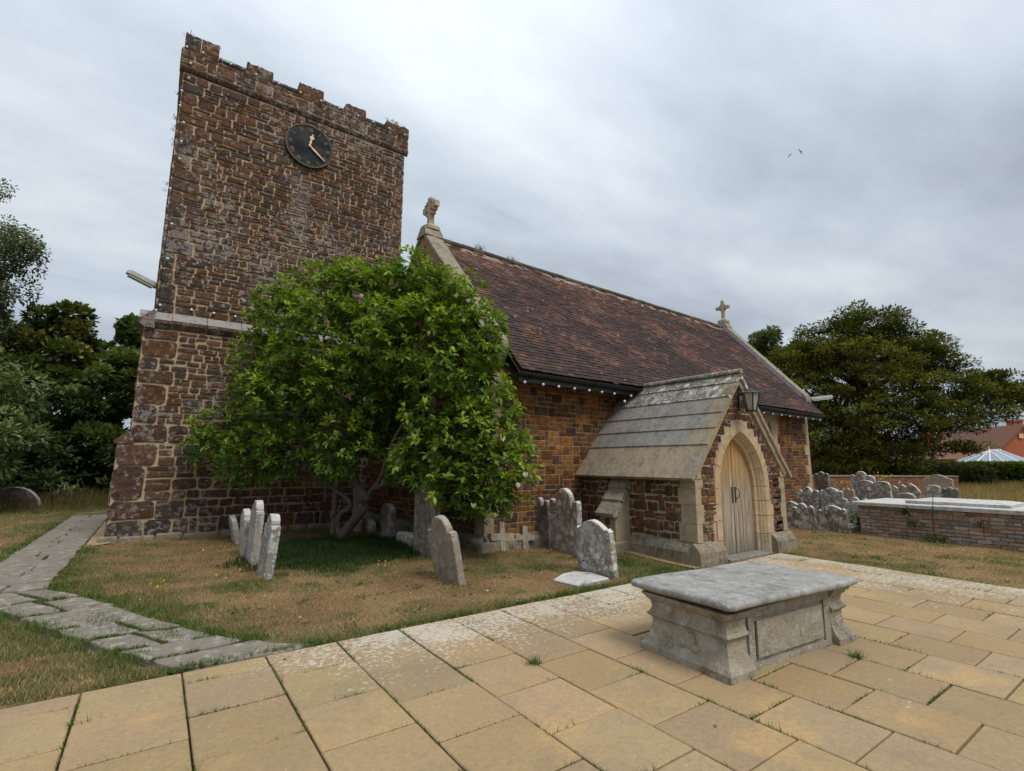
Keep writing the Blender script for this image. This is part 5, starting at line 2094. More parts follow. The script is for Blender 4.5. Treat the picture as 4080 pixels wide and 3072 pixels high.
def stone_cross(label, X, Y, h, arm, lean, yaw):
    g = gh(X, Y)
    M_ = Matrix.Translation(Vector((X, Y, g - .02))) @ Matrix.Rotation(math.radians(yaw), 4, 'Z') @ Matrix.Rotation(math.radians(lean), 4, 'X') @ Matrix.Rotation(math.radians(4), 4, 'Y')
    w = .055
    m = MB()
    P = [(-w, -.1), (w, -.1), (w, h * .38), (arm, h * .38), (arm, h * .62), (w, h * .62), (w, h), (-w, h), (-w, h * .62), (-arm, h * .62), (-arm, h * .38), (-w, h * .38)]
    m.loft([[(p[0], y, p[1]) for p in P] for y in (-.045, .045)], M=M_)
    tag(m.build('stone_cross', M_TOMB), label, 'stone cross', 'stone crosses leaning on the aisle wall')


stone_cross('larger grey stone cross leaning on the aisle plinth', 5.22, 7.66, .52, .27, -10, 8)
stone_cross('smaller grey stone cross leaning on the aisle plinth', 5.72, 7.64, .42, .20, -12, -10)

# ================================================================ brick vault with stone slabs
vault = thing('brick_vault', 'low old brick tomb vault topped with long white stone slabs', 'vault', (14.4, 3.0, 0))
VX0, VX1, VY0, VY1, VZ = 13.86, 15.9, .9, 5.16, .68
m = MB()
m.box(VX0 + .012, VX1, VY0, VY1 - .012, -.2, VZ)
m.build('mortar_core', M_BRICKMORTAR, vault)
PAL_B = [(.31, .215, .165), (.27, .20, .16), (.33, .215, .155), (.33, .265, .215), (.25, .195, .16), (.36, .19, .12), (.38, .315, .26), (.33, .28, .235), (.29, .245, .21)]
Wv = Wall((VX0 + .012, VY1, 0), (0, -1, 0), (-1, 0, 0))
rects = []
CH_, BW = .077, .232
z = -.02
r = 0
AC, AW = 1.62, .62          # relieving arch centre (u), half span
ZA = .36
arch_z = lambda u: ZA + .14 * math.sqrt(max(0, 1 - ((u - AC) / AW) ** 2)) if abs(u - AC) < AW else 0
while z < VZ - .02:
    u = -(.0 if r % 2 else BW / 2)
    while u < VY1 - VY0:
        a, e = max(0, u), min(u + BW * (1 if r % 3 else rnd.choice((1, .5))), VY1 - VY0)
        mid = (a + e) / 2
        az = arch_z(mid)
        if e - a > .05 and not (az and az - .02 < z + CH_ / 2 < az + .12):
            rects.append((a, e, z + rnd.uniform(-.004, .004), min(z + CH_, VZ)))
        u = e
    z += CH_
    r += 1
lay(vault, Wv, rects, M_BRICK, PAL_B, .014, .018, 220, 'brick', .010, .18, .008, 'bricks')
for i in range(15):
    u = lerp(AC - AW, AC + AW, (i + .5) / 15)
    if rnd.random() < .1:
        continue
    m = MB()
    w = AW / 15 - .004
    ang = math.asin(clamp((u - AC) / AW * .45, -1, 1))
    z0 = arch_z(u)
    cu = []
    for q, zz in ((-w, 0), (w, 0), (w * 1.1, .115), (-w * 1.1, .115)):
        cu.append((u + q * math.cos(ang) + zz * math.sin(ang), z0 - .01 + zz * math.cos(ang) - q * math.sin(ang)))
    col = rnd.choice(PAL_B)
    m.loft([[Wv.p(a, b_, d) for a, b_ in cu] for d in (-.01, .016)], col)
    m.build('arch_brick', M_BRICK, vault)
Wn = Wall((VX1, VY1 - .012, 0), (-1, 0, 0), (0, 1, 0))
# stone slabs on top
for y0, y1 in ((VY0 - .05, 2.1), (2.105, 3.62), (3.625, VY1 + .10)):
    m = MB()
    m.cbox(VX0 - .09, VX1 + .08, y0, y1, VZ, VZ + .085 + rnd.uniform(-.004, .004), .012)
    m.build('cover_slab', M_VSLAB, vault)
m = MB()
m.loft([[(14.15, 2.55, VZ + .086), (15.6, 2.55, VZ + .086), (15.6, 4.3, VZ + .086), (14.15, 4.3, VZ + .086)], [(14.15, 2.55, VZ + .15), (15.6, 2.55, VZ + .15), (15.6, 4.3, VZ + .15), (14.15, 4.3, VZ + .15)], [(14.4, 2.75, VZ + .185), (15.35, 2.75, VZ + .185), (15.35, 4.1, VZ + .185), (14.4, 4.1, VZ + .185)]])
m.build('upper_slab', M_VSLAB, vault)
m = MB()
m.cbox(14.0, 14.9, 5.42, 5.85, -.1, .12, .02)
tag(m.build('kerb_stone', M_VSLAB), 'pale kerb stone lying between headstone and brick vault', 'kerb stone')


# ================================================================ vegetation tools
def orient(n, dirs, up_bias=0.0):
    """random frames: returns forward f, side s, normal n arrays for leaf directions"""
    f = dirs / np.maximum(np.linalg.norm(dirs, axis=1, keepdims=True), 1e-6)
    ref = NR.normal(size=f.shape) * .35 + np.array([0, 0, 1.0])
    s = np.cross(f, ref)
    s /= np.maximum(np.linalg.norm(s, axis=1, keepdims=True), 1e-6)
    nn_ = np.cross(s, f)
    return f, s, nn_


def leaf_mesh(pos, dirs, length, width, cols, fold=.18, droop=.18):
    """pointed oval leaves: 6 vertices, 4 quads/tris as triangles"""
    n = len(pos)
    f, s, nn_ = orient(n, dirs)
    L, W = length[:, None], width[:, None]
    base = pos
    mid = pos + f * L * .55 - nn_ * L * droop * .25
    tip = pos + f * L - nn_ * L * droop
    ml = mid + s * W * .5 + nn_ * W * fold
    mr = mid - s * W * .5 + nn_ * W * fold
    V = np.stack([base, ml, mid, mr, tip], 1).reshape(-1, 3)
    i = (np.arange(n) * 5)[:, None]
    F = np.concatenate([i + np.array([[0, 2, 1]]), i + np.array([[0, 3, 2]]), i + np.array([[1, 2, 4]]), i + np.array([[2, 3, 4]])], 1).reshape(-1, 3)
    K = np.repeat(cols, 4, axis=0)
    return V, F, K


def flat_leaf(pos, dirs, length, width, cols):
    n = len(pos)
    f, s, nn_ = orient(n, dirs)
    L, W = length[:, None], width[:, None]
    V = np.stack([pos, pos + f * L * .5 + s * W * .5, pos + f * L, pos + f * L * .5 - s * W * .5], 1).reshape(-1, 3)
    F = np.arange(n * 4).reshape(-1, 4)
    return V, F, cols


def sphere_dirs(n):
    d = NR.normal(size=(n, 3))
    return d / np.linalg.norm(d, axis=1, keepdims=True)


def crown_points(blobs, n, shell=.55, power=.5):
    """points spread through ellipsoid clumps (c, r3), denser to the outside; returns points, outward dirs, depth 0..1"""
    vol = np.array([b_[1][0] * b_[1][1] * b_[1][2] for b_ in blobs]) ** .75
    pick = NR.choice(len(blobs), n, p=vol / vol.sum())
    cen = np.array([b_[0] for b_ in blobs])[pick]
    rad = np.array([b_[1] for b_ in blobs])[pick]
    d = sphere_dirs(n)
    rr = shell + (1 - shell) * NR.rand(n) ** power
    return cen + d * rad * rr[:, None], d, rr


def limb(mb, a, b, r0, r1, bend=.15, n=6, col=(1, 1, 1), seed=None):
    a, b = Vector(a), Vector(b)
    L = (b - a).length
    off = Vector((rnd.uniform(-1, 1), rnd.uniform(-1, 1), rnd.uniform(-.3, .8))) * (L * bend)
    pts = []
    for i in range(n + 1):
        t = i / n
        pts.append(a.lerp(b, t) + off * math.sin(math.pi * t) + Vector((rnd.uniform(-1, 1), rnd.uniform(-1, 1), rnd.uniform(-1, 1))) * L * .015)
    mb.tube(pts, [lerp(r0, r1, i / n) for i in range(n + 1)], 7, col)
    return pts


LAT, DEP = np.array([math.cos(YAW), -math.sin(YAW), 0]), np.array([math.sin(YAW), math.cos(YAW), 0])

# ================================================================ magnolia
MBASE = np.array([3.35, 11.0, 0])
mag = thing('magnolia_tree', 'spreading glossy green magnolia tree with twisted trunk before the tower', 'tree', tuple(MBASE))


def mk(lat):
    # boughs on the right sweep forward, clear of the aisle's corner
    return 1 - .64 * max(0, lat + .25) / 10.94


def mp(lat, dep, z):
    q = mk(lat)
    c = np.array([0, 0, CAM_H])
    return c + (MBASE + LAT * lat + DEP * dep + np.array([0, 0, z]) - c) * q


m = MB()
tr = [mp(0, 0, -.15), mp(.05, 0, .15), mp(.30, -.02, .45), mp(.52, -.05, .72), mp(.50, -.08, .95), mp(.30, -.05, 1.15), mp(.22, 0, 1.4)]
m.tube(tr, [.13, .105, .095, .09, .085, .08, .07], 12)
m.build('trunk', M_BARK_MAG, mag, smooth=True)
limbs = [
    [mp(.02, -.02, .05), mp(-.08, -.05, .35), mp(.0, -.1, .58), mp(.22, -.12, .68), mp(.20, -.15, .85), mp(-.1, -.2, 1.05), mp(-.35, -.3, 1.3), mp(-.9, -.4, 1.8), mp(-1.8, -.4, 2.2)],
    [mp(.52, -.06, .8), mp(.62, -.1, 1.05), mp(.85, -.15, 1.3), mp(.9, -.1, 1.7), mp(1.1, 0, 2.3), mp(1.6, .1, 3.0), mp(2.2, .1, 3.9), mp(2.3, 0, 4.8)],
    [mp(.62, -.1, 1.05), mp(1.0, -.2, 1.22), mp(1.5, -.4, 1.3), mp(2.3, -.6, 1.6), mp(3.0, -.7, 1.9)],
    [mp(.24, 0, 1.35), mp(.1, .1, 2.0), mp(.3, .2, 2.8), mp(.2, .1, 3.8), mp(.4, 0, 5.0)],
    [mp(.2, .05, 1.6), mp(-.5, .1, 2.6), mp(-1.2, .2, 3.5), mp(-1.5, .1, 4.6)],
    [mp(.9, -.1, 1.75), mp(1.5, -.3, 2.3), mp(2.4, -.4, 2.8), mp(3.0, -.4, 3.4)],
    [mp(.3, .2, 2.7), mp(1.0, .3, 3.6), mp(1.4, .2, 4.6), mp(1.5, 0, 5.6)],
    [mp(-.5, .1, 2.5), mp(-1.1, -.5, 2.7), mp(-2.3, -.7, 2.6)],
    [mp(.2, .1, 2.2), mp(.3, -.6, 2.6), mp(.1, -1.3, 3.2)],
    [mp(.3, .2, 2.8), mp(.4, .8, 3.4), mp(.3, 1.3, 4.0)],
]
for q in limbs:
    m = MB()
    n = len(q)
    r0 = .075 if q is limbs[0] else .058
    # smooth the polyline
    pp = []
    for i in range(n - 1):
        for t in (0, .33, .67):
            pp.append(q[i] * (1 - t) + q[i + 1] * t)
    pp.append(q[-1])
    pp = [np.mean(pp[max(0, i - 1):i + 2], axis=0) for i in range(len(pp))]
    m.tube([tuple(p) for p in pp], [lerp(r0, .018, i / (len(pp) - 1)) for i in range(len(pp))], 8)
    m.build('branch', M_BARK_MAG, mag, smooth=True)
BL = [(2.3, -.2, .85, .4), (2.8, -.2, .75, .42), (3.3, -.3, .75, .42), (3.7, -.3, 1.1, .42), (1.8, -.2, 1.2, .4), (3.4, -.2, 1.6, .5), (2.3, -.1, 2.2, .6), (2.6, -.1, 1.3, .5), (3.1, -.1, 1.2, .45), (2.75, -.3, 2.7, .6), (3.3, -.3, 2.75, .5), (3.0, -.4, 1.75, .55), (2.5, -.3, 3.1, .6), (2.9, -.2, 3.6, .5), (1.0, -.5, 4.7, .75), (1.05, -.3, 5.5, .6), (.9, -.5, 3.8, .7), (.1, -.5, 5.6, .55), (3.0, -.2, 4.8, .5), (3.1, -.3, 4.15, .5), (2.55, -.1, 5.55, .42), (2.0, -.3, 1.15, .42), (2.9, -.5, .95, .42), (2.4, -.5, 1.0, .4), (3.75, -.5, 2.0, .4), (-2.75, 0, 2.25, .72), (-3.0, -.2, 1.95, .45), (-1.9, -.4, 1.75, .72), (-2.0, .2, 2.9, .75), (-1.75, 0, 3.8, .95), (-1.65, 0, 4.85, .78), (-1.95, .1, 5.35, .4), (-.75, -.3, 5.2, .9), (-.5, 0, 5.85, .45), (-.3, -.9, 4.2, 1.1), (-.9, -.9, 3.0, 1.0),
      (-.9, -.7, 1.9, .75), (.35, -1.0, 1.95, .75), (.3, -.9, 3.3, .9), (.5, -.2, 5.0, 1.0), (1.25, -.2, 5.7, .78), (.7, .1, 5.7, .5), (1.9, 0, 5.5, .7), (2.2, 0, 5.1, .7), (2.75, -.1, 4.55, .72), (1.5, -.9, 4.2, 1.05), (2.5, -.5, 3.7, .85), (3.05, -.3, 3.2, .72), (3.35, -.4, 2.3, .62),
      (3.6, -.6, 1.55, .55), (3.3, -.8, 1.05, .5), (2.6, -.9, 1.2, .65), (2.0, -.8, 1.75, .8), (2.7, -.7, 2.2, .8), (2.0, -.9, 2.8, .7), (1.3, -.6, 1.55, .42), (.4, .9, 4.0, 1.0), (-1.0, .9, 3.2, .9), (.6, .8, 3.0, 1.0), (.2, .9, 2.4, .8), (-.1, -.4, 1.65, .55)]
blobs = [(mp(a, min(d, .3) if a > 1.2 else d, z), (r * mk(a), r * 1.05 * mk(a), r * .92 * mk(a))) for a, d, z, r in BL]
NS = 5000
sp_, sdir, srr = crown_points(blobs, NS, .35, .45)
keep = sp_[:, 2] > .55
sp_, sdir, srr = sp_[keep], sdir[keep], srr[keep]
NS = len(sp_)
# every shoot carries a whorl of leaves round an axis that leans outward and up
axis = sdir * .55 + np.array([0, 0, .75]) + NR.normal(size=(NS, 3)) * .35
axis /= np.linalg.norm(axis, axis=1, keepdims=True)
PER = 8
a1 = np.cross(axis, np.array([.3, .9, .1]))
a1 /= np.linalg.norm(a1, axis=1, keepdims=True)
a2 = np.cross(axis, a1)
pos, dirs, cols, shoot = [], [], [], []
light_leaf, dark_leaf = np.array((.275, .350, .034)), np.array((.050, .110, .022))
shoot_tone = np.clip(.02 + .75 * (srr - .45) + .25 * sdir[:, 2] + NR.normal(size=NS) * .24, 0, 1)  # painted crown light: outer and upward shoots paler, inner ones darker
for k_ in range(PER):
    t = 2 * math.pi * k_ / PER + NR.rand(NS) * .8
    lift = NR.uniform(-.15, .75, NS) if k_ < 6 else NR.uniform(.6, 1.6, NS)
    d = a1 * np.cos(t)[:, None] + a2 * np.sin(t)[:, None] + axis * lift[:, None]
    pos.append(sp_ + axis * NR.uniform(-.05, .03, NS)[:, None])
    dirs.append(d)
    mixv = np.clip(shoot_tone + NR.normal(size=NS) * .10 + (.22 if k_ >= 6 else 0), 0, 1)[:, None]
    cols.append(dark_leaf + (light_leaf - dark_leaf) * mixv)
    shoot.append(np.arange(NS))
pos, dirs, cols = np.concatenate(pos), np.concatenate(dirs), np.concatenate(cols)
cols = cols * NR.uniform(.8, 1.2, (len(cols), 1))
ln = NR.uniform(.105, .175, len(pos))
# leaves nearest the viewer are parts of their own
dist = np.linalg.norm(pos - CAM, axis=1)
vis = np.concatenate([srr] * PER) > .85
order = np.argsort(np.where(vis, dist, 1e3))
own = np.zeros(len(pos), bool)
own[order[:280]] = True
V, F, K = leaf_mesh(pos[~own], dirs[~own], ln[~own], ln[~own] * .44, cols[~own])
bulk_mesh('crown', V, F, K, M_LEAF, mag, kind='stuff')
lm = []
for q in range(4):
    V, F, K = leaf_mesh(np.zeros((1, 3)), np.array([[1.0, 0, .0]]), np.array([.145]), np.array([.064]), (dark_leaf + (light_leaf - dark_leaf) * (.2 + .25 * q))[None])
    me = bpy.data.meshes.new('leaf')
    me.from_pydata([tuple(p) for p in V], [], [tuple(int(x) for x in f_) for f_ in F])
    at = me.color_attributes.new('tint', 'FLOAT_COLOR', 'CORNER')
    at.data.foreach_set('color', np.repeat(np.concatenate([K, np.ones((4, 1))], 1), 3, axis=0).astype(np.float32).ravel())
    me.materials.append(M_LEAF)
    lm.append(me)
MI = pinv(mag)
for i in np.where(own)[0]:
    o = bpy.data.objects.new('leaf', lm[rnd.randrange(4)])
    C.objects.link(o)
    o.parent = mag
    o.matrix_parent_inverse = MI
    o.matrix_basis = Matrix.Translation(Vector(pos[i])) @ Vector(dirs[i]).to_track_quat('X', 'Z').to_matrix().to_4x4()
# a few pale blossoms
for a, d, z in ((3.9, -.9, 1.35), (3.75, -1.0, 1.15), (3.5, -.9, 1.75), (-2.35, -.3, 5.15), (.55, -1.2, 4.95), (2.4, -.5, 5.2), (-1.6, -.8, 4.35), (2.9, -1.2, .78), (3.45, -1.1, 2.05), (-2.2, -.5, 3.8), (2.0, -.6, 4.75)):
    p = mp(a, d, z)
    m = MB()
    for k_ in range(6):
        t = 2 * math.pi * k_ / 6 + rnd.random()
        c, s = math.cos(t), math.sin(t)
        w = .022
        L = .07
        m.poly([tuple(p), tuple(p + np.array([c * L * .4 - s * w, s * L * .4 + c * w, L * .6])), tuple(p + np.array([c * L * .55, s * L * .55, L * 1.25])), tuple(p + np.array([c * L * .4 + s * w, s * L * .4 - c * w, L * .6]))])
    m.build('blossom', M_PETAL, mag)
# tree stake
m = MB()
m.tube([(3.50, 12.1, -.1), (3.50, 12.1, .8), (3.53, 12.1, 1.65)], [.065, .062, .058], 10)
m.sphere((3.44, 12.05, .42), .05, 8, 6)
tag(m.build('tree_stake', M_WOODPOST), 'grey wooden tree stake behind the magnolia trunk', 'post')


# ================================================================ yew and other trees
def tree_blobs(center, blobs):
    c = np.array(center, float)
    return [(c + LAT * a + DEP * d + np.array([0, 0, z]), r if isinstance(r, tuple) else (r, r, r * .8)) for a, d, z, r in blobs]


def world_at(depth, px, z=0):
    """ground point at a given depth along the horizontal view axis and picture column px (of 2212)"""
    lat = (px * 4080 / 2212 - 2040) / 1976.6 * depth * (1 / math.cos(PITCH)) * .985
    return DEP * depth + LAT * lat + np.array([0, 0, z])


YC = np.array([42.0, 14.6, 0])
yew = thing('yew_tree', 'huge dark spreading yew tree beyond the headstones', 'tree', tuple(YC))
m = MB()
m.tube([tuple(YC + np.array(p)) for p in ((0, 0, -.3), (.1, 0, 1.2), (0, .2, 3), (.2, .1, 6), (.1, 0, 9))], [.95, .75, .6, .4, .2], 12)
m.build('trunk', M_BARK_YEW, yew, smooth=True)
YB = [(4.4, 0, 10.2, (1.9, 2.2, 1.2)), (5.5, -.3, 8.9, (1.9, 2.2, 1.2)), (-4.5, 0, 9.3, (1.7, 2.0, 1.3)), (3.0, -1.0, 10.0, (1.9, 2.0, 1.2)), (-2.6, -1.2, 9.2, (2.0, 2.0, 1.2)), (0, 0, 11.7, (2.8, 3.0, 1.9)), (-1.9, 0, 10.7, (2.6, 2.6, 1.8)), (1.2, -.3, 11.6, (2.2, 2.4, 1.5)), (1.9, 0, 10.3, (2.8, 2.8, 1.6)), (3.9, 0, 9.0, (2.3, 2.4, 1.4)), (-3.7, 0, 8.8, (2.4, 2.5, 1.7)), (0, -1.5, 9.0, (4, 2.6, 1.6)), (-4.5, -.6, 6.9, (2.3, 2.6, 1.4)), (-1.8, -2, 7.3, (3, 2.5, 1.4)), (1.6, -2.2, 7.0, (3.2, 2.6, 1.3)), (4.7, -1, 7.2, (2.7, 2.6, 1.2)),
      (-5.0, -.6, 5.0, (1.8, 2.4, 1.4)), (-4.0, -1.5, 3.6, (2.3, 2.6, 1.6)), (-2.2, -2.4, 5.0, (2.6, 2.6, 1.4)), (.6, -2.8, 4.9, (2.6, 2.4, 1.0)), (3.6, -2.2, 5.2, (2.6, 2.3, .9)), (6.2, -1.5, 6.0, (2.3, 2.4, .9)), (8.2, -1.2, 6.4, (2.1, 2.2, .9)), (8.5, -1.0, 7.6, (1.2, 1.4, .7)), (10.2, -1.5, 6.7, (2.1, 2.2, .75)), (12.4, -1.5, 6.3, (2.2, 2, .7)),
      (-3.9, -1.0, 1.7, (2.4, 2.6, 1.5)), (-1.6, -1.2, 2.6, (2.5, 2.6, 1.8)), (.7, -1.0, 1.9, (2.0, 2.4, 1.5)), (4.6, -2, 4.3, (1.6, 2, .5)), (6.6, -2.4, 5.0, (1.4, 1.8, .35)), (2.9, -1.2, 3.2, (1.6, 1.7, .8)), (4.8, -2.4, 2.9, (1.0, 1.2, .3)), (-.5, 1.5, 5, (4, 2.5, 3)), (2.0, 1.0, 4.2, (2.0, 2, 1.6)), (-2.5, 1.0, 3.0, (2.5, 2, 2.5)), (-1.0, 1.0, 1.2, (3.5, 2, 1.5))]
yb_ = tree_blobs(YC, YB)
for (c, r) in yb_[:20]:
    m = MB()
    st = YC + np.array([0, 0, clamp(c[2] - 2.2, 1.5, 7.5)])
    limb(m, st, c, .26, .05, .10)
    m.build('branch', M_BARK_YEW, yew)
# sprays: flattish tufts on the clumps, in many sub-clumps so the outline is ragged
sub = []
for c, r in yb_:
    n = int(14 * (r[0] * r[1] * r[2]) ** .5) + 6
    d = sphere_dirs(n)
    q = (.55 + .5 * NR.rand(n))[:, None]
    for p in c + d * np.array(r) * q:
        sub.append((p, (NR.uniform(.4, .85), NR.uniform(.4, .85), NR.uniform(.22, .42))))
NY = 145000
pp_, dd_, rr_ = crown_points(sub, NY, .2, .5)
dd2 = dd_ * np.array([1, 1, .45]) + np.array([0, 0, .1]) + NR.normal(size=dd_.shape) * .3
ycol = np.array((.056, .070, .017)) + (np.array((.205, .198, .042)) - np.array((.056, .070, .017))) * np.clip(fbm(pp_[:, 0] * .9 + pp_[:, 1] * .5, pp_[:, 2] * 1.3, 91) * 1.6 - .5 + .3 * dd_[:, 2] + NR.normal(size=NY) * .15, 0, 1)[:, None]
V, F, K = flat_leaf(pp_, dd2, NR.uniform(.17, .34, NY), NR.uniform(.07, .14, NY), ycol)
bulk_mesh('crown', V, F, K, M_YEWLEAF, yew, kind='stuff')


def bushy(name, label, base, blobs, n, leaf, cols, mat, trunk_r=.2, trunk_mat=M_BARK_DARK, cat='tree', sub_n=10, sub_r=(.35, .8), group=None, hang=0.0, twigs=8, aspect=.5, squash=.7):
    base = np.array(base, float)
    t = thing(name, label, cat, tuple(base), group)
    bl = tree_blobs(base, blobs)
    top = max(b_[0][2] for b_ in bl)
    m = MB()
    m.tube([tuple(base + np.array(p)) for p in ((0, 0, -.2), (.05, .03, top * .25), (-.06, .02, top * .5), (.03, 0, top * .8))], [trunk_r, trunk_r * .8, trunk_r * .55, trunk_r * .2], 8)
    m.build('trunk', trunk_mat, t, smooth=True)
    for c, r in bl[:twigs]:
        m = MB()
        limb(m, base + np.array([0, 0, clamp(c[2] * .5, .2, top * .7)]), c, trunk_r * .4, .02, .1)
        m.build('branch', trunk_mat, t)
    sub = []
    for c, r in bl:
        d = sphere_dirs(sub_n)
        q = (.5 + .55 * NR.rand(sub_n))[:, None]
        for p in c + d * np.array(r) * q:
            s = NR.uniform(*sub_r)
            sub.append((p, (s, s, s * squash)))
    P_, D_, R_ = crown_points(sub, n, .25, .5)
    ok = P_[:, 2] > .05
    P_, D_ = P_[ok], D_[ok]
    D2 = D_ + NR.normal(size=D_.shape) * .5 + np.array([0, 0, .15 - hang])
    a, b_ = np.array(cols[0]), np.array(cols[1])
    f = np.clip(fbm(P_[:, 0] * 1.1 + P_[:, 1] * .7, P_[:, 2] * 1.2, 17) * 1.7 - .45 + .3 * D_[:, 2] + NR.normal(size=len(P_)) * .2, 0, 1)[:, None]
    K = a + (b_ - a) * f
    L = NR.uniform(leaf * .7, leaf * 1.3, len(P_))
    V, F, K = flat_leaf(P_, D2, L, L * aspect, K)
    bulk_mesh('crown', V, F, K, mat, t, kind='stuff')
    return t


# left side: cherry laurel in front, taller sycamore behind, birch at the edge
bushy('laurel_tree', 'broad leaved shrubby tree with drooping boughs left of the tower', (-4.6, 23.5, 0), [(-2.4, 0, 4.6, (2, 1.8, 1.5)), (-.6, -.6, 4.3, (1.8, 1.6, 1.5)), (.7, -.8, 4.0, (1.6, 1.4, 1.3)), (1.1, -1.0, 2.6, (1.3, 1.3, 1.0)), (-1.2, -1.2, 3.0, (1.8, 1.4, 1.2)), (-2.9, -.8, 2.8, (1.8, 1.5, 1.4)), (.4, -.9, 1.7, (1.4, 1.3, .8)), (-1.0, -.9, 1.5, (1.8, 1.3, .8)), (-2.8, -.5, 1.2, (1.8, 1.4, 1.0)), (-3.9, 0, 3.8, (1.6, 1.5, 1.8))], 24000, .23, ((.048, .082, .030), (.19, .22, .08)), M_FOLIAGE, .16, sub_n=9, hang=.4, twigs=10, aspect=.36)
bushy('sycamore_tree', 'dense dark green sycamore filling the gap beside the tower', (-1.9, 30.5, 0), [(0, 0, 6.6, (2.3, 2, 1.7)), (-2.2, 0, 6.8, (2.2, 2, 1.6)), (1.2, 0, 6.9, (1.8, 2, 1.5)), (2.2, -.5, 5.0, (2, 2, 2)), (.6, -1.4, 4.8, (2.4, 1.8, 1.8)), (-1.6, -1, 4.6, (2.4, 2, 2)), (1.4, -1, 2.8, (2.4, 1.8, 1.8)), (-.8, -.5, 2.4, (2.6, 2, 1.8)), (3.2, 0, 3, (2, 2, 2.4)), (.5, -.2, 1.0, (3, 2, 1.0))], 36000, .27, ((.036, .068, .022), (.16, .19, .055)), M_FOLIAGE, .25, sub_n=12, twigs=10, aspect=.75)
bushy('yellowing_tree', 'tree with yellowing green leaves behind the laurel', (-6.6, 32.0, 0), [(0, 0, 7.2, (2.2, 2, 1.4)), (-2, 0, 6.8, (2.2, 2, 1.5)), (2.2, 0, 7.3, (1.9, 2, 1.3)), (0, -.5, 5, (3, 2, 1.8)), (-3.2, 0, 5, (2.2, 2, 2)), (-1, -.4, 2.5, (3.5, 2, 2.4)), (-4.2, 0, 2.4, (3, 2, 2.4)), (2.4, 0, 3, (2.2, 2, 3))], 32000, .25, ((.042, .066, .018), (.22, .20, .05)), M_FOLIAGE, .22, sub_n=12, twigs=8, aspect=.7)
bushy('birch_tree', 'slender birch with hanging leafy twigs at the left edge', (-7.4, 30.4, 0), [(-.6, 0, 13.2, (1.2, 1.5, 1.5)), (-.1, 0, 11.6, (1.5, 1.5, 1.1)), (1.2, -.2, 11.0, (1.3, 1.2, .8)), (2.4, -.2, 10.6, (1.0, 1, .7)), (.2, 0, 9.6, (1.6, 1.5, 1.0)), (1.7, 0, 9.4, (1.0, 1.2, .9)), (-.8, 0, 8.2, (1.8, 1.5, 1.2)), (1.0, 0, 8.0, (1.2, 1, 1.0)), (-.2, -.4, 9.0, (1.6, 1.2, 1.0)), (1.5, -.3, 8.7, (1.1, 1, .8)), (-.4, -.4, 7.2, (1.8, 1.2, 1.2)), (1.2, -.4, 7.0, (1.3, 1, 1.0))], 17000, .13, ((.05, .066, .03), (.15, .17, .075)), M_FOLIAGE, .16, M_BARK, sub_n=10, sub_r=(.25, .55), hang=.9, twigs=8, aspect=.6, squash=1.2)
bushy('boundary_shrub', 'dark evergreen shrubs massed at the far left edge', (-12.5, 27.0, 0), [(0, 0, 3.5, (3, 2.5, 2)), (2.2, 0, 3.2, (2, 2, 1.8)), (-2, 0, 4.2, (2.5, 2, 2.2)), (1.0, -.5, 1.4, (2.8, 2, 1.3)), (3.2, 0, 1.6, (2, 2, 1.4))], 14000, .28, ((.03, .058, .02), (.10, .13, .042)), M_FOLIAGE, .2, cat='shrub', sub_n=10, twigs=4)
bushy('understorey_shrub', 'low dark bushes filling the shade under the left hand trees', (-5.5, 28.5, 0), [(-3.5, 0, 1.0, (2.4, 1.2, 1.3)), (-1, 0, 1.1, (2.2, 1.2, 1.4)), (1.6, 0, 1.2, (2.2, 1.2, 1.5)), (4.2, .5, 1.2, (2.2, 1.2, 1.5)), (-6, 0, 1.2, (2.4, 1.2, 1.5)), (-2, .6, 3.0, (3.0, 1.2, 1.6)), (1.4, .6, 3.2, (2.6, 1.2, 1.8)), (-5, .6, 3.0, (3.0, 1.2, 1.6))], 20000, .22, ((.024, .045, .016), (.07, .10, .032)), M_FOLIAGE, .1, cat='shrub', sub_n=12, twigs=4)
bushy('ash_tree', 'pale green feathery tree rising behind the aisle roof', (48.2, 24.8, 0), [(0, 0, 13.4, (1.9, 2, 1.4)), (-1.6, 0, 12.8, (1.6, 1.8, 1.4)), (1.6, 0, 12.2, (1.6, 1.8, 1.3)), (3.2, 0, 12.4, (1.3, 1.5, 1.0)), (0, 0, 11.0, (3, 2, 1.3)), (3.0, 0, 10.5, (2, 2, 1.2)), (.5, 0, 9, (3, 2, 1.5)), (4.5, 0, 11.0, (1.6, 1.6, 1.2))], 12000, .42, ((.075, .09, .038), (.19, .21, .095)), M_FOLIAGE, .3, M_BARK, sub_n=11, sub_r=(.4, .8), twigs=8, aspect=.45)
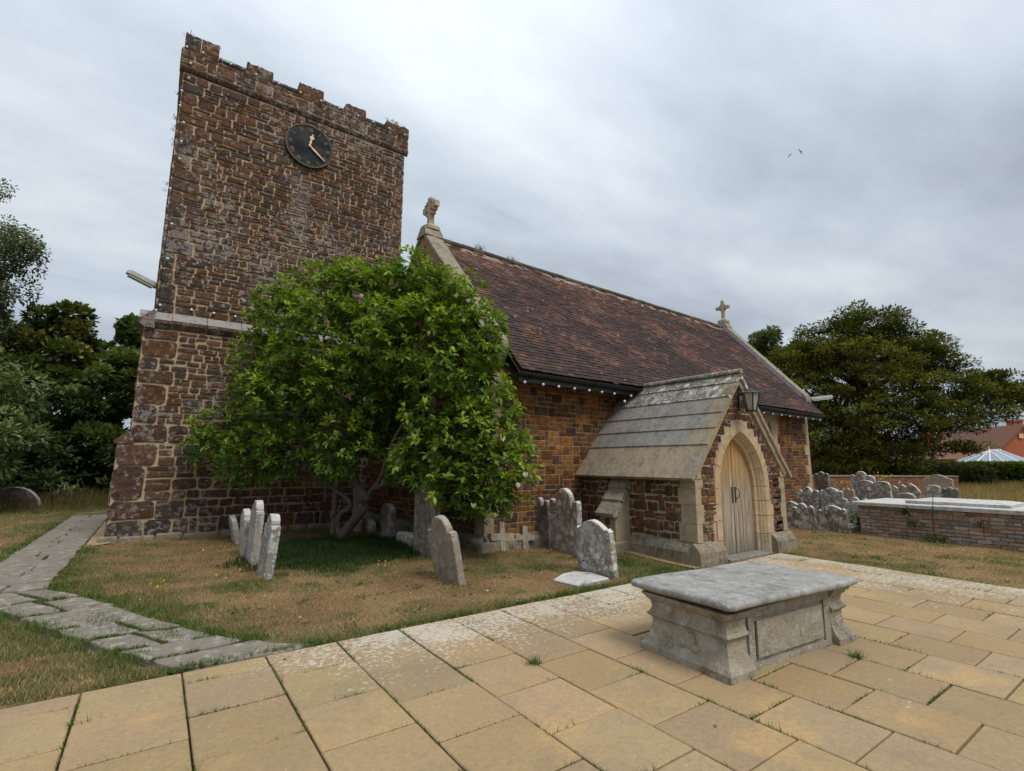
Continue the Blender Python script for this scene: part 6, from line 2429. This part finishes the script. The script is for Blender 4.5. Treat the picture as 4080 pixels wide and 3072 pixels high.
# thin bare tree and brambles under the yew
t = thing('bare_tree', 'bare twiggy dead tree under the yew branches', 'tree', (50.5, 13.6, 0))
m = MB()
tk = limb(m, (50.5, 13.6, -.1), (51.2, 13.0, 3.6), .30, .14, .06)
m.build('trunk', M_TWIG, t)
for k_ in range(11):
    a = rnd.uniform(-1.1, 1.1)
    e = np.array([51.2, 13.0, 3.4]) + LAT * (2.6 * math.sin(a) + 1.0) + np.array([0, 0, 3.0 * math.cos(a) * rnd.uniform(.6, 1.0)])
    m = MB()
    q = limb(m, (51.1, 13.1, rnd.uniform(2.6, 3.5)), e, .06, .02, .14)
    for p in q[2:]:
        for _ in range(3):
            limb(m, p, np.array(p) + LAT * rnd.uniform(-.8, .8) + np.array([0, 0, rnd.uniform(.1, .9)]), .02, .010, .15, 4)
    m.build('branch', M_TWIG, t)
bushy('bramble_bush', 'loose yellow green bramble bushes below the bare tree', (47.5, 12.3, 0), [(-1.5, 0, .8, (1.4, 1.2, .9)), (0, 0, .9, (1.4, 1.2, 1.0)), (1.6, 0, .9, (1.4, 1.2, .9)), (-2.8, 0, 1.1, (1.2, 1.1, 1.0)), (3.0, 0, .8, (1.4, 1.2, .8))], 6000, .28, ((.045, .058, .018), (.15, .14, .04)), M_FOLIAGE, .06, cat='shrub', sub_n=9, sub_r=(.3, .6), twigs=4)


# hedge
def hedge(label, p0, p1, depth, h, n, cols, leaf=.14):
    p0, p1 = np.array(p0, float), np.array(p1, float)
    L = np.linalg.norm(p1 - p0)
    ux = (p1 - p0) / L
    uy = np.array([-ux[1], ux[0], 0])
    t = thing('hedge', label, 'hedge', tuple(p0))
    m = MB()
    M_ = Matrix.Translation(Vector(p0)) @ Matrix.Rotation(math.atan2(ux[1], ux[0]), 4, 'Z')
    m.box(.3, L - .3, -depth / 2 + .25, depth / 2 - .25, -.1, h - .3, M=M_)
    m.build('stems', M_BARK_DARK, t)
    q = NR.rand(n)
    face = NR.rand(n)
    s = NR.rand(n) * L
    y = np.where(face < .6, NR.uniform(-.5, -.36, n), NR.uniform(-.5, .5, n)) * depth
    z = np.where(face < .6, NR.rand(n) * h, h * NR.uniform(.86, 1.0, n)) + .16 * (fbm(s * .7, y, 8) - .5)
    P_ = p0 + ux * s[:, None] + uy * y[:, None] + np.stack([0 * z, 0 * z, z], 1)
    D_ = NR.normal(size=(n, 3)) + np.array([0, 0, .8]) - uy * .6
    f = np.clip((z / h) ** 3 + NR.normal(size=n) * .15, 0, 1)[:, None]
    K = np.array(cols[0]) + (np.array(cols[1]) - np.array(cols[0])) * f
    Ln = NR.uniform(leaf * .7, leaf * 1.4, n)
    V, F, K = flat_leaf(P_, D_, Ln, Ln * .45, K)
    bulk_mesh('crown', V, F, K, M_FOLIAGE, t, kind='stuff')


hedge('long clipped bright green topped hedge behind the meadow', (52.6, 13.6, 0), (64.0, 5.2, 0), 2.0, 1.75, 13000, ((.022, .040, .010), (.13, .17, .018)), .24)
hedge('lower dark conifer hedge in front of the conservatory', (49.2, 14.6, 0), (54.8, 11.2, 0), 1.6, 1.55, 7000, ((.016, .030, .010), (.05, .07, .018)), .24)

# far brick boundary wall
fwll = thing('boundary_wall', 'low red brick boundary wall behind the headstones', 'wall', (33, 12, 0))
wa, wb = np.array([31.5, 14.4, 0]), np.array([38.5, 9.0, 0])
wL = float(np.linalg.norm(wb - wa))
wu = (wb - wa) / wL
wN = np.array([wu[1], -wu[0], 0])
if np.dot(wN, -wa) < 0:
    wN = -wN
Wbw = Wall(tuple(wa), tuple(wu), tuple(wN))
m = MB()
m.loft([[Wbw.p(u, -.1, 0), Wbw.p(u, -.1, -.3), Wbw.p(u, .92, -.3), Wbw.p(u, .92, 0)] for u in (0, wL)])
m.build('mortar_core', M_BRICKMORTAR, fwll)
rects = []
for r in range(12):
    u = -(.11 if r % 2 else 0)
    while u < wL:
        a, e = max(0, u), min(wL, u + .225)
        if e - a > .04:
            rects.append((a, e, .076 * r, .076 * r + .076))
        u += .225
lay(fwll, Wbw, rects, M_BRICK, [(.22, .085, .05), (.26, .10, .055), (.18, .075, .05), (.24, .11, .07)], .01, .006, 0, 'brick', .002, .08, .002, 'bricks')
m = MB()
u = 0
while u < wL:
    e = min(wL, u + .6)
    m = MB()
    m.loft([[Wbw.p(q, .92, .05), Wbw.p(q, .92, -.35), Wbw.p(q, 1.0, -.35), Wbw.p(q, 1.0, .05)] for q in (u + .004, e - .004)])
    m.build('coping_stone', M_COPING, fwll)
    u = e

# ---- house and conservatory
HB = np.array([70.0, 13.0, 0])
house = thing('brick_house', 'red brick house with brown roof behind the yew', 'house', tuple(HB))
hu = LAT
hv = DEP


def hp(a, d, z):
    return tuple(HB + hu * a + hv * d + np.array([0, 0, z]))


m = MB()
m.loft([[hp(-.2, d, -.3), hp(7.0, d, -.3), hp(7.0, d, 3.3), hp(2.9, d, 5.55), hp(-.2, d, 2.9)] for d in (0, 9)])
m.loft([[hp(-16, d, -.3), hp(.4, d, -.3), hp(.4, d, 2.3), hp(-16, d, 2.3)] for d in (1.5, 8)])
m.build('wall', M_HOUSE, house)
m = MB()
for (a0, z0), (a1, z1) in (((-.8, 2.55), (2.9, 5.75)), ((2.9, 5.75), (7.4, 3.3))):
    m.loft([[hp(a0, d, z0 - .14), hp(a1, d, z1 - .14), hp(a1, d, z1), hp(a0, d, z0)] for d in (-.35, 9.2)])
rf = m.build('roof', M_HOUSEROOF, house)
m = MB()
m.loft([[hp(a, 1.0, 2.2), hp(a, 4.6, 4.35), hp(a, 8.4, 2.2)] for a in (-16, .2)])
m.build('roof', M_HOUSEROOF, house)
for a in (-3.6, 6.2):
    m = MB()
    zc = 5.4 if a < 0 else 6.4
    m.loft([[hp(a, 4.0, z), hp(a + 1.0, 4.0, z), hp(a + 1.0, 4.9, z), hp(a, 4.9, z)] for z in (2, zc)])
    m.loft([[hp(a - .08, 3.92, z), hp(a + 1.08, 3.92, z), hp(a + 1.08, 4.98, z), hp(a - .08, 4.98, z)] for z in (zc, zc + .2)])
    m.build('chimney', M_HOUSE, rf)
m = MB()
m.loft([[hp(2.35, -.02, z), hp(2.8, -.02, z), hp(2.8, -.12, z), hp(2.35, -.12, z)] for z in (4.35, 4.8)])
m.build('alarm_box', M_GOLD, house)
cons = thing('conservatory', 'white framed glass conservatory with pitched roof before the house', 'conservatory', tuple(HB + hu * -4 + hv * -4))
CB = HB + hu * -4.55 + hv * -4.5


def cp(a, d, z):
    return tuple(CB + hu * a + hv * d + np.array([0, 0, z]))


cw, cd = 2.55, 2.3
base8 = [(-cw, -cd * .2), (-cw * .55, -cd), (cw * .55, -cd), (cw, -cd * .2), (cw, cd), (-cw, cd)]
m = MB()
m.loft([[cp(a, d, z) for a, d in base8] for z in (-.1, .5)])
m.build('dwarf_wall', M_HOUSE, cons)
ZE, ZR = 1.72, 2.92
m = MB()
m.loft([[cp(a * .985, d * .985, z) for a, d in base8] for z in (.5, ZE)], cap0=False, cap1=False)
m.build('glazing', M_CONSGLASS, cons)
m = MB()
m.loft([[cp(a * q, d * q, z) for a, d in base8] for z, q in ((ZE - .12, 1.02), (ZE, 1.03))])
m.build('eaves_beam', M_UPVC, cons)
ridge = [(-.55, 0), (.55, 0)]
for i in range(6):
    p, q = base8[i], base8[(i + 1) % 6]
    rp = lambda a: (clamp(a, -.55, .55), 0)
    m = MB()
    m.poly([cp(*p, ZE + .01), cp(*q, ZE + .01), cp(*rp(q[0]), ZR), cp(*rp(p[0]), ZR)] if abs(rp(q[0])[0] - rp(p[0])[0]) > .01 else [cp(*p, ZE + .01), cp(*q, ZE + .01), cp(*rp(p[0]), ZR)])
    m.build('roof_pane', M_CONSGLASS, cons)
    for k_ in (0, .5):
        a, d = lerp(p[0], q[0], k_), lerp(p[1], q[1], k_)
        m = MB()
        m.tube([cp(a, d, ZE + .02), cp(*rp(a), ZR + .03)], .05, 5)
        m.build('glazing_bar', M_UPVC, cons)
        m = MB()
        m.tube([cp(a, d, .5), cp(a, d, ZE)], .07, 4)
        m.build('post', M_UPVC, cons)
m = MB()
m.tube([cp(-.6, 0, ZR + .04), cp(.6, 0, ZR + .04)], .06, 6)
for a in np.linspace(-.5, .5, 7):
    m.sphere(cp(a, 0, ZR + .14), .05, 6, 5)
m.tube([cp(-.6, 0, ZR), cp(-.6, 0, ZR + .40)], [.05, .015], 6)
m.build('ridge_cresting', M_UPVC, cons)

# ---- small plants
def plant(name, label, p, n, r, h, leaf, cols, cat='plant', group=None, flowers=0, fcol=(.6, .4, .02)):
    t = thing(name, label, cat, p, group)
    m = MB()
    for _ in range(6):
        m.tube([p, (p[0] + rnd.uniform(-r, r) * .4, p[1] + rnd.uniform(-r, r) * .4, p[2] + h * .7)], .006, 4, (.06, .08, .03))
    m.build('stem', M_GRASS, t)
    P_ = np.array(p) + NR.normal(size=(n, 3)) * np.array([r * .5, r * .5, 0]) + np.stack([np.zeros(n), np.zeros(n), NR.rand(n) * h], 1)
    D_ = NR.normal(size=(n, 3)) + np.array([0, 0, .5])
    K = np.array(cols[0]) + (np.array(cols[1]) - np.array(cols[0])) * NR.rand(n, 1)
    L = NR.uniform(leaf * .6, leaf * 1.3, n)
    V, F, K = flat_leaf(P_, D_, L, L * .5, K)
    bulk_mesh('foliage', V, F, K, M_FOLIAGE, t, kind='stuff')
    if flowers:
        P_ = np.array(p) + NR.normal(size=(flowers, 3)) * np.array([r * .5, r * .5, 0]) + np.stack([np.zeros(flowers), np.zeros(flowers), h * NR.uniform(.8, 1.05, flowers)], 1)
        V, F, K = flat_leaf(P_, NR.normal(size=(flowers, 3)), np.full(flowers, leaf * .5), np.full(flowers, leaf * .45), np.tile(np.array(fcol), (flowers, 1)))
        bulk_mesh('flowers', V, F, K, M_FOLIAGE, t, kind='stuff')


GW = ((.035, .075, .015), (.10, .16, .03))
plant('weed', 'green ivy sprouting under the vault slab', (13.80, 4.22, .50), 70, .16, .18, .07, GW)
plant('weed', 'green sprig growing out of the vault arch', (13.80, 4.10, .30), 60, .18, .10, .07, GW)
plant('weed', 'low green weeds at the foot of the vault', (13.72, 3.72, .0), 130, .26, .14, .08, GW)
plant('weed', 'small green tuft on the right part of the vault bricks', (13.80, 2.98, .38), 40, .10, .12, .06, GW)
plant('weed', 'leafy weeds between headstone and vault', (14.5, 5.45, .10), 160, .22, .26, .09, GW)
plant('ragwort', 'yellow flowered plant before the left end of the far wall', (23.5, 9.1, 0), 120, .5, .95, .12, ((.06, .075, .02), (.15, .13, .04)), flowers=30, fcol=(.60, .30, .03))
plant('ragwort', 'yellow flowered plant behind the broken edged headstone', (25.0, 8.4, 0), 100, .4, 1.25, .12, ((.05, .07, .02), (.12, .12, .03)), flowers=40, fcol=(.62, .46, .02))

# ---- thin rod stakes and wires by the vault
for lab, p, q in (('thin dark metal rod leaning at left end of vault', (14.35, 5.35, 0), (14.6, 5.33, .98)), ('thin dark metal rod standing before the vault slabs', (13.72, 3.72, .1), (13.76, 3.66, 1.1)), ('thin dark rod leaning in the meadow edge', (16.8, 2.42, .2), (16.7, 2.75, 1.15))):
    m = MB()
    m.tube([p, tuple((np.array(p) + np.array(q)) / 2 + np.array([0, .02, 0])), q], .007, 5)
    tag(m.build('metal_rod', M_BLACK), lab, 'rod', 'thin metal rods round the vault')
m = MB()
m.tube([(14.6, 5.33, .9), (14.2, 4.5, .86), (13.76, 3.66, 1.05), (15.2, 3.2, .92), (16.7, 2.75, 1.1)], .004, 4)
tag(m.build('wire', M_BLACK), 'slack wire strung between the metal rods', 'wire')

# ---- birds
def bird(label, c, sc, bank):
    V = []
    f = LAT * -.8 + np.array([0, 0, -.15])
    f /= np.linalg.norm(f)
    s = np.array([0, 0, 1.0]) * math.cos(bank) + LAT * math.sin(bank)
    u = np.cross(f, s)
    c = np.array(c)
    P = lambda a, b_, h: tuple(c + f * a * sc + s * b_ * sc + u * h * sc)
    m = MB()
    m.loft([[P(a, r * math.cos(t), r * math.sin(t)) for t in np.linspace(0, 2 * math.pi, 7)[:-1]] for a, r in ((.42, .02), (.32, .06), (.1, .10), (-.2, .07), (-.42, .03), (-.55, .06))])
    for sg in (-1, 1):
        m.loft([[P(.18, sg * .06, .05), P(-.12, sg * .06, .05), P(-.12, sg * .06, .03), P(.18, sg * .06, .03)], [P(.22, sg * .45, .22), P(-.02, sg * .45, .22), P(-.02, sg * .45, .205), P(.22, sg * .45, .205)], [P(.0, sg * .95, .10), P(-.06, sg * .95, .10), P(-.06, sg * .95, .095), P(.0, sg * .95, .095)]])
    tag(m.build('bird', M_BIRD), label, 'bird', 'birds in the sky')


bird('lower left of the two birds flying in the sky', (64.5, 27.8, 41.9), .48, .7)
bird('upper right of the two birds flying in the sky', (65.6, 26.9, 42.4), .52, -.5)

# ================================================================ grass, weeds, litter
def blades(x, y, ln, cols, wid=.0035, lean=.6, z0=None):
    n = len(x)
    z = ground_h(x, y) - .004 if z0 is None else z0
    a = NR.rand(n) * 2 * math.pi
    le = NR.rand(n) * lean * ln
    w = wid * NR.uniform(.7, 1.4, n)
    px, py = np.cos(a + 1.57) * w, np.sin(a + 1.57) * w
    V = np.stack([np.stack([x - px, y - py, z], 1), np.stack([x + px, y + py, z], 1), np.stack([x + np.cos(a) * le, y + np.sin(a) * le, z + ln], 1)], 1).reshape(-1, 3)
    return V, np.arange(n * 3).reshape(-1, 3), cols


def on_lawn(x, y):
    ok = ~((y < PAVE_Y + .01) & (x < PAVE_X + .01))
    ok &= path_axis_dist(x, y) > .44 + .12 * (vnoise(x * 5, y * 5, 4) - .3)
    ok &= ~((x > .2) & (x < 1.36 - (y - 4.95) * 1.05) & (y < 5.5))
    ok &= ~((x > PX0 - .15) & (x < PX1 + .15) & (y > PY0 - .15) & (y < 8))
    ok &= ~((x > 4.75) & (y > 7.72))
    ok &= ~((x > -.75) & (x < 5.4) & (y > 13.25))
    ok &= ~((x > 4.72) & (x < 5.42) & (y > 5.2) & (y < 5.75))
    ok &= ~((x > -1.0) & (x < -.6) & (y > 12.6 + (x + .97)) & (y < 19))
    ok &= ~((x > VX0) & (x < VX1) & (y < VY1))
    return ok


def lawn(name, label, x0, x1, y0, y1, n, ln, wid):
    x, y = NR.uniform(x0, x1, n), NR.uniform(y0, y1, n)
    ok = on_lawn(x, y)
    x, y = x[ok], y[ok]
    g = lawn_green(x, y)
    keep = NR.rand(len(x)) < .55 + .45 * g
    x, y, g = x[keep], y[keep], g[keep]
    K = lawn_col(x, y) * NR.uniform(.5, 1.7, (len(x), 1))
    L = ln * NR.uniform(.5, 1.2, len(x)) * (.75 + .8 * g)
    V, F, K = blades(x, y, L, K, wid, 1.3)
    tag(bulk_mesh(name, V, F, K, M_GRASS), label, 'grass', kind='stuff')


lawn('grass', 'dry mown grass between the terrace and the tower', -1.0, 7.4, 4.95, 13.4, 150000, .036, .0045)
lawn('grass', 'dry mown grass in the wedge left of the path', -4.0, .4, 4.95, 9.5, 50000, .034, .004)
lawn('grass', 'parched mown grass between the terrace and the brick vault', 9.6, 15.2, -.5, 8.0, 70000, .036, .0055)
lawn('grass', 'mown grass beside the path below the left hand trees', -10, -1.9, 9.5, 24, 42000, .05, .007)
# longer shade-tinted grass under the magnolia, meadow, unmown fringe under the trees
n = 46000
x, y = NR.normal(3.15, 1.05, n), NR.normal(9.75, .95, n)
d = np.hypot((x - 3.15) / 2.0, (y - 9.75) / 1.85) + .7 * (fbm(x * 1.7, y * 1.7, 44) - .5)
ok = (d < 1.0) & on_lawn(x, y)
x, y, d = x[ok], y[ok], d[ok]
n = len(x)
V, F, K = blades(x, y, NR.uniform(.04, .17, n) * (1.15 - .6 * d) * (.6 + .8 * vnoise(x * 3, y * 3, 9)), np.array((.026, .050, .014)) * NR.uniform(.5, 1.7, (n, 1)), .005, 1.0)  # tree shade painted into the dark green of the blades
tag(bulk_mesh('shade_tinted_grass', V, F, K, M_GRASS), 'long green grass under the magnolia, darkened with painted tree shade', 'grass', kind='stuff')
n = 30000
u, d = NR.rand(n), NR.rand(n)
x, y = NR.uniform(16.5, 56, n), NR.uniform(-4, 13, n)
V, F, K = blades(x, y, NR.uniform(.25, .6, n), np.array((.27, .195, .088)) * NR.uniform(.7, 1.4, (n, 1)), .016, .5)
tag(bulk_mesh('meadow_grass', V, F, K, M_GRASS), 'tall straw coloured meadow grass beyond the headstones', 'grass', kind='stuff')
n = 9000
x, y = NR.uniform(-10, -.9, n), NR.uniform(21.5, 28, n)
V, F, K = blades(x, y, NR.uniform(.25, .75, n) * sstep(21, 25, y), np.array((.15, .12, .05)) * NR.uniform(.5, 1.4, (n, 1)), .009, .6)
tag(bulk_mesh('fringe_grass', V, F, K, M_GRASS), 'unmown seeding grass fringe under the left hand trees', 'grass', kind='stuff')

# green edging: lawn edges by terrace and path
EX, EY = [], []
for q in range(150):
    t = rnd.random()
    x0 = rnd.uniform(-2.6, 7.2)
    nn_ = rnd.randrange(15, 60)
    if fbm(x0 * 1.3, 3.0, 12) < .47:
        continue
    EX += [x0 + rnd.gauss(0, .07) for _ in range(nn_)]
    EY += [PAVE_Y + .02 + abs(rnd.gauss(0, .05)) for _ in range(nn_)]
for q in range(190):
    if rnd.random() < .5:
        p = strip_point(rnd.random(), rnd.choice((-.04, 1.06, 1.08, -.02)))
    else:
        p = (rnd.choice((-1.98, -.92)), rnd.uniform(9, 18))
    nn_ = rnd.randrange(20, 70)
    EX += [p[0] + rnd.gauss(0, .06) for _ in range(nn_)]
    EY += [p[1] + rnd.gauss(0, .07) for _ in range(nn_)]
x, y = np.array(EX), np.array(EY)
ok = y > PAVE_Y + .005
x, y = x[ok], y[ok]
K = (np.array((.085, .125, .028)) * NR.uniform(.6, 1.6, (len(x), 1)))
V, F, K = blades(x, y, NR.uniform(.02, .06, len(x)), K, .004, 1.2)
tag(bulk_mesh('edge_grass', V, F, K, M_GRASS), 'green grass tufts fringing the terrace and path edges', 'grass', kind='stuff')
# weeds in the paving joints
X, Y, L = [], [], []
for (a, b_) in JOINTS:
    Lj = math.hypot(b_[0] - a[0], b_[1] - a[1])
    nseg = max(1, int(Lj / .18))
    for i in range(nseg):
        t0 = (i + rnd.random()) / nseg
        cx, cy = lerp(a[0], b_[0], t0), lerp(a[1], b_[1], t0)
        v = float(fbm(cx * 1.9, cy * 1.9, 5))
        if v < .49 or rnd.random() < .30:
            continue
        k_ = int(14 + 150 * (v - .48))
        big = rnd.random() < .12
        for _ in range(k_):
            q = rnd.gauss(0, .075)
            X.append(clamp(cx + q, a[0], b_[0]) if abs(b_[0] - a[0]) > .01 else cx + rnd.gauss(0, .006))
            Y.append(cy + (q if abs(b_[1] - a[1]) > .01 else rnd.gauss(0, .006)))
            L.append(rnd.uniform(.012, .032) * (1.8 if big else 1))
for cx, cy in ((2.72, 3.50), (5.08, 2.02)):
    for _ in range(110):
        X.append(cx + rnd.gauss(0, .03))
        Y.append(cy + rnd.gauss(0, .02))
        L.append(rnd.uniform(.03, .09))
x, y = np.array(X), np.array(Y)
ok = (y < PAVE_Y) & (x < PAVE_X)
x, y, L = x[ok], y[ok], np.array(L)[ok]
K = np.array((.070, .115, .024)) * NR.uniform(.55, 1.5, (len(x), 1))
V, F, K = blades(x, y, L, K, .0026, 1.5, z0=np.full(len(x), -.012))
tag(bulk_mesh('joint_weeds', V, F, K, M_GRASS), 'green grass and weeds growing in the paving joints', 'weeds', kind='stuff')
# weeds on the old path
X, Y = [], []
for cx, cy, r in ((-.35, 7.15, .14), (-.28, 6.9, .12), (.15, 6.3, .10), (.25, 6.0, .10), (-.95, 8.5, .14), (-1.5, 10.2, .12), (-1.45, 11.9, .12), (-1.5, 14.0, .15), (-1.4, 16.0, .2), (-.1, 6.45, .1), (-.7, 7.6, .1), (-1.6, 9.1, .15)):
    for _ in range(130):
        X.append(cx + rnd.gauss(0, r * .8))
        Y.append(cy + rnd.gauss(0, r))
for a, d0 in PATH_GAPS:
    for _ in range(420):
        if rnd.random() < .6:
            t0 = rnd.random()
            if vnoise(a * 40, t0 * 5, 3) < .5:
                continue
            px_, py_ = strip_point(a + rnd.gauss(0, .005), t0)
        else:
            if d0 < .1:
                continue
            px_, py_ = strip_point(a + rnd.random() * .15, d0 + rnd.gauss(0, .012))
        X.append(px_)
        Y.append(py_)
x, y = np.array(X), np.array(Y)
V, F, K = blades(x, y, NR.uniform(.02, .045, len(x)), np.array((.085, .125, .028)) * NR.uniform(.6, 1.4, (len(x), 1)), .004, 1.2, z0=np.full(len(x), .0))
tag(bulk_mesh('path_weeds', V, F, K, M_GRASS), 'green weeds growing between the old path flagstones', 'weeds', kind='stuff')
# broad-leaved rosettes in the lawn
P_, D_ = [], []
for _ in range(70):
    cx, cy = rnd.uniform(.8, 6.8), rnd.uniform(5.1, 8.2)
    if rnd.random() < .35:
        cx, cy = rnd.uniform(9.9, 13.5), rnd.uniform(2, 6)
    if not on_lawn(np.array([cx]), np.array([cy]))[0]:
        continue
    for k_ in range(rnd.randrange(8, 34)):
        a = rnd.uniform(0, 2 * math.pi)
        rr = abs(rnd.gauss(0, .07))
        P_.append((cx + rr * math.cos(a) * 1.6, cy + rr * math.sin(a), gh(cx, cy) + .008))
        D_.append((math.cos(a), math.sin(a), rnd.uniform(.15, .7)))
P_, D_ = np.array(P_), np.array(D_)
n = len(P_)
V, F, K = flat_leaf(P_, D_, NR.uniform(.03, .07, n), NR.uniform(.012, .028, n), np.array((.045, .085, .022)) * NR.uniform(.6, 1.5, (n, 1)))
tag(bulk_mesh('lawn_rosettes', V, F, K, M_FOLIAGE), 'dark green broad leaved weeds scattered in the lawn', 'weeds', kind='stuff')
# fallen petals, dead leaves and a few yellow hawkweeds
P_, K = [], []
for _ in range(60):
    cx, cy = rnd.uniform(1.0, 7.0), rnd.uniform(5.0, 8.0)
    if on_lawn(np.array([cx]), np.array([cy]))[0]:
        P_.append((cx, cy, gh(cx, cy) + .025))
        K.append(rnd.choice([(.55, .48, .38), (.30, .17, .08), (.24, .11, .05), (.5, .44, .36)]))
for _ in range(12):
    P_.append((rnd.uniform(0, 7), rnd.uniform(1.5, 4.9), .006))
    K.append(rnd.choice([(.16, .06, .04), (.20, .10, .06)]))
P_ = np.array(P_)
n = len(P_)
V, F, K = flat_leaf(P_, NR.normal(size=(n, 3)) * np.array([1, 1, .15]), NR.uniform(.03, .06, n), NR.uniform(.015, .028, n), np.array(K))
tag(bulk_mesh('fallen_leaves', V, F, K, M_FOLIAGE), 'fallen petals and dead leaves scattered on grass and paving', 'leaves', kind='stuff')
P_ = [(rnd.choice((.2, 1.0, -.1, 1.1, .3, 1.3, 3.0, 3.2)) + rnd.gauss(0, .15), rnd.choice((10.5, 8.2, 9.8, 7.6, 7.2)) + rnd.gauss(0, .2), .09) for _ in range(26)]
P_ = np.array(P_)
n = len(P_)
V, F, K = flat_leaf(np.repeat(P_, 3, 0), NR.normal(size=(n * 3, 3)), np.full(n * 3, .026), np.full(n * 3, .024), np.tile(np.array((.70, .45, .02)), (n * 3, 1)))
tag(bulk_mesh('yellow_hawkweed', V, F, K, M_FOLIAGE), 'tiny yellow flowers dotted in the grass', 'flowers', kind='stuff')
